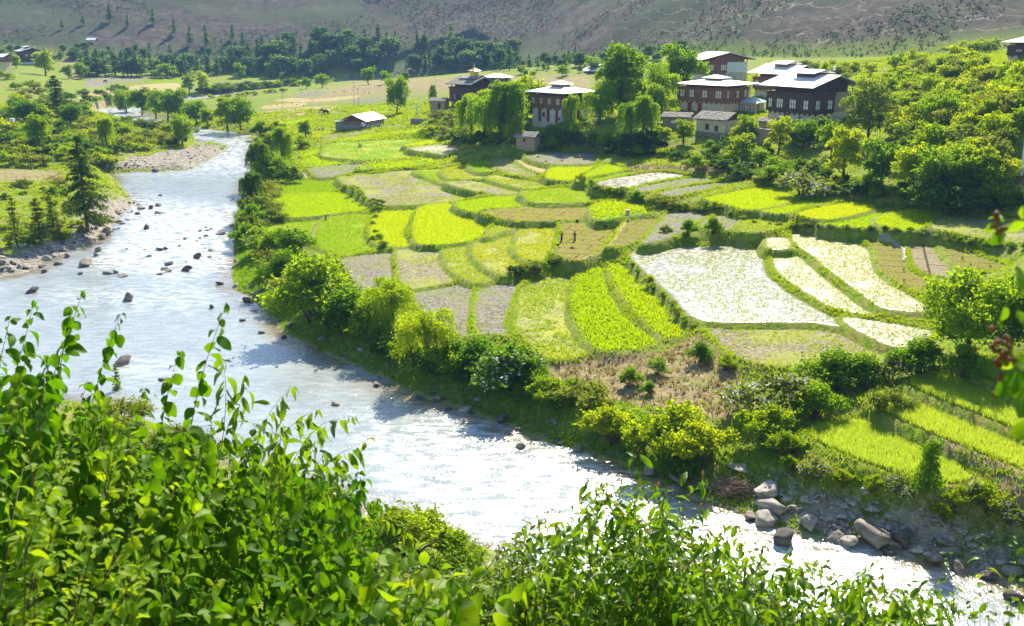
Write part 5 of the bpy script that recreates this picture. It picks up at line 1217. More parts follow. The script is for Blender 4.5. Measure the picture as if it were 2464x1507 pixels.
house('farmhouse', 'grey roofed house at the right edge above the orchard', (2425, 152), 29, d2r(-10), 'L', 11, 9, 2.0, 4.2, 5.0, (1.8, 1.9), 1.6, 'hip', (.4, .4, 1.0), MCREAM, MTIMB, (((-.6, 1.4, 2), (0, 1.4, 2)), ()), None, roof=MROOF)
house('tower_house', 'dark timber house with white base, alone on the left bank', (57, 157), 14, d2r(-74), 'R', 10, 11.0, 2.2, 7.6, 8.4, (1.6, 1.5), 2.0, 'gable', (.5, .5, 1.0), MPLAST, MTIM, ((), ((.2, 1.2, 2), (.58, 2.4, 4), (.95, 1.2, 2))), (5.1, 1.5), group='houses on the left bank', lowwin=())
house('farmhouse', 'tan walled house cut off at the left edge', (9, 180), 13, d2r(-30), 'R', 10, 9, 6.5, 8.4, 9.0, (1.8, 1.6), 1.5, 'gable', None, MCREAM, MTIMR, ((), ()), None, group='houses on the left bank', arches=False)
# annexe, sheds and huts
def hut(name, label, corner, e, rel, side, W, D, h, ov, rise, wall=MEARTH, roof=MSLATE, kind='gable', shingles=None, wins=(), group='sheds and huts', cat='hut', base=None):
    c = Wz(corner[0], corner[1], e); az = math.atan2(c[0], c[1]); rz = rel - az
    cx = W / 2 if side == 'R' else -W / 2
    o = (c[0] - cx * math.cos(rz), c[1] - cx * math.sin(rz), e)
    r = empty(name, o, rz); tag(r, label, cat, group)
    pbox('wall', r, wall, -W / 2, W / 2, 0, D, -1.6 if base is None else base, h)
    if base is not None: pbox('stone_base', r, MSTONE, -W / 2 - .12, W / 2 + .12, -.12, D + .12, -2.2, base - .003)
    if kind == 'gable':
        ym = D / 2
        for x in (-W / 2 + .05, W / 2 - .05):
            mb = MB(); mb.add([(x - .04, .05, h), (x - .04, D - .05, h), (x - .04, ym, h + rise * .8), (x + .04, .05, h), (x + .04, D - .05, h), (x + .04, ym, h + rise * .8)], [(0, 1, 2), (5, 4, 3), (0, 3, 4, 1), (1, 4, 5, 2), (2, 5, 3, 0)]); part('gable_boards', mb, MTIM, r)
        rf = roof_gable(r, 'roof', roof, -W / 2 - ov, W / 2 + ov, -ov, D + ov, h + .22, rise, .1)
    else: rf = roof_hip(r, 'roof', roof, -W / 2 - ov, W / 2 + ov, -ov, D + ov, h + .2, rise, D * .45, .1)
    if shingles:
        nx, ny = shingles; me = None
        L = W + 2 * ov; S_ = D / 2 + ov; an = math.atan2(rise, S_); sl = math.hypot(rise, S_)
        mb = MB(); mb.box(-.5, .5, -.5, .5, -.5, .5); me = mb.mesh('shingle'); me.materials.append(MSLATE)
        for sgn in (1,) if True else (1, -1):
            for i in range(nx):
                for j in range(ny):
                    s = bpy.data.objects.new('shingle', me); COL.objects.link(s); s.parent = rf
                    t = (j + .5) / ny
                    s.location = (-W / 2 - ov + L * (i + .5 + random.uniform(-.12, .12)) / nx, -ov + S_ * t + random.uniform(-.05, .05), h + .22 + rise * t + .07 + random.uniform(0, .05))
                    s.rotation_euler = (an - .10 + random.uniform(-.05, .05), random.uniform(-.06, .06), random.uniform(-.08, .08))
                    s.scale = (L / nx * random.uniform(.8, .98), sl / ny * random.uniform(1.05, 1.3), .06)
    fmF = face_map('F', W, D, 0); fmS = face_map(side, W, D, 0)
    for f_, a, w, z, hh, nx, ny, pn in wins: window(r, fmF if f_ == 'F' else fmS, a, z, w, hh, nx, ny, MTIM, MPANE if pn else MTIMB)
    return r
hut('hut', 'earth walled hut with a rough shingle roof, in front of the brown farmhouse', Hp(820, 1130), 12.6, d2r(-28), 'R', 7.6, 7.0, 4.0, .7, 1.5, MCREAM, MSLATE, 'gable', (14, 9), (('F', -.9, .75, 1.9, 1.2, 1, 1, 0), ('F', 1.5, .7, 1.7, 1.1, 1, 1, 0)), base=1.3)
hut('hut', 'low earth hut with slate roof left of the shingle roofed hut', Hp(400, 1010), 14, d2r(-12), 'R', 6.4, 5, 2.4, .5, .9, MEARTH, MSLATE, 'gable', (11, 6), (('F', -.6, 1.4, 1.0, .9, 1, 1, 1),))
hut('annexe', 'small annexe with blue grey roof between the two largest farmhouses', Hp(1180, 850), 15.4, d2r(-25), 'R', 5.4, 5, 2.9, .9, 1.2, MCREAM, MROOFB, 'hip', None, (('F', -1.6, 1.3, .9, 1.5, 3, 2, 1), ('F', .2, 1.2, .2, 2.2, 2, 2, 1), ('R', 1.2, 1.0, .9, 1.5, 2, 2, 1), ('F', 1.7, .9, .2, 2.2, 2, 2, 1)))
hut('hut', 'tiny hut with patched tin roof below the white plastered house', Tp(1420, 1285), 9.4, d2r(-22), 'R', 4.9, 3.6, 1.9, .5, 1.0, MEARTH, MROOFB, 'gable', (7, 5), (('F', -.3, .45, .9, .6, 1, 1, 0),))
hut('hut', 'small earth outhouse beside the darkest farmhouse', Hp(1385, 1045), 14, d2r(-20), 'R', 3.6, 3.5, 2.0, .4, .7, MEARTH, MSLATE, 'gable', (7, 5), (('F', .8, .9, .3, .9, 1, 1, 0),))
hut('hut', 'white tin roof among the fruit trees', (2072, 180), 20.5, d2r(-20), 'R', 4.2, 3, 1.6, .6, .9, MCREAM, MROOF, 'gable')
hut('hut', 'lone hut with a pale roof on the far hillside', (228, 103), float(G(228, 103)[2]), d2r(-20), 'R', 5, 4, 1.6, .8, 1.4, MCREAM, MROOF, 'gable', group='lone buildings')
# long shed by the fields
sh = hut('long_shed', 'long low red timber shed with tin roof beside the pasture', (880, 310), 5.3, d2r(60), 'L', 12.5, 9.0, 2.2, .7, 2.0, MTIMR, MROOF, 'gable', None, (), cat='shed')
fm = face_map('F', 12.5, 9, 0)
for k in range(9):
    mb = MB(); a = -5.9 + k * 1.45; fbox(mb, fm, a, a + .2, 0, .14, -.2, 2.15); part('post', mb, MPLAST, sh)
for k in range(4):
    mb = MB(); a = -5.4 + k * 2.9; fbox(mb, fm, a, a + 2.0, 0, .08, .0, .95); part('white_panel', mb, MPLAST, sh)
fm = face_map('L', 12.5, 9, 0)
mb = MB(); fbox(mb, fm, .2, 7.2, 0, .12, -.3, 1.1); part('board_wall', mb, MCONC, sh)
mb = MB(); fbox(mb, fm, 7.5, 8.8, 0, .1, .7, 2.0); part('white_door', mb, MPLAST, sh)
mb = MB(); fbox(mb, fm, -2.6, 2.0, -.6, 1.0, 2.0, 2.1); part('porch_roof', mb, MROOFB, sh)
mb = MB(); fbox(mb, fm, -2.4, .0, -3.0, .05, -.8, 1.9); part('lean_to', mb, MCONC, sh)
# temple with gilded lantern
tp = house('temple', 'dark timber temple with shingle roof and gilded lantern', Tp(430, 640), 13, d2r(-44), 'R', 9.0, 10.5, .6, 5.4, 6.3, (1.4, 1.4), 2.2, 'gable', None, MEARTH, MTIMB, (((-.5, .9, 3), (.3, .9, 3)), ((.75, 1.1, 1),)), (1.3, 1.6), roof=MSLATE, arches=False)
tp['category'] = 'temple'
rf = [c for c in tp.children if c.name.startswith('roof')][0]
mbs = MB(); mbs.box(-.5, .5, -.5, .5, -.5, .5); shm = mbs.mesh('shingle'); shm.materials.append(MSLATE)
an = math.atan2(2.2, 6.65)
for sgn in (-1, 1):
    for i in range(13):
        for j in range(7):
            s = bpy.data.objects.new('shingle', shm); COL.objects.link(s); s.parent = rf
            t = (j + .5) / 7
            s.location = (-5.9 + 11.8 * (i + .5 + random.uniform(-.15, .15)) / 13, 5.25 + sgn * (6.65 - 6.65 * t), 6.3 + 2.2 * t + .06 + random.uniform(0, .05))
            s.rotation_euler = (-sgn * (an - .08), random.uniform(-.07, .07), random.uniform(-.1, .1)); s.scale = (random.uniform(.7, .9), 1.15, .06)
roof_gable(rf, 'upper_roof', MSLATE, -3.6, 4.6, 2.4, 8.1, 8.1, 1.0, .12)
mb = MB(); mb.box(.2, 2.2, 4.2, 6.2, 8.6, 10.4); lb = part('lantern_body', mb, MGOLD, rf)
mb = MB()
prof = [(2.15, 10.45), (1.6, 10.62), (.9, 10.95), (.45, 11.3), (.22, 11.5), (.3, 11.75), (.12, 12.0), (.16, 12.2), (.04, 12.9)]
for k in range(len(prof) - 1):
    pass
ring = []
for r_, z_ in prof:
    for q in range(12):
        a = q * PI / 6 + PI / 12; ring.append((1.2 + r_ * math.cos(a) * (1.12 if q % 3 == 1 else 1), 5.2 + r_ * math.sin(a) * (1.12 if q % 3 == 1 else 1), z_))
Fs = [(k * 12 + q, k * 12 + (q + 1) % 12, (k + 1) * 12 + (q + 1) % 12, (k + 1) * 12 + q) for k in range(len(prof) - 1) for q in range(12)] + [tuple(range(11, -1, -1))]
mb.add(ring, Fs); part('gilded_roof', mb, MGOLD, rf)
hut('hut', 'earth outbuilding with stone roof left of the temple', Tp(20, 720), 11.5, d2r(-20), 'R', 5, 4.5, 2.4, .5, .9, MEARTH, MSLATE, 'gable', (8, 5), (('F', .6, .8, .2, 1.7, 1, 1, 0),))
# yard walls with stone coping
def yard_wall(label, pts, h, thick=.6, mat=MEARTH, cope=True, group='yard walls'):
    """pts: picture point + height of the wall foot"""
    P = [Wz(u, v, e) for u, v, e in pts]
    r = empty('yard_wall', tuple(P[0])); tag(r, label, 'wall', group)
    o = np.array(P[0])
    cm = None
    for k in range(len(P) - 1):
        a, b = P[k] - o, P[k + 1] - o; d = (b - a)[:2]; L = np.linalg.norm(d); d = d / L; nrm = np.array([-d[1], d[0]])
        V = []
        for p in (a, b):
            for s in (-1, 1):
                for z in (-1.5, h): V.append((p[0] + nrm[0] * thick / 2 * s, p[1] + nrm[1] * thick / 2 * s, p[2] + z))
        mb = MB(); mb.add(V, [(0, 1, 3, 2), (4, 6, 7, 5), (0, 4, 5, 1), (2, 3, 7, 6), (1, 5, 7, 3), (0, 2, 6, 4)]); part('wall_section', mb, mat, r)
        if cope:
            if cm is None:
                m2 = MB(); m2.box(-.5, .5, -.5, .5, -.5, .5); cm = m2.mesh('coping_stone'); cm.materials.append(MSLATE)
            n = int(L / .7)
            for i in range(n):
                s = bpy.data.objects.new('coping_stone', cm); COL.objects.link(s); s.parent = r
                t = (i + .5) / n; q = a + (b - a) * t
                s.location = (q[0], q[1], q[2] + h + .06 + random.uniform(0, .05)); s.rotation_euler = (random.uniform(-.12, .12), random.uniform(-.1, .1), math.atan2(d[1], d[0]) + random.uniform(-.2, .2)); s.scale = (.68, 1.0 + random.uniform(-.15, .25), .1)
    return r
yard_wall('tall earth yard wall below the darkest farmhouse', [(*Hp(1100, 1190), 12.2), (*Hp(1350, 1220), 12.2)], 3.6)
yard_wall('stone topped wall in front of the darkest farmhouse', [(*Hp(1500, 1060), 14), (*Hp(1760, 1050), 14.2)], 1.0)
yard_wall('earth yard wall under the white plastered house', [(*Tp(1160, 960), 12), (*Tp(1640, 1000), 12), (*Tp(1850, 1010), 12)], 1.9)
yard_wall('low stone wall of the temple yard', [(990, 300, 6.5), (1040, 303, 7.0), (1055, 296, 7.6)], 2.0, .6, MSTONE, False)
yard_wall('slate topped earth wall in front of the temple', [(1050, 290, 8.5), (1110, 283, 10.0)], 1.6)
yard_wall('dark yard wall right of the white plastered house', [(1420, 296, 13.2), (1480, 303, 12.5), (1600, 318, 12.8)], 2.0)
yard_wall('stone field wall at the far side of the grey plot behind the twig', [(2290, 497, 9.9), (2360, 496, 9.9), (2464, 503, 10.2)], .9, .7, MSTONE, False)

# ================================================================== stones
MROCK = {}
for nm, c0, c1 in (('rock_dark', (0.055, 0.05, 0.05), (0.16, 0.14, 0.13)), ('rock_brown', (0.13, 0.11, 0.095), (0.34, 0.30, 0.26)), ('rock_pale', (0.22, 0.20, 0.18), (0.52, 0.48, 0.43))):
    MROCK[nm] = plain_mat(nm, c0, .85, 1.6, .25, .9, .12, c2=c1, detail=6, stretch=(1, 1, 1.8))
RK = []
for i in range(9):
    bm = bmesh.new(); bmesh.ops.create_icosphere(bm, subdivisions=3, radius=1.0)
    sh_ = np.array([random.uniform(.8, 1.25), random.uniform(.7, 1.0), random.uniform(.5, .85)])
    pl = [(rng.normal(size=3), random.uniform(.45, .78)) for _ in range(13)]
    for v_ in bm.verts:
        p = np.array(v_.co)
        for n_v, dd in pl:
            n_u = n_v / np.linalg.norm(n_v); k = p @ n_u
            if k > dd: p = p - n_u * (k - dd) * .97
        w = 1 + .22 * (float(vnoise(np.array(p[0] * 2.2 + i * 7 + 30), np.array(p[1] * 2.2 + p[2] * 1.7 + 30))) - .5)
        v_.co = Vector(p * w * sh_)
    me = bpy.data.meshes.new('boulder'); bm.to_mesh(me); bm.free()
    me.polygons.foreach_set('use_smooth', np.ones(len(me.polygons), bool)); RK.append(me)
RKM = {(i, k): None for i in range(9) for k in MROCK}
def boulder(p, r, label, group, mat='rock_brown', flat=1.0, name='boulder', sink=.25):
    i = random.randrange(9)
    if RKM[(i, mat)] is None: me = RK[i].copy(); me.materials.append(MROCK[mat]); RKM[(i, mat)] = me
    o = obj(name, RKM[(i, mat)], None, None, (p[0], p[1], p[2] + r * .55 * flat - r * sink))
    o.rotation_euler = (random.uniform(-.2, .2), random.uniform(-.2, .2), random.random() * 6.28); o.scale = (r * random.uniform(.9, 1.15), r * random.uniform(.85, 1.1), r * flat)
    return tag(o, label, 'boulder', group)
def rock_px(u, v, wpx, label, group, mat='rock_brown', flat=1.0):
    g = G(u, v); p = Wz(u, v, 0) if g[2] < 0.02 else g
    return boulder(p, wpx / 2 * depth_of(p) / F, label, group, mat, flat)
R1 = 'boulders in the river'
for x, y, w, lab, mt, fl in [(915, 830, 100, 'single round pale brown boulder in mid river', 'rock_brown', 1.1), (225, 770, 110, 'dark square boulder in the left of the river', 'rock_dark', .8), (865, 1280, 200, 'long dark boulder ringed by foam, nearest in the river', 'rock_dark', .6), (1160, 1400, 70, 'dark stone half hidden behind the foreground leaves', 'rock_dark', .8),
      (1330, 618, 92, 'dark egg shaped boulder at the foot of the rapids', 'rock_dark', 1.0), (1410, 520, 80, 'dark split boulder in the middle of the rapids', 'rock_dark', .9), (610, 580, 120, 'large angular dark boulder left of the rapids', 'rock_brown', .9), (770, 360, 90, 'tall grey boulder at the left shore below the pine', 'rock_brown', 1.2), (705, 475, 66, 'grey boulder near the left shore', 'rock_brown', 1.0), (690, 510, 58, 'low boulder below the grey one near the left shore', 'rock_brown', .8), (415, 570, 80, 'dark flat boulder off the left shore', 'rock_dark', .7), (320, 625, 56, 'dark boulder at the end of the stony point', 'rock_dark', .8), (575, 640, 56, 'small boulder left of the flat slab', 'rock_brown', .8), (875, 655, 80, 'flat slab in the lower rapids', 'rock_brown', .5), (825, 630, 44, 'upright small stone in the lower rapids', 'rock_brown', 1.2), (770, 635, 70, 'low brown stone in the lower rapids', 'rock_brown', .6), (1170, 600, 90, 'pale flat rock left of the egg shaped boulder', 'rock_pale', .5), (1205, 568, 80, 'brown rock above the pale flat one', 'rock_brown', .7), (1200, 620, 60, 'small rock touching the pale flat one', 'rock_brown', .7), (1140, 640, 60, 'dark low rock in front of the pale flat one', 'rock_dark', .5), (1045, 315, 70, 'dark pointed boulder in the upper rapids', 'rock_dark', .9), (1575, 350, 130, 'rocky shelf by the right bank', 'rock_brown', .4), (1520, 475, 80, 'pale brown slab under the right bank', 'rock_pale', .5), (1185, 460, 44, 'small dark stone in the white water', 'rock_dark', .9), (985, 212, 74, 'dark rock off the stony spit', 'rock_dark', .6), (1005, 170, 66, 'rock at the tip of the stony spit', 'rock_brown', .7), (1080, 170, 50, 'dark boulder beside the tip of the stony spit', 'rock_dark', 1.0), (1130, 150, 66, 'dark slab furthest out from the stony spit', 'rock_dark', .6), (1135, 208, 76, 'low brown boulder in the smooth water', 'rock_brown', .7), (1145, 78, 50, 'single flat stone upstream of the spit', 'rock_dark', .5), (1570, 712, 74, 'dark block at the grassy right bank', 'rock_dark', .7), (1680, 730, 70, 'pale block on the grassy right bank', 'rock_pale', .8), (1845, 785, 90, 'brown boulder on the grassy river edge', 'rock_brown', .9), (1770, 835, 86, 'dark boulder in the water at the grassy edge', 'rock_dark', .8), (1510, 885, 56, 'small dark stone in calm water', 'rock_dark', 1.0), (1735, 970, 76, 'flat dark stone below the grassy edge', 'rock_dark', .5), (1785, 905, 90, 'long slab awash near the right bank', 'rock_brown', .25), (1870, 1060, 60, 'stone in the shallows under the big dark bush', 'rock_dark', .6), (2030, 1095, 80, 'flat stone in the brown shallows', 'rock_dark', .5), (2070, 1015, 80, 'dark boulder on the shaded grass', 'rock_dark', .8), (2300, 1110, 80, 'pale brown boulder at the edge of the shallows', 'rock_brown', .8), (1095, 908, 90, 'stone just breaking the surface in mid river', 'rock_brown', .2), (1690, 550, 60, 'pair of brown stones at the right end of the rapids', 'rock_brown', .7), (1700, 590, 56, 'rounded stone where the grassy edge starts', 'rock_brown', .8), (1660, 300, 60, 'dark boulder under the overhanging bushes', 'rock_dark', .8), (1115, 1220, 56, 'black boulder on the far side of the stony spit', 'rock_dark', .9)]:
    u, v = fr('4', [(x, y)])[0]
    if lab.startswith('black'): u, v = fr('1', [(1115, 1225)])[0]
    rock_px(u, v, w * .337, lab, R1, mt, fl)
for x, y, w, lab, mt, fl in [(135, 1385, 80, 'dark red boulder in the glittering water', 'rock_brown', .7), (425, 1245, 70, 'brown boulder off the grassy bank', 'rock_brown', .8), (735, 1340, 90, 'dark boulder at the water line below the blossom bush', 'rock_dark', .6), (870, 1350, 110, 'brown boulder right of the dark one at the water line', 'rock_brown', .7), (1060, 1420, 130, 'long pale boulder at the water line', 'rock_pale', .5), (1325, 1500, 110, 'square grey boulder standing in the grass edge', 'rock_dark', 1.0), (1155, 1350, 70, 'pale stone with driftwood on the bank', 'rock_pale', .6), (320, 990, 70, 'flat pink stone on the bank below the willow', 'rock_pale', .5), (40, 920, 80, 'rounded stone at the foot of the round bush', 'rock_brown', .8)]:
    u, v = fr('5', [(x, y)])[0]; rock_px(u, v, w * .337, lab, 'boulders on the right bank', mt, fl)
R2 = 'boulders of the stony shore'
for x, y, w, lab, mt, fl in [(710, 420, 170, 'big pale grey boulder, uppermost of the leaning pair', 'rock_pale', 1.0), (760, 500, 200, 'white topped boulder below the big pale grey one', 'rock_pale', .7), (705, 590, 160, 'rounded pale boulder third down from the big grey one', 'rock_pale', .8), (610, 560, 90, 'grey boulder in the white water', 'rock_brown', .8), (830, 720, 180, 'dark tilted slab standing in the white water', 'rock_dark', .9), (1010, 620, 140, 'light boulder with a grass tuft beside it', 'rock_pale', .9), (1190, 700, 160, 'flat brown boulder at the water line', 'rock_brown', .6), (1275, 730, 120, 'pale boulder in front of the largest brown one', 'rock_pale', .8), (1430, 710, 230, 'largest brown boulder of the stony shore', 'rock_brown', .9), (1640, 720, 150, 'cracked dark boulder right of the largest brown one', 'rock_dark', 1.0), (1565, 735, 80, 'small pale stone wedged under the cracked boulder', 'rock_pale', .7), (1545, 790, 100, 'black stone awash by the shore', 'rock_dark', .5), (1735, 780, 100, 'small white block on the shore', 'rock_pale', .8), (1850, 850, 150, 'grey block at the bend of the shore', 'rock_brown', .8), (2030, 920, 130, 'dark boulder behind the tall stalks', 'rock_dark', .8), (1930, 720, 130, 'flat stone on the dark earth bank', 'rock_brown', .5), (260, 370, 110, 'dark boulder at the water under the driftwood', 'rock_dark', .9), (100, 390, 120, 'rounded boulder in the shallow inlet', 'rock_brown', .8), (110, 310, 90, 'boulder in the shade of the bright bush', 'rock_brown', .9), (545, 205, 150, 'pale slab lying on top of the driftwood', 'rock_pale', .35), (820, 385, 50, 'small round stone right of the big pale grey boulder', 'rock_brown', 1.0), (905, 380, 90, 'flat white stone on the shore', 'rock_pale', .35), (1390, 390, 80, 'rounded stone between the young bushes', 'rock_pale', .8), (1440, 500, 90, 'pale stone in the middle of the shore', 'rock_pale', .7), (1240, 555, 90, 'pinkish stone above the flat brown boulder', 'rock_pale', .5), (2400, 1110, 130, 'black boulder at the bottom right edge', 'rock_dark', .9), (2400, 930, 140, 'grey boulder at the right edge', 'rock_brown', .8), (2220, 960, 100, 'dark upright stone by the right edge', 'rock_dark', 1.0)]:
    u, v = fr('7', [(x, y)])[0]; rock_px(u, v, w * .46, lab, R2, mt, fl)
for u, v, w, lab, fl in [(1560, 1140, 46, 'upright grey boulder at the end of the big bush', 1.2), (1640, 1150, 30, 'grey boulder deep under the big bush', 1.0), (1390, 1082, 30, 'round brown boulder on the shaded bank', .8), (1255, 1075, 36, 'split slab standing in the glitter', .8), (1335, 1020, 22, 'upright stone among the bank grass', 1.1)]:
    rock_px(u, v, w, lab, 'boulders on the right bank', 'rock_brown', fl)
def stones(poly, n, wpx, label, group, mats, fl=(.4, .9), mass=False):
    got = []
    P = np.array(poly); c = 0; t = 0
    while c < n and t < n * 30:
        t += 1; u = random.uniform(P[:, 0].min(), P[:, 0].max()); v = random.uniform(P[:, 1].min(), P[:, 1].max())
        if not inside(np.array([u]), np.array([v]), poly)[0]: continue
        c += 1; o = rock_px(u, v, random.uniform(*wpx), label, group, random.choice(mats), random.uniform(*fl)); o.name = 'stone'; o['category'] = 'stone'; got.append(o)
    if mass:   # too many and too small to pick apart: one heap of pebbles
        Vs, Fs, nn = [], [], 0
        for o in got:
            me = o.data; co = np.zeros(len(me.vertices) * 3); me.vertices.foreach_get('co', co); co = co.reshape(-1, 3)
            M = np.array(Matrix.LocRotScale(o.location, o.rotation_euler, o.scale)); Vs.append(co @ M[:3, :3].T + M[:3, 3])
            fi = np.zeros(len(me.polygons) * 3, np.int32); me.polygons.foreach_get('vertices', fi); Fs.append(fi.reshape(-1, 3) + nn); nn += len(co)
        for o in got: bpy.data.objects.remove(o)
        tag(obj('pebbles', mesh_np('pebbles', np.concatenate(Vs), [np.concatenate(Fs)], True), MROCK[mats[0]]), label, 'pebbles', kind='stuff')
stones([(0,605),(60,590),(130,590),(200,560),(260,530),(300,480),(335,490),(310,530),(250,580),(160,625),(60,665),(0,660)], 95, (7, 26), 'grey stone heaped on the left shore below the pines', 'stones on the left shore', ['rock_brown', 'rock_dark', 'rock_pale'])
stones([(265,415),(300,385),(400,365),(480,350),(550,353),(515,380),(450,408)], 110, (3, 10), 'pale pebbles strewn over the gravel bar', None, ['rock_pale', 'rock_brown'], mass=True)
stones([(330,560),(540,540),(550,650),(420,650),(280,620)], 26, (6, 18), 'small stone breaking the rapids', 'small stones in the rapids', ['rock_brown', 'rock_dark'], (.3, .7))
stones([(1740,1180),(1850,1140),(1980,1190),(2150,1220),(2300,1260),(2464,1290),(2464,1400),(2250,1340),(2060,1290),(1850,1250)], 120, (11, 36), 'loose stone on the stony shore below the grain plots', 'loose stones of the stony shore', ['rock_pale', 'rock_brown', 'rock_pale'], (.35, .8))
stones([(570,650),(640,700),(700,760),(800,830),(1000,930),(1200,990),(1400,1060),(1500,1100),(1480,1120),(1250,1040),(1000,960),(800,860),(640,760),(560,700)], 40, (8, 22), 'stone in the grass along the right bank', 'stones along the right bank', ['rock_brown', 'rock_dark'], (.4, .7))
stones([(1740,1170),(1850,1120),(1980,1180),(2150,1210),(2300,1240),(2464,1270),(2464,1400),(2250,1340),(2060,1290),(1850,1250)], 420, (4, 13), 'small pale pebbles between the boulders of the stony shore', None, ['rock_pale', 'rock_brown'], mass=True)
# driftwood pile on the shore
mb = MB(); p0, s_ = at_px(1765, 1190)
for i in range(220):
    a, b = random.random() * 6.28, random.uniform(-.2, .9); L = random.uniform(.6, 1.9); c = p0 + np.array([random.gauss(0, .9), random.gauss(0, .6), random.uniform(0.1, 1.1)])
    d = np.array([math.cos(a) * math.cos(b), math.sin(a) * math.cos(b), math.sin(b)]) * L / 2
    mb.tube([c - d, c + rng.normal(size=3) * .15, c + d], [.022, .03, .01], 3)
tag(obj('driftwood', mb.mesh('driftwood'), MTWIG), 'tangled heap of dry brush above the boulder shore', 'driftwood')
# ================================================================== people, animals, small things
def skin_mesh(name, verts, edges, radii, root, sub=2):
    me = bpy.data.meshes.new(name); me.from_pydata([tuple(v) for v in verts], edges, [])
    o = bpy.data.objects.new(name, me); COL.objects.link(o)
    sk = o.modifiers.new('s', 'SKIN'); sk.use_smooth_shade = True
    ss = o.modifiers.new('u', 'SUBSURF'); ss.levels = sub; ss.render_levels = sub
    if not me.skin_vertices: bpy.ops.mesh.customdata_skin_add({'object': o}) if False else None
    lay = me.skin_vertices[0].data if me.skin_vertices else None
    for i, r in enumerate(radii):
        lay[i].radius = (r, r) if np.isscalar(r) else r; lay[i].use_root = (i == root)
    dg = bpy.context.evaluated_depsgraph_get(); out = bpy.data.meshes.new_from_object(o.evaluated_get(dg))
    bpy.data.objects.remove(o); bpy.data.meshes.remove(me)
    out.polygons.foreach_set('use_smooth', np.ones(len(out.polygons), bool))
    return out
CL = {n: plain_mat(n, c, .85, 6, .25) for n, c in (('skin', (0.30, 0.17, 0.11)), ('maroon_cloth', (0.17, 0.035, 0.03)), ('grey_cloth', (0.20, 0.17, 0.14)), ('white_cloth', (0.72, 0.70, 0.66)), ('dark_cloth', (0.04, 0.035, 0.04)), ('blue_cloth', (0.10, 0.12, 0.22)), ('hair', (0.02, 0.016, 0.014)), ('tan_hide', (0.45, 0.33, 0.22)), ('black_hide', (0.025, 0.02, 0.02)))}
def person(label, p, height, pose, top, skirt, rz, hat=None):
    """one continuous body; clothing shells and hair are its children"""
    bend = {'stand': 0.06, 'stoop': 1.15, 'carry': .25}[pose]
    hip = np.array([0, 0, .50]); sp = np.array([0, -math.sin(bend), math.cos(bend)])
    ch = hip + sp * .27; nk = hip + sp * .34; hd = nk + (sp * .6 + np.array([0, -.2, .45])) * .08; ht = hd + (sp * .5 + np.array([0, -.1, .5])) * .09
    sh = ch + sp * .04
    V = [hip, hip + sp * .14, ch, nk, hd, ht]; R = [.075, .068, .085, .03, .05, .042]; E = [(0, 1), (1, 2), (2, 3), (3, 4), (4, 5)]
    for s in (-1, 1):
        b = len(V); step = .06 * s
        V += [hip + [s * .055, 0, -.04], np.array([s * .06, -.02 + step * .4, .26]), np.array([s * .06, .02 + step, .04]), np.array([s * .065, -.07 + step, .012])]
        R += [.052, .036, .024, .018]; E += [(0, b), (b, b + 1), (b + 1, b + 2), (b + 2, b + 3)]
        b = len(V)
        el = sh + np.array([s * .15, -.02 - (.05 if pose != 'stand' else 0), -.15]); hnd = el + np.array([-s * (.02 if pose == 'stand' else .05), -.06 if pose == 'stand' else -.10, -.15 if pose != 'carry' else .02])
        V += [sh + [s * .095, 0, 0], el, hnd, hnd + (hnd - el) * .3]; R += [.036, .026, .018, .014]; E += [(2, b), (b, b + 1), (b + 1, b + 2), (b + 2, b + 3)]
    me = skin_mesh('body', V, E, R, 0); me.materials.append(CL['skin'])
    r = empty('person', (p[0], p[1], p[2] - .02), rz, (height,) * 3); tag(r, label, 'person', 'people in the fields')
    o = obj('body', me, None, r)
    # jacket and skirt as tapered shells around the body
    def shell(name, pts, rx, mat, k=10):
        mb = MB(); mb.tube(smooth_path(pts, len(rx)), rx, k); part(name, mb, mat, r, True)
    shell('jacket', [hip + sp * .02, hip + sp * .16, ch, sh + sp * .03], [.085, .086, .10, .06], CL[top])
    for s in (-1, 1):
        a = sh + [s * .09, 0, 0]; el = V[10 + (0 if s < 0 else 8) + 1] if False else a + np.array([s * .06, -.03, -.15])
        shell('sleeve', [a, (a + el) / 2, el], [.042, .036, .03], CL[top], 8)
    shell('skirt', [hip + [0, 0, .03], hip * .6 + np.array([0, 0, .05]), np.array([0, 0, .12])], [.088, .098, .105], CL[skirt])
    mb = MB(); mb.tube([hd + [0, .02, -.02], hd + [0, .015, .03], ht + [0, .01, .03]], [.05, .062, .03], 8); part('hair', mb, CL['hair'], r, True)
    if hat:
        mb = MB(); mb.tube([ht + [0, 0, -.01], ht + [0, 0, .005], ht + [0, 0, .04]], [.13, .12, .05], 12); part('hat', mb, CL[hat], r, True)
    return r
def stand(u, v, z=None):
    p = G(u, v); return p
person('person in dark maroon dress with a bundle, at the left edge of the seedling bed', G(*fr('E', [(420, 735)])[0]), 1.7, 'carry', 'maroon_cloth', 'dark_cloth', .4)
person('person in grey dress standing in the seedling bed', G(*fr('E', [(690, 735)])[0]), 1.8, 'stand', 'grey_cloth', 'grey_cloth', -.5)
person('person with white head scarf stooping at the corner of the mid green plot', G(*fr('A', [(1010, 1062)])[0]), 1.65, 'stoop', 'white_cloth', 'dark_cloth', 1.2, 'white_cloth')
for i, (x, l, c) in enumerate([(970, 'person in pale jacket, left of the three stooping by the hedge', 'white_cloth'), (1030, 'person in maroon, middle of the three stooping by the hedge', 'maroon_cloth'), (1090, 'person in dark clothes, right of the three stooping by the hedge', 'dark_cloth')]):
    person(l, G(*fr('F', [(x, 985)])[0]), 1.65, 'stoop', c, 'dark_cloth', .8 * i)
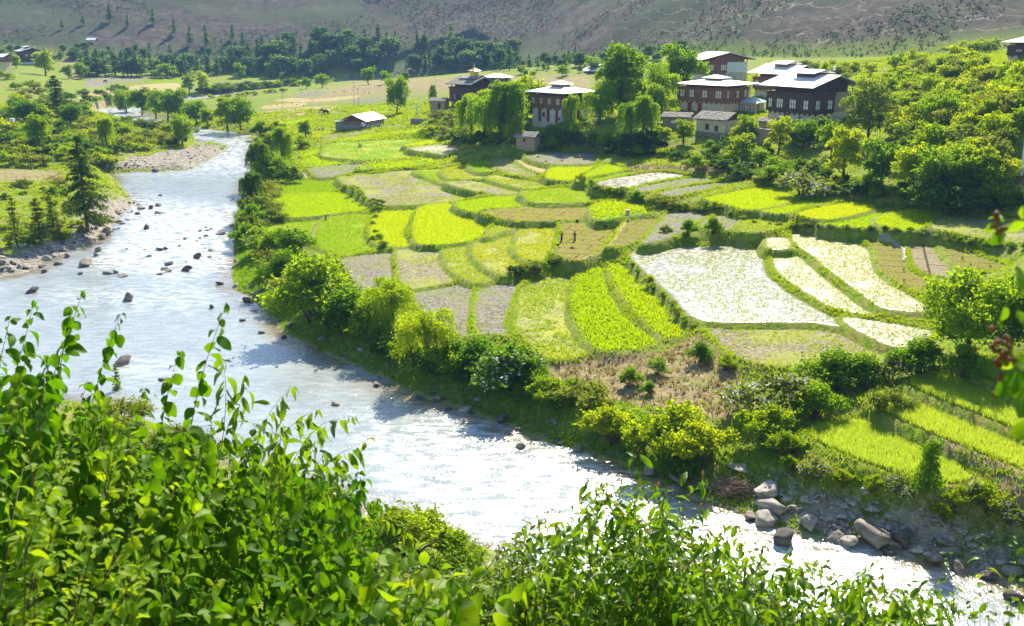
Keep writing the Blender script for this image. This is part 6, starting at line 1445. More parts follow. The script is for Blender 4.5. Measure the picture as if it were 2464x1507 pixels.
person('person standing on the tan stubble field near the cattle', G(*fr('F', [(878, 632)])[0]), 1.7, 'stand', 'maroon_cloth', 'dark_cloth', .3)
def cow(label, p, L, mat, rz, graze=True):
    V = [(0, 0, .62), (.25, 0, .64), (-.28, 0, .63), (.45, 0, .66), (.62, 0, .40 if graze else .80), (.74, 0, .14 if graze else .82), (.80, 0, .06 if graze else .74), (-.46, 0, .60), (-.52, 0, .42), (-.53, 0, .18)]
    R = [.20, .19, .19, .12, .085, .085, .05, .06, .022, .03]; E = [(0, 1), (0, 2), (1, 3), (3, 4), (4, 5), (5, 6), (2, 7), (7, 8), (8, 9)]
    for s in (-1, 1):
        b = len(V); V += [(.30, s * .11, .48), (.31, s * .11, .26), (.29, s * .11, .03)]; R += [.08, .045, .038]; E += [(1, b), (b, b + 1), (b + 1, b + 2)]
        b = len(V); V += [(-.30, s * .11, .50), (-.25, s * .11, .36), (-.36, s * .11, .24), (-.33, s * .11, .03)]; R += [.10, .07, .045, .038]; E += [(2, b), (b, b + 1), (b + 1, b + 2), (b + 2, b + 3)]
        b = len(V); V += [(V[5][0] - .05, s * .10, V[5][2] + .10)]; R += [.025]; E += [(5, b)]
    me = skin_mesh('cow', V, E, R, 0); me.materials.append(CL[mat])
    r = empty('cow', (p[0], p[1], p[2] - .02), rz, (L / 1.3,) * 3); tag(r, label, 'cow', 'grazing cattle'); obj('body', me, None, r)
    mb = MB(); hx, hz = V[5][0] - .06, V[5][2] + .09
    for s in (-1, 1):
        mb = MB(); mb.tube([(hx, s * .05, hz), (hx - .02, s * .12, hz + .04), (hx + .01, s * .15, hz + .12)], [.018, .014, .004], 5); part('horn', mb, CL['grey_cloth'], r)
cow('pale tan cow grazing alone on the pasture', G(*fr('F', [(1800, 1285)])[0]), 2.3, 'tan_hide', -1.3)
cow('black cow, left of the pair on the tan stubble', G(*fr('F', [(1075, 625)])[0]), 2.3, 'black_hide', .2)
cow('black cow, right of the pair on the tan stubble', G(*fr('F', [(1165, 670)])[0]), 3.2, 'black_hide', 2.9)
cow('dark cow across the far river, on the grey field', G(*fr('1', [(752, 592)])[0]), 2.6, 'black_hide', 0)
# heaps in the paddies
MHEAP = plain_mat('dung_heap', (0.025, 0.02, 0.015), .95, 8, .5, .8, .05, c2=(0.07, 0.05, 0.035))
MHEAPS = plain_mat('straw_heap', (0.16, 0.12, 0.07), .95, 8, .4, .8, .05, c2=(0.28, 0.22, 0.13))
hm = []
for i in range(3):
    m2 = RK[i].copy(); m2.materials.append(MHEAP); hm.append(m2)
def heap(u, v, wpx, label, group):
    p = G(u, v); s = depth_of(p) / F; o = obj('heap', random.choice(hm), None, None, (p[0], p[1], p[2] + wpx * s * .15)); r = wpx * s / 2
    o.scale = (r, r, r * 1.0); o.rotation_euler = (0, 0, random.random() * 6); tag(o, label, 'heap', group)
for x, y, w, l in [(750, 320, 85, 'dark heap at the top edge of the seedling bed, under a grass clump'), (1330, 425, 85, 'dark heap with a white top'), (1770, 335, 75, 'dark heap at the head of the muddy channel'), (1015, 580, 65, 'small dark heap in the middle of the seedling bed'), (1490, 525, 65, 'brown heap on the left side of the muddy channel'), (840, 730, 75, 'dark heap right of the person in grey'), (1270, 760, 50, 'narrow dark heap at the muddy channel'), (340, 810, 75, 'dark heap on the path below the person in maroon'), (645, 890, 105, 'widest dark heap, nearest in the seedling bed')]:
    u, v = fr('E', [(x, y)])[0]; heap(u, v, w * .118, l, 'dark heaps on the seedling beds')
for x, y in [(1580, 940), (1740, 925), (1900, 905), (1640, 970), (1910, 960), (1750, 965)]:
    u, v = fr('2', [(x, y)])[0]; heap(u, v, 8, 'dark heap on the grey mud plot below the village', 'heaps on the grey mud plot')
c_ = 0
for x, y in [(590, 565), (740, 545), (905, 530), (1080, 535), (840, 565), (460, 690), (550, 720), (650, 690), (850, 680), (1010, 685), (120, 505), (240, 485), (400, 478), (520, 465), (610, 485), (740, 500), (980, 245), (700, 265), (830, 290), (1200, 195), (1310, 250), (1690, 155), (1880, 240), (2150, 150), (1970, 260), (1500, 240)]:
    u, v = fr('F', [(x, y)])[0]; heap(u, v, 4, 'small dark heap on the far stubble fields', 'heaps on the far stubble fields')
# poles, flags, fence
MPOLE = plain_mat('weathered_pole', (0.22, 0.18, 0.14), .9, 4, .3)
MFLAG = plain_mat('white_flag_cloth', (0.78, 0.78, 0.80), .9, 2, .08)
def pole(name, label, u, v, top, r=.06, flag=None, group='poles', e=None, arms=False):
    p = G(u, v) if e is None else Wz(u, v, e); s = depth_of(p) / F; h = (v - top) * s
    q = empty(name, tuple(p)); tag(q, label, 'pole', group)
    mb = MB(); mb.tube([(0, 0, -.4), (0, 0, h)], [r, r * .6], 6); part('shaft', mb, MPOLE, q)
    if arms:
        mb = MB(); mb.box(-.7, .7, -.05, .05, h - .5, h - .38); part('cross_arm', mb, MPOLE, q)
    if flag:
        w, z0 = flag; mb = MB(); n = 14; V = []
        for i in range(n + 1):
            z = z0 * h + (1 - z0) * h * .98 * i / n
            for x in (0, .5, 1): V.append((.05 + w * x, .12 * math.sin(i * .9 + x * 2) * x, z))
        mb.add(V, [(i * 3 + k, i * 3 + k + 1, i * 3 + k + 4, i * 3 + k + 3) for i in range(n) for k in range(2)]); part('flag', mb, MFLAG, q)
    return q
pole('flag_pole', 'tall white prayer flag pole at the right edge', 2452, 428, 288, .07, (.6, .03), 'prayer flag poles')
pole('flag_pole', 'thin prayer flag pole left of the temple', 1050, 258, 176, .05, None, 'prayer flag poles')
pole('flag_pole', 'short flag pole in the temple yard', 1003, 292, 250, .05, (.35, .3), 'prayer flag poles', 8)
pole('flag_pole', 'small white flag on the darkest farmhouse roof', 2004, 182, 158, .05, (.4, .5), 'prayer flag poles', 26)
pole('utility_pole', 'left pole of the pair on the far stubble fields', *fr('F', [(1688, 480)])[0], fr('F', [(0, 60)])[0][1], .09, None, 'utility poles', None, True)
pole('utility_pole', 'right pole of the pair on the far stubble fields', *fr('F', [(1768, 520)])[0], fr('F', [(0, 175)])[0][1], .09, None, 'utility poles', None, True)
pole('utility_pole', 'pole left of the cattle on the far stubble fields', *fr('F', [(355, 550)])[0], fr('F', [(0, 250)])[0][1], .09, None, 'utility poles', None, True)
pole('utility_pole', 'pole in the middle of the orchard slope', 2192, 215, 157, .1, None, 'utility poles', None, True)
pole('utility_pole', 'pole below the house at the right edge', 2411, 220, 168, .1, None, 'utility poles', None, True)
pole('lamp_post', 'thin pole with white top before the brown farmhouse', *Hp(370, 840), Hp(0, 600)[1], .05, None, 'poles by the houses', 15)
# wire fence along the tan strip
fq = [fr('F', [(240 + k * 92, 775 - k * 13)])[0] for k in range(12)]
p0 = G(*fq[0]); fe = empty('wire_fence', tuple(p0)); tag(fe, 'thin post and wire fence in front of the tan stubble strip', 'fence')
prev = None
mw = MB()
for u, v in fq:
    p = G(u, v) - p0; mb = MB(); mb.tube([p + [0, 0, -.3], p + [0, 0, 1.9]], [.06, .05], 5); part('post', mb, MPOLE, fe)
    if prev is not None:
        for z in (.7, 1.2, 1.7): mw.tube([prev + [0, 0, z], p + [0, 0, z]], [.012, .012], 3)
    prev = p
part('wire', mw, MPOLE, fe)
# mud channel between the seedling beds, footpath, small standing block
def path_strip(name, label, pts, w, mat, lift=.05, kind='structure'):
    P = smooth_path([G(u, v)[:2] for u, v in pts], 40)
    T = np.gradient(P, axis=0); T /= np.linalg.norm(T, axis=1)[:, None]; Nn = np.stack([-T[:, 1], T[:, 0]], 1)
    V = []
    for i in range(40):
        for s in (-1, -.4, .4, 1):
            q = P[i] + Nn[i] * w / 2 * s * (1 + .3 * math.sin(i * .8)); V.append((q[0], q[1], float(H(q[0], q[1])) + lift + (.03 if abs(s) < .5 else -.06)))
    me = mesh_np(name, V, [np.array([(i * 4 + k, i * 4 + k + 1, i * 4 + k + 5, i * 4 + k + 4) for i in range(39) for k in range(3)])], True)
    return tag(obj(name, me, mat), label, kind=kind)
path_strip('muddy_channel', 'muddy channel between the two seedling beds', [(a, b) for a, b in fr('E', [(1680, 360), (1560, 560), (1400, 760), (1230, 950), (1000, 1050), (740, 1140)])], .9, FM['straw'])
path_strip('footpath', 'thin footpath slanting down the village slope', [(1728, 365), (1745, 385), (1768, 408)], .7, FM['straw'])
path_strip('water_channel', 'thin shining water channel beside the seedling bed', [(a, b) for a, b in fr('6', [(1560, 165), (1640, 195), (1690, 225), (1708, 265), (1704, 320)])], .5, FM['water'], .12)
b0 = G(*fr('E', [(1765, 215)])[0]); s_ = depth_of(b0) / F
mb = MB(); mb.box(-.35, .35, -.3, .3, -.1, 1.0); mb.box(-.42, .42, -.36, .36, 1.0, 1.12)
tag(obj('stone_block', mb.mesh('stone_block'), MCREAM, None, tuple(b0)), 'pale brown block standing above the muddy channel', 'block')
p0 = G(32, 312); q = empty('stone_cairn', tuple(p0)); tag(q, 'small white washed shrine in the left thicket', 'shrine')
pbox('base', q, MPLAST, -1.0, 1.0, -1.0, 1.0, -.3, 2.2); pbox('cap', q, MSTONE, -1.3, 1.3, -1.3, 1.3, 2.2, 2.5); pbox('top', q, MPLAST, -.6, .6, -.6, .6, 2.5, 3.4)
# ================================================================== leaves near the viewer
def leaf_mesh(L, W, a, b, fold=.25, curl=.35, twist=0.0, rows=8):
    """blade along +x; the outline rises as t^a and runs out to a point as (1-t)^b"""
    pk = a / (a + b); nm = pk ** a * (1 - pk) ** b
    V = []; Fc = []; A = []
    for i in range(rows + 1):
        t = i / rows
        w = max(.002, W / 2 * (t ** a * (1 - t) ** b) / nm)
        x = L * (t - .3 * abs(curl) * t * t); z = -curl * L * t * t * .8
        for s in (-1, 0, 1):
            zz = z + abs(s) * w * fold + .03 * L * math.sin(t * 9 + s * 2) * abs(s) + twist * s * w * t
            V.append((x, s * w, zz)); A.append((t, s * w / W * 2, 0))
    for i in range(rows):
        for k in range(2):
            q = i * 3 + k; Fc.append((q, q + 1, q + 4, q + 3))
    return np.array(V), np.array(Fc), np.array(A)
LEAFT = {
 'ovate': [leaf_mesh(1, .64, .62, .92, .22, .25), leaf_mesh(1, .58, .7, 1.0, .45, .5, .3), leaf_mesh(1, .68, .6, .85, .1, .1, -.3), leaf_mesh(1, .60, .62, .95, .3, .7, .2), leaf_mesh(1, .52, .65, .95, .6, .3)],
 'obovate': [leaf_mesh(1, .46, .95, .8, .35, .15), leaf_mesh(1, .40, 1.0, .75, .5, -.2, .2), leaf_mesh(1, .48, .9, .7, .25, .3, -.3), leaf_mesh(1, .42, .9, .85, .4, .5)],
 'lance': [leaf_mesh(1, .30, .75, .95, .4, .45), leaf_mesh(1, .32, .7, 1.0, .3, .75, .3), leaf_mesh(1, .26, .8, .95, .5, .2, -.3), leaf_mesh(1, .29, .75, 1.0, .35, .6, .4)],
}
def fg_leaf_mat(name, a, b, tr, tw, rough, spec, rib):
    m = leaf_mat(name, a, b, tr, tw, rough, spec, .3); nt = m.node_tree
    at = N(nt, 'ShaderNodeAttribute', attribute_name='leafco'); sx = N(nt, 'ShaderNodeSeparateXYZ'); nt.links.new(at.outputs['Vector'], sx.inputs[0])
    ay = math_(nt, 'ABSOLUTE', sx.outputs[1])
    mid = math_(nt, 'LESS_THAN', ay, .055)
    vn = math_(nt, 'SINE', math_(nt, 'MULTIPLY', math_(nt, 'SUBTRACT', sx.outputs[0], math_(nt, 'MULTIPLY', ay, .35)), 46.0))
    vein = math_(nt, 'MULTIPLY', math_(nt, 'GREATER_THAN', vn, .80), .45)
    blot = ramp(nt, noise(nt, 60, 3, .6), [(.62, 0.0), (.72, .55)])
    fac = math_(nt, 'MAXIMUM', math_(nt, 'MULTIPLY', mid, .8), vein)
    for h in [n for n in nt.nodes if n.type == 'HUE_SAT']:
        src = h.inputs['Color'].links[0].from_socket
        c = mixc(nt, fac, src, rib); c = mixc(nt, blot, c, tuple(x * .55 + .02 for x in rib))
        nt.links.new(c, h.inputs['Color'])
    pr = [n for n in nt.nodes if n.type == 'BSDF_PRINCIPLED'][0]
    nt.links.new(bump(nt, math_(nt, 'MULTIPLY', fac, -1.0), .5, .004), pr.inputs['Normal'])
    return m
MFG = {
 'ovate': fg_leaf_mat('broad_foreground_leaf', (0.024, 0.085, 0.002), (0.082, 0.175, 0.003), (0.19, 0.40, 0.001), .46, .55, .12, (0.12, 0.22, 0.015)),
 'obovate': fg_leaf_mat('light_foreground_leaf', (0.075, 0.17, 0.003), (0.15, 0.27, 0.004), (0.36, 0.56, 0.002), .46, .5, .15, (0.24, 0.32, 0.03)),
 'lance': fg_leaf_mat('narrow_foreground_leaf', (0.035, 0.10, 0.003), (0.10, 0.20, 0.004), (0.24, 0.44, 0.002), .44, .42, .3, (0.17, 0.26, 0.03)),
 'dull': fg_leaf_mat('dull_leaf', (0.05, 0.12, 0.003), (0.12, 0.20, 0.005), (0.25, 0.41, 0.002), .44, .42, .3, (0.18, 0.26, 0.03)),
}
MRED = leaf_mat('red_bud', (0.12, 0.05, 0.02), (0.22, 0.10, 0.035), (0.30, 0.14, 0.05), .3, .6, .2, .2)
MSTEM = plain_mat('stem_bark', (0.07, 0.045, 0.03), .8, 30, .4, c2=(0.15, 0.09, 0.06))
LM = {}
def put_co(me, A):
    at = me.attributes.new('leafco', 'FLOAT_VECTOR', 'POINT'); at.data.foreach_set('vector', np.asarray(A, np.float32).ravel())
def leaf_shared(ty, i, mt):
    if (ty, i, mt) not in LM:
        V, Fc, A = LEAFT[ty][i]; me = mesh_np('leaf', V, [Fc], True); put_co(me, A); me.materials.append(MFG[mt] if mt in MFG else MRED); LM[(ty, i, mt)] = me
    return LM[(ty, i, mt)]
def frame_from(x, up):
    x = x / (np.linalg.norm(x) + 1e-9); y = np.cross(up, x); n = np.linalg.norm(y)
    if n < 1e-3: y = np.cross([0, 1, 0.2], x); n = np.linalg.norm(y)
    y /= n; z = np.cross(x, y); return np.stack([x, y, z], 1)
def fg_shrub(name, label, root, stems, ty, size, spacing, mt=None, parts_max=170, hang=.5, start=.12, red=False, cat='shrub', r0=.0032, group=None, spread=1.0):
    """stems: list of lists of (u, v, depth) from base to tip"""
    mt = mt or ty
    root = np.asarray(root, float)
    R = empty(name, tuple(root)); tag(R, label, cat, group)
    mb = MB(); leaves = []
    for si, st in enumerate(stems):
        P = smooth_path([PW(*q) for q in st], 26)
        L = np.linalg.norm(np.diff(P, axis=0), axis=1).sum()
        tb = mb if si >= 24 else MB(); tb.tube(P - root, np.linspace(r0 * (.7 + .25 * L), r0 * .22, 26), 5)
        if si < 24: part('stem', tb, MSTEM, R, True)
        n = max(3, int(L / spacing)); ph = random.random() * 6.28
        T = np.gradient(P, axis=0); T /= np.linalg.norm(T, axis=1)[:, None]
        for j in range(n + 2):
            t = start + (1 - start) * min(1, (j + .3) / n); i = t * 25; i0 = int(min(24, i)); f_ = i - i0
            p = P[i0] * (1 - f_) + P[i0 + 1] * f_; tg = T[i0]
            a = ph + j * 2.4
            q1 = np.cross(tg, [0, 0, 1.0]); q1 /= np.linalg.norm(q1) + 1e-6; q2 = np.cross(q1, tg)
            side = (q1 * math.cos(a) + q2 * math.sin(a)) * spread
            d = side * (.9 - .25 * hang) + tg * random.uniform(.15, .7) * (1 - .4 * hang) + np.array([0, 0, -hang * random.uniform(.5, 2.0)]) + rng.normal(size=3) * .22
            s = size * random.uniform(.6, 1.2) * (1.0 if t < .93 else random.uniform(.45, .8))
            up = np.array([0, 0, 1.0]) + rng.normal(size=3) * .45 - tg * .1
            M = frame_from(d, up); pe = p + M[:, 0] * s * .12
            leaves.append((pe, M, s, random.randrange(len(LEAFT[ty])), depth_of(pe), t))
        if red:
            for q in range(1):
                d = T[-1] + rng.normal(size=3) * .5; leaves.append((P[-1], frame_from(d, rng.normal(size=3)), size * .35, 0, -1, 2))
    if mb.n: tag(part('stems', mb, MSTEM, R, True), None, kind='stuff')
    # the leaves that show largest are pieces of their own, the others one mass
    def vis_(l):
        u, v = project(l[0][None])
        return -1 if not (-20 < u[0] < 2484 and 0 < v[0] < 1520) else l[2] / max(.2, l[4])
    leaves.sort(key=lambda l: -vis_(l))
    inview = sum(1 for l in leaves if vis_(l) > 0)
    k = min(parts_max, inview)
    for l in leaves[:k]:
        o = bpy.data.objects.new('leaf', leaf_shared(ty, l[3], 'red' if l[5] > 1.5 else mt)); COL.objects.link(o); o.parent = R
        Mx = Matrix.Identity(4)
        for a in range(3):
            for b in range(3): Mx[a][b] = l[1][a, b] * l[2]
            Mx[a][3] = l[0][a] - root[a]
        o.matrix_basis = Mx
    rest = leaves[k:]
    if rest:
        Vs, Fs, As, n = [], [], [], 0
        for l in rest:
            V, Fc, A = LEAFT[ty][l[3]]; As.append(A); Vs.append(l[0] - root + (V * l[2]) @ l[1].T); Fs.append(Fc + n); n += len(V)
        me = mesh_np('foliage', np.concatenate(Vs), [np.concatenate(Fs)], True); put_co(me, np.concatenate(As)); tag(obj('foliage', me, MFG[mt], R), None, kind='stuff')
    return R
def gen_stems(n, tips, dep, foot_v=1640, lean=(-60, 60), rnd=1.0, arch=0):
    """tips: polygon in the picture where stem tips end"""
    out = []; P = np.array(tips, float); c = 0
    while c < n:
        u = random.uniform(P[:, 0].min(), P[:, 0].max()); v = random.uniform(P[:, 1].min(), P[:, 1].max())
        if not inside(np.array([u]), np.array([v]), tips)[0]: continue
        c += 1; d = random.uniform(*dep); l = random.uniform(*lean)
        h = min(900, max(250, foot_v - v))
        out.append([(u - l * 1.6 - arch, v + h, d * 1.0), (u - l * 1.2 - arch * .6, v + h * .55, d + random.uniform(-.1, .1)), (u - l * .5, v + h * .2, d), (u, v, d + random.uniform(-.2, .2))])
    return out
def root_at(u, depth, drop=.6):
    p = PW(u, 1650, depth); p[2] = float(H(p[0], p[1])) if float(H(p[0], p[1])) > p[2] - 1.5 else p[2]
    return p
LS = 'shrubs growing in front of the viewer'
# explicit long shoots standing out over the river
shootsA = [[(20, 1250, 3.6), (90, 1000, 3.6), (150, 850, 3.6), (200, 700, 3.6)], [(120, 1300, 3.5), (200, 1050, 3.5), (240, 900, 3.5), (290, 755, 3.5)], [(-40, 1200, 3.8), (20, 950, 3.8), (60, 820, 3.8), (82, 722, 3.8)], [(60, 1200, 3.4), (120, 980, 3.4), (150, 860, 3.4), (172, 735, 3.4)], [(-60, 1100, 3.4), (-20, 950, 3.4), (5, 850, 3.4), (25, 760, 3.4)], [(-30, 1250, 3.0), (10, 1050, 3.0), (40, 930, 3.0), (70, 850, 3.0)]]
fg_shrub('broadleaf_shrub', 'broad leaved shrub at the left edge with long shoots over the river', PW(-60, 1500, 3.8), shootsA + gen_stems(42, [(-20, 850), (110, 850), (240, 930), (300, 1030), (-20, 1080)], (2.9, 4.2), 1560, (10, 70)), 'ovate', .064, .022, None, 190, .75, .1, group=LS)
shootsB = [[(400, 1450, 3.3), (440, 1150, 3.3), (475, 930, 3.3), (545, 728, 3.3)], [(330, 1400, 3.5), (370, 1150, 3.5), (395, 980, 3.5), (430, 845, 3.5)], [(560, 1450, 3.4), (600, 1250, 3.4), (610, 1120, 3.4), (612, 1020, 3.4)], [(250, 1300, 3.6), (300, 1100, 3.6), (330, 1010, 3.6), (345, 935, 3.6)]]
fg_shrub('broadleaf_shrub', 'broad leaved shrub whose tallest shoot crosses the river, left of the narrow leaved one', PW(420, 1650, 3.4), shootsB + gen_stems(46, [(260, 1040), (400, 1010), (540, 1000), (640, 1110), (720, 1170), (500, 1220), (260, 1150)], (2.9, 4.0), 1620, (0, 70)), 'ovate', .064, .022, None, 190, .75, .1, group=LS)
fg_shrub('broadleaf_shrub', 'dense broad leaved shrub in the lower left, behind the light green sprays', PW(300, 1700, 3.6), gen_stems(64, [(120, 1080), (420, 1120), (700, 1160), (880, 1220), (900, 1350), (500, 1330), (120, 1250)], (3.0, 4.6), 1760, (-120, 160)), 'ovate', .062, .023, None, 170, .8, .0, group=LS)
fg_shrub('broadleaf_shrub', 'broad leaved shrub reaching to the right over the bright bank bush', PW(760, 1650, 3.6), gen_stems(34, [(700, 1080), (850, 1080), (920, 1220), (940, 1320), (760, 1260)], (3.2, 4.6), 1640, (20, 120)), 'ovate', .062, .026, None, 150, .7, .05, group=LS)
fg_shrub('broadleaf_shrub', 'low broad leaved shrub along the bottom edge, left of the middle', PW(620, 1750, 3.0), gen_stems(44, [(380, 1350), (700, 1330), (1000, 1380), (1180, 1420), (1150, 1480), (400, 1480)], (2.6, 4.0), 1800, (-160, 160)), 'ovate', .070, .028, None, 120, .6, .0, group=LS)
# light green upright sprays
lsh = [[(20, 1700, 2.3), (80, 1400, 2.3), (90, 1200, 2.3), (40, 960, 2.3)], [(130, 1700, 2.4), (200, 1400, 2.4), (250, 1200, 2.4), (275, 1015, 2.4)], [(180, 1650, 2.4), (260, 1350, 2.4), (360, 1220, 2.4), (470, 1090, 2.4)], [(230, 1700, 2.3), (330, 1420, 2.3), (440, 1280, 2.3), (520, 1170, 2.3)], [(60, 1600, 2.4), (110, 1350, 2.4), (150, 1150, 2.4), (170, 1080, 2.4)], [(200, 1500, 2.5), (240, 1300, 2.5), (330, 1130, 2.5), (385, 1030, 2.5)], [(30, 1650, 2.2), (60, 1500, 2.2), (60, 1350, 2.2), (62, 1250, 2.2)], [(330, 1700, 2.4), (400, 1550, 2.4), (430, 1440, 2.4), (450, 1340, 2.4)], [(540, 1700, 2.5), (500, 1580, 2.5), (510, 1480, 2.5), (520, 1400, 2.5)], [(880, 1700, 2.6), (960, 1560, 2.6), (1020, 1450, 2.6), (1070, 1390, 2.6)]]
fg_shrub('light_green_shrub', 'light yellow green upright sprays in the lower left corner', PW(140, 1700, 2.3), lsh + gen_stems(16, [(0, 1080), (200, 1060), (420, 1150), (480, 1300), (300, 1420), (0, 1420)], (2.2, 2.7), 1750, (-40, 120)), 'obovate', .050, .021, None, 260, .0, .08, group=LS)
fg_shrub('light_green_shrub', 'pale young shoots among the broad leaves at left', PW(200, 1500, 3.2), gen_stems(9, [(130, 960), (260, 940), (330, 1010), (200, 1080)], (3.0, 3.4), 1300, (-20, 40)), 'obovate', .055, .04, None, 90, .0, .4, group=LS)
# narrow leaved shrubs
nl = [[(560, 1300, 5.2), (600, 1120, 5.2), (640, 1000, 5.2), (700, 930, 5.2)], [(540, 1200, 5.0), (560, 1050, 5.0), (580, 960, 5.0), (590, 900, 5.0)], [(620, 1300, 5.4), (680, 1150, 5.4), (760, 1020, 5.4), (855, 1000, 5.4)], [(640, 1350, 5.2), (720, 1200, 5.2), (800, 1100, 5.2), (880, 1060, 5.2)], [(520, 1150, 5.0), (540, 1030, 5.0), (545, 930, 5.0), (535, 860, 5.0)], [(600, 1250, 5.2), (640, 1120, 5.2), (700, 1020, 5.2), (760, 985, 5.2)], [(700, 1400, 5), (800, 1250, 5), (880, 1190, 5), (940, 1220, 5)], [(720, 1400, 5), (850, 1280, 5), (930, 1240, 5), (990, 1290, 5)]]
fg_shrub('narrow_leaved_shrub', 'narrow leaved branches hanging over the river, left of the middle', PW(600, 1500, 5.2), nl + gen_stems(12, [(560, 960), (700, 980), (860, 1080), (900, 1180), (700, 1120), (560, 1060)], (4.8, 5.8), 1500, (0, 90)), 'lance', .120, .028, None, 190, .8, .2, group=LS)
env_ = [(1180, 1330), (1290, 1230), (1400, 1170), (1540, 1140), (1640, 1180), (1760, 1250), (1900, 1315), (2050, 1345), (2200, 1380), (2300, 1430)]
def band(u0, u1, lo, hi):
    us = np.linspace(u0, u1, 9); e = np.interp(us, [a for a, b in env_], [b for a, b in env_])
    return [(u, v + lo) for u, v in zip(us, e)] + [(u, v + hi) for u, v in list(zip(us, e))[::-1]]
for i, (u0, u1, n, lab) in enumerate([(1180, 1460, 54, 'narrow leaved shrub at the bottom, left third, before the white glare'), (1420, 1720, 62, 'narrow leaved shrub in the bottom middle, its tips against the white glare'), (1680, 2000, 60, 'narrow leaved shrub at the bottom, right of the middle, before the boulders'), (1950, 2300, 50, 'sparse narrow leaved shrub near the lower right corner')]):
    fg_shrub('narrow_leaved_shrub', lab, PW((u0 + u1) / 2, 1800, 5.6), gen_stems(n // 2, band(u0, u1, 0, 110 if i < 3 else 60), (4.8, 6.6), 1700, (-150, 170)) + gen_stems(n, band(u0, u1, 110, 340), (4.4, 6), 1750, (-190, 190)), 'lance', .102, .024, None, 200, .55, .0, red=(i == 1), group=LS)
fg_shrub('small_leaved_shrub', 'mass of small glossy leaves at the bottom, right of the middle', PW(1500, 1850, 5.6), gen_stems(120, [(1150, 1380), (1400, 1330), (1700, 1340), (2000, 1440), (2100, 1500), (1150, 1500)], (5.4, 7.0), 1800, (-200, 200)), 'obovate', .066, .024, 'dull', 150, .3, .0, group=LS)
fg_shrub('small_leaved_shrub', 'mass of small leaves at the bottom under the bright fluffy bush', PW(1050, 1850, 5.6), gen_stems(110, [(820, 1320), (1000, 1340), (1150, 1310), (1260, 1270), (1380, 1330), (1340, 1490), (820, 1490)], (4.6, 6.4), 1800, (-200, 200)), 'obovate', .066, .024, 'dull', 150, .3, .0, group=LS)
fg_shrub('broadleaf_shrub', 'few large yellowish leaves at the bottom, left of the narrow leaved shrubs', PW(1050, 1750, 3.4), gen_stems(16, [(900, 1300), (1020, 1320), (1250, 1400), (1380, 1440), (1300, 1480), (950, 1480)], (3.0, 3.8), 1720, (-40, 80)), 'ovate', .10, .06, 'obovate', 110, .35, .1, group=LS)
tall = [[(1520, 1330, 5), (1525, 1220, 5), (1530, 1150, 5), (1535, 1090, 5)], [(1560, 1300, 5), (1600, 1220, 5), (1640, 1170, 5), (1690, 1150, 5)], [(1500, 1350, 5.2), (1500, 1250, 5.2), (1480, 1180, 5.2), (1420, 1160, 5.2)]]
fg_shrub('narrow_leaved_shrub', 'single tall sprig with reddish tips standing before the upright grey boulder', PW(1520, 1600, 5), tall, 'lance', .13, .055, None, 60, .5, .25, red=True, group=LS)
rs = [[(2390, 1700, 6), (2380, 1500, 6), (2370, 1380, 6), (2360, 1290, 6)], [(2290, 1700, 6), (2300, 1500, 6), (2290, 1400, 6), (2280, 1330, 6)], [(2180, 1700, 6), (2170, 1550, 6), (2150, 1450, 6), (2110, 1350, 6)], [(2440, 1700, 6), (2450, 1500, 6), (2450, 1400, 6), (2440, 1300, 6)], [(2230, 1700, 6), (2220, 1600, 6), (2215, 1480, 6), (2190, 1400, 6)], [(2350, 1700, 6), (2360, 1600, 6), (2330, 1500, 6), (2300, 1440, 6)]]
fg_shrub('stalky_shrub', 'tall thin stalks with few leaves in the lower right corner', PW(2330, 1750, 6), rs + gen_stems(10, [(2150, 1440), (2464, 1400), (2480, 1480), (2150, 1490)], (5.5, 6.5), 1750, (-20, 20)), 'obovate', .085, .06, 'dull', 150, .35, .15, group=LS)
# blurred twig close to the lens at the right edge
tw = [[(2620, 1000, 1.15), (2540, 930, 1.15), (2470, 890, 1.15), (2425, 850, 1.15)], [(2640, 560, 1.25), (2540, 540, 1.25), (2470, 530, 1.25), (2405, 530, 1.25)]]
twr = fg_shrub('twig', 'out of focus twig with brown buds hanging in at the right edge', PW(2640, 900, 1.15), tw, 'obovate', .030, .022, 'obovate', 60, .1, .55, group=None, r0=.003)
for (u, v, du, dv, s) in [(2465, 900, -110, 80, .050), (2478, 930, -60, 110, .056), (2515, 1020, -140, 45, .052), (2420, 560, -60, 40, .03), (2445, 640, 30, 60, .045), (2470, 780, -50, -20, .045), (2410, 800, -30, -50, .03), (2400, 780, 40, -40, .03)]:
    a = PW(u, v, 1.15); b = PW(u + du, v + dv, 1.12); o = bpy.data.objects.new('leaf', leaf_shared('obovate', random.randrange(3), 'ovate')); COL.objects.link(o); o.parent = twr
    M = frame_from(b - a, np.array([.3, -.8, .5])); Mx = Matrix.Identity(4); r0 = np.array(twr.location)
    for i in range(3):
        for j in range(3): Mx[i][j] = M[i, j] * s
        Mx[i][3] = a[i] - r0[i]
    o.matrix_basis = Mx
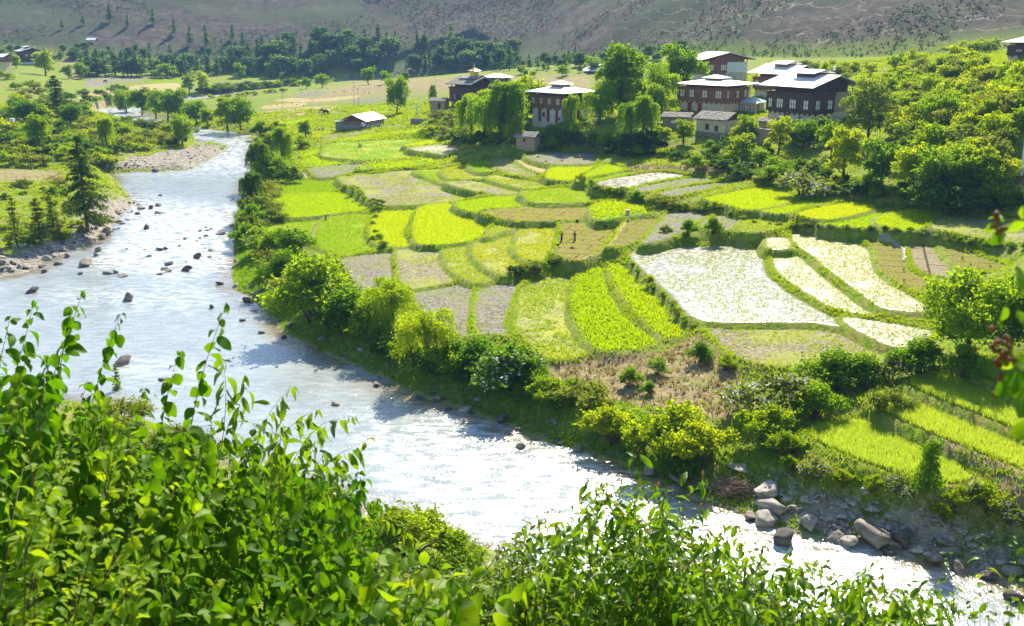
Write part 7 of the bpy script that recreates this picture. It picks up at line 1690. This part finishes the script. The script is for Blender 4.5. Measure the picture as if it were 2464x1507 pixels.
for (u, v, n, sp_) in [(2412, 850, 30, 22), (2400, 535, 9, 12)]:
    mbb = MB()
    for i in range(n):
        c = PW(u + random.gauss(0, sp_ * .6), v + random.gauss(0, sp_ * 1.3), 1.15 + random.uniform(-.02, .02)) - np.array(twr.location)
        d = rng.normal(size=3); d *= .0045 / np.linalg.norm(d); mbb.tube([c - d, c - d * .5, c, c + d * .5, c + d], [.0008, .0028, .0036, .0028, .0008], 7)
    part('bud', mbb, MRED, twr, True)
# bushes on the viewer's own slope, under and between the leaves
SL = 'bushes on the near slope'
for k, a in enumerate([('yshrub', 985, 1335, 120, 'bright fluffy bush at the near water edge, behind the broad leaves', 1.6), ('yshrub', 1090, 1370, 90, 'right part of the bright fluffy bush at the near water edge', 1.4), ('oshrub', 300, 1030, 70, 'dull bush on the near bank behind the left shoots', 1.4), ('spine', 285, 960, 90, 'small dark spruce like bush at the near bank', .8), ('oshrub', 420, 1090, 70, 'dull bush on the near bank, behind the tallest shoot', 1.5), ('yshrub', 640, 1190, 80, 'yellowish bush on the near bank under the narrow leaves', 1.5), ('oshrub', 760, 1240, 80, 'dull bush on the near bank left of the bright fluffy one', 1.4)]):
    tree(a[0], a[1], a[2], a[3], a[4], 'bush', SL, a[5])
ub = []
for _ in range(420):
    u, v = random.uniform(-40, 1320), random.uniform(985, 1560)
    if v < np.interp(u, [-40, 180, 560, 860, 1150, 1280], [1000, 1020, 1170, 1280, 1400, 1500]): continue
    p = G(u, v); r = random.uniform(.7, 1.5); ub.append((p[0], p[1], p[2] + r * .5, r, r, r * .8))
V, Fc = leaf_cards(blob_pts(ub, 60000, .5), .16)
tag(obj('undergrowth', mesh_np('undergrowth', V, [Fc]), ML['dark']), 'dark undergrowth on the near slope beneath the foreground leaves', 'undergrowth', kind='stuff')
# ================================================================== air
m, nt, out = nodes('haze')
pv = N(nt, 'ShaderNodeVolumePrincipled'); pv.inputs['Color'].default_value = (0.32, 0.58, 1.0, 1); pv.inputs['Density'].default_value = 0.00014; pv.inputs['Anisotropy'].default_value = 0.0
nt.links.new(pv.outputs[0], out.inputs['Volume'])
mb = MB(); mb.box(-775, 775, -75, 1165, -2.6, float(Hg.max()) + 22)
tag(obj('haze', mb.mesh('haze'), m), 'thin blue haze hanging over the valley', 'haze', kind='stuff')
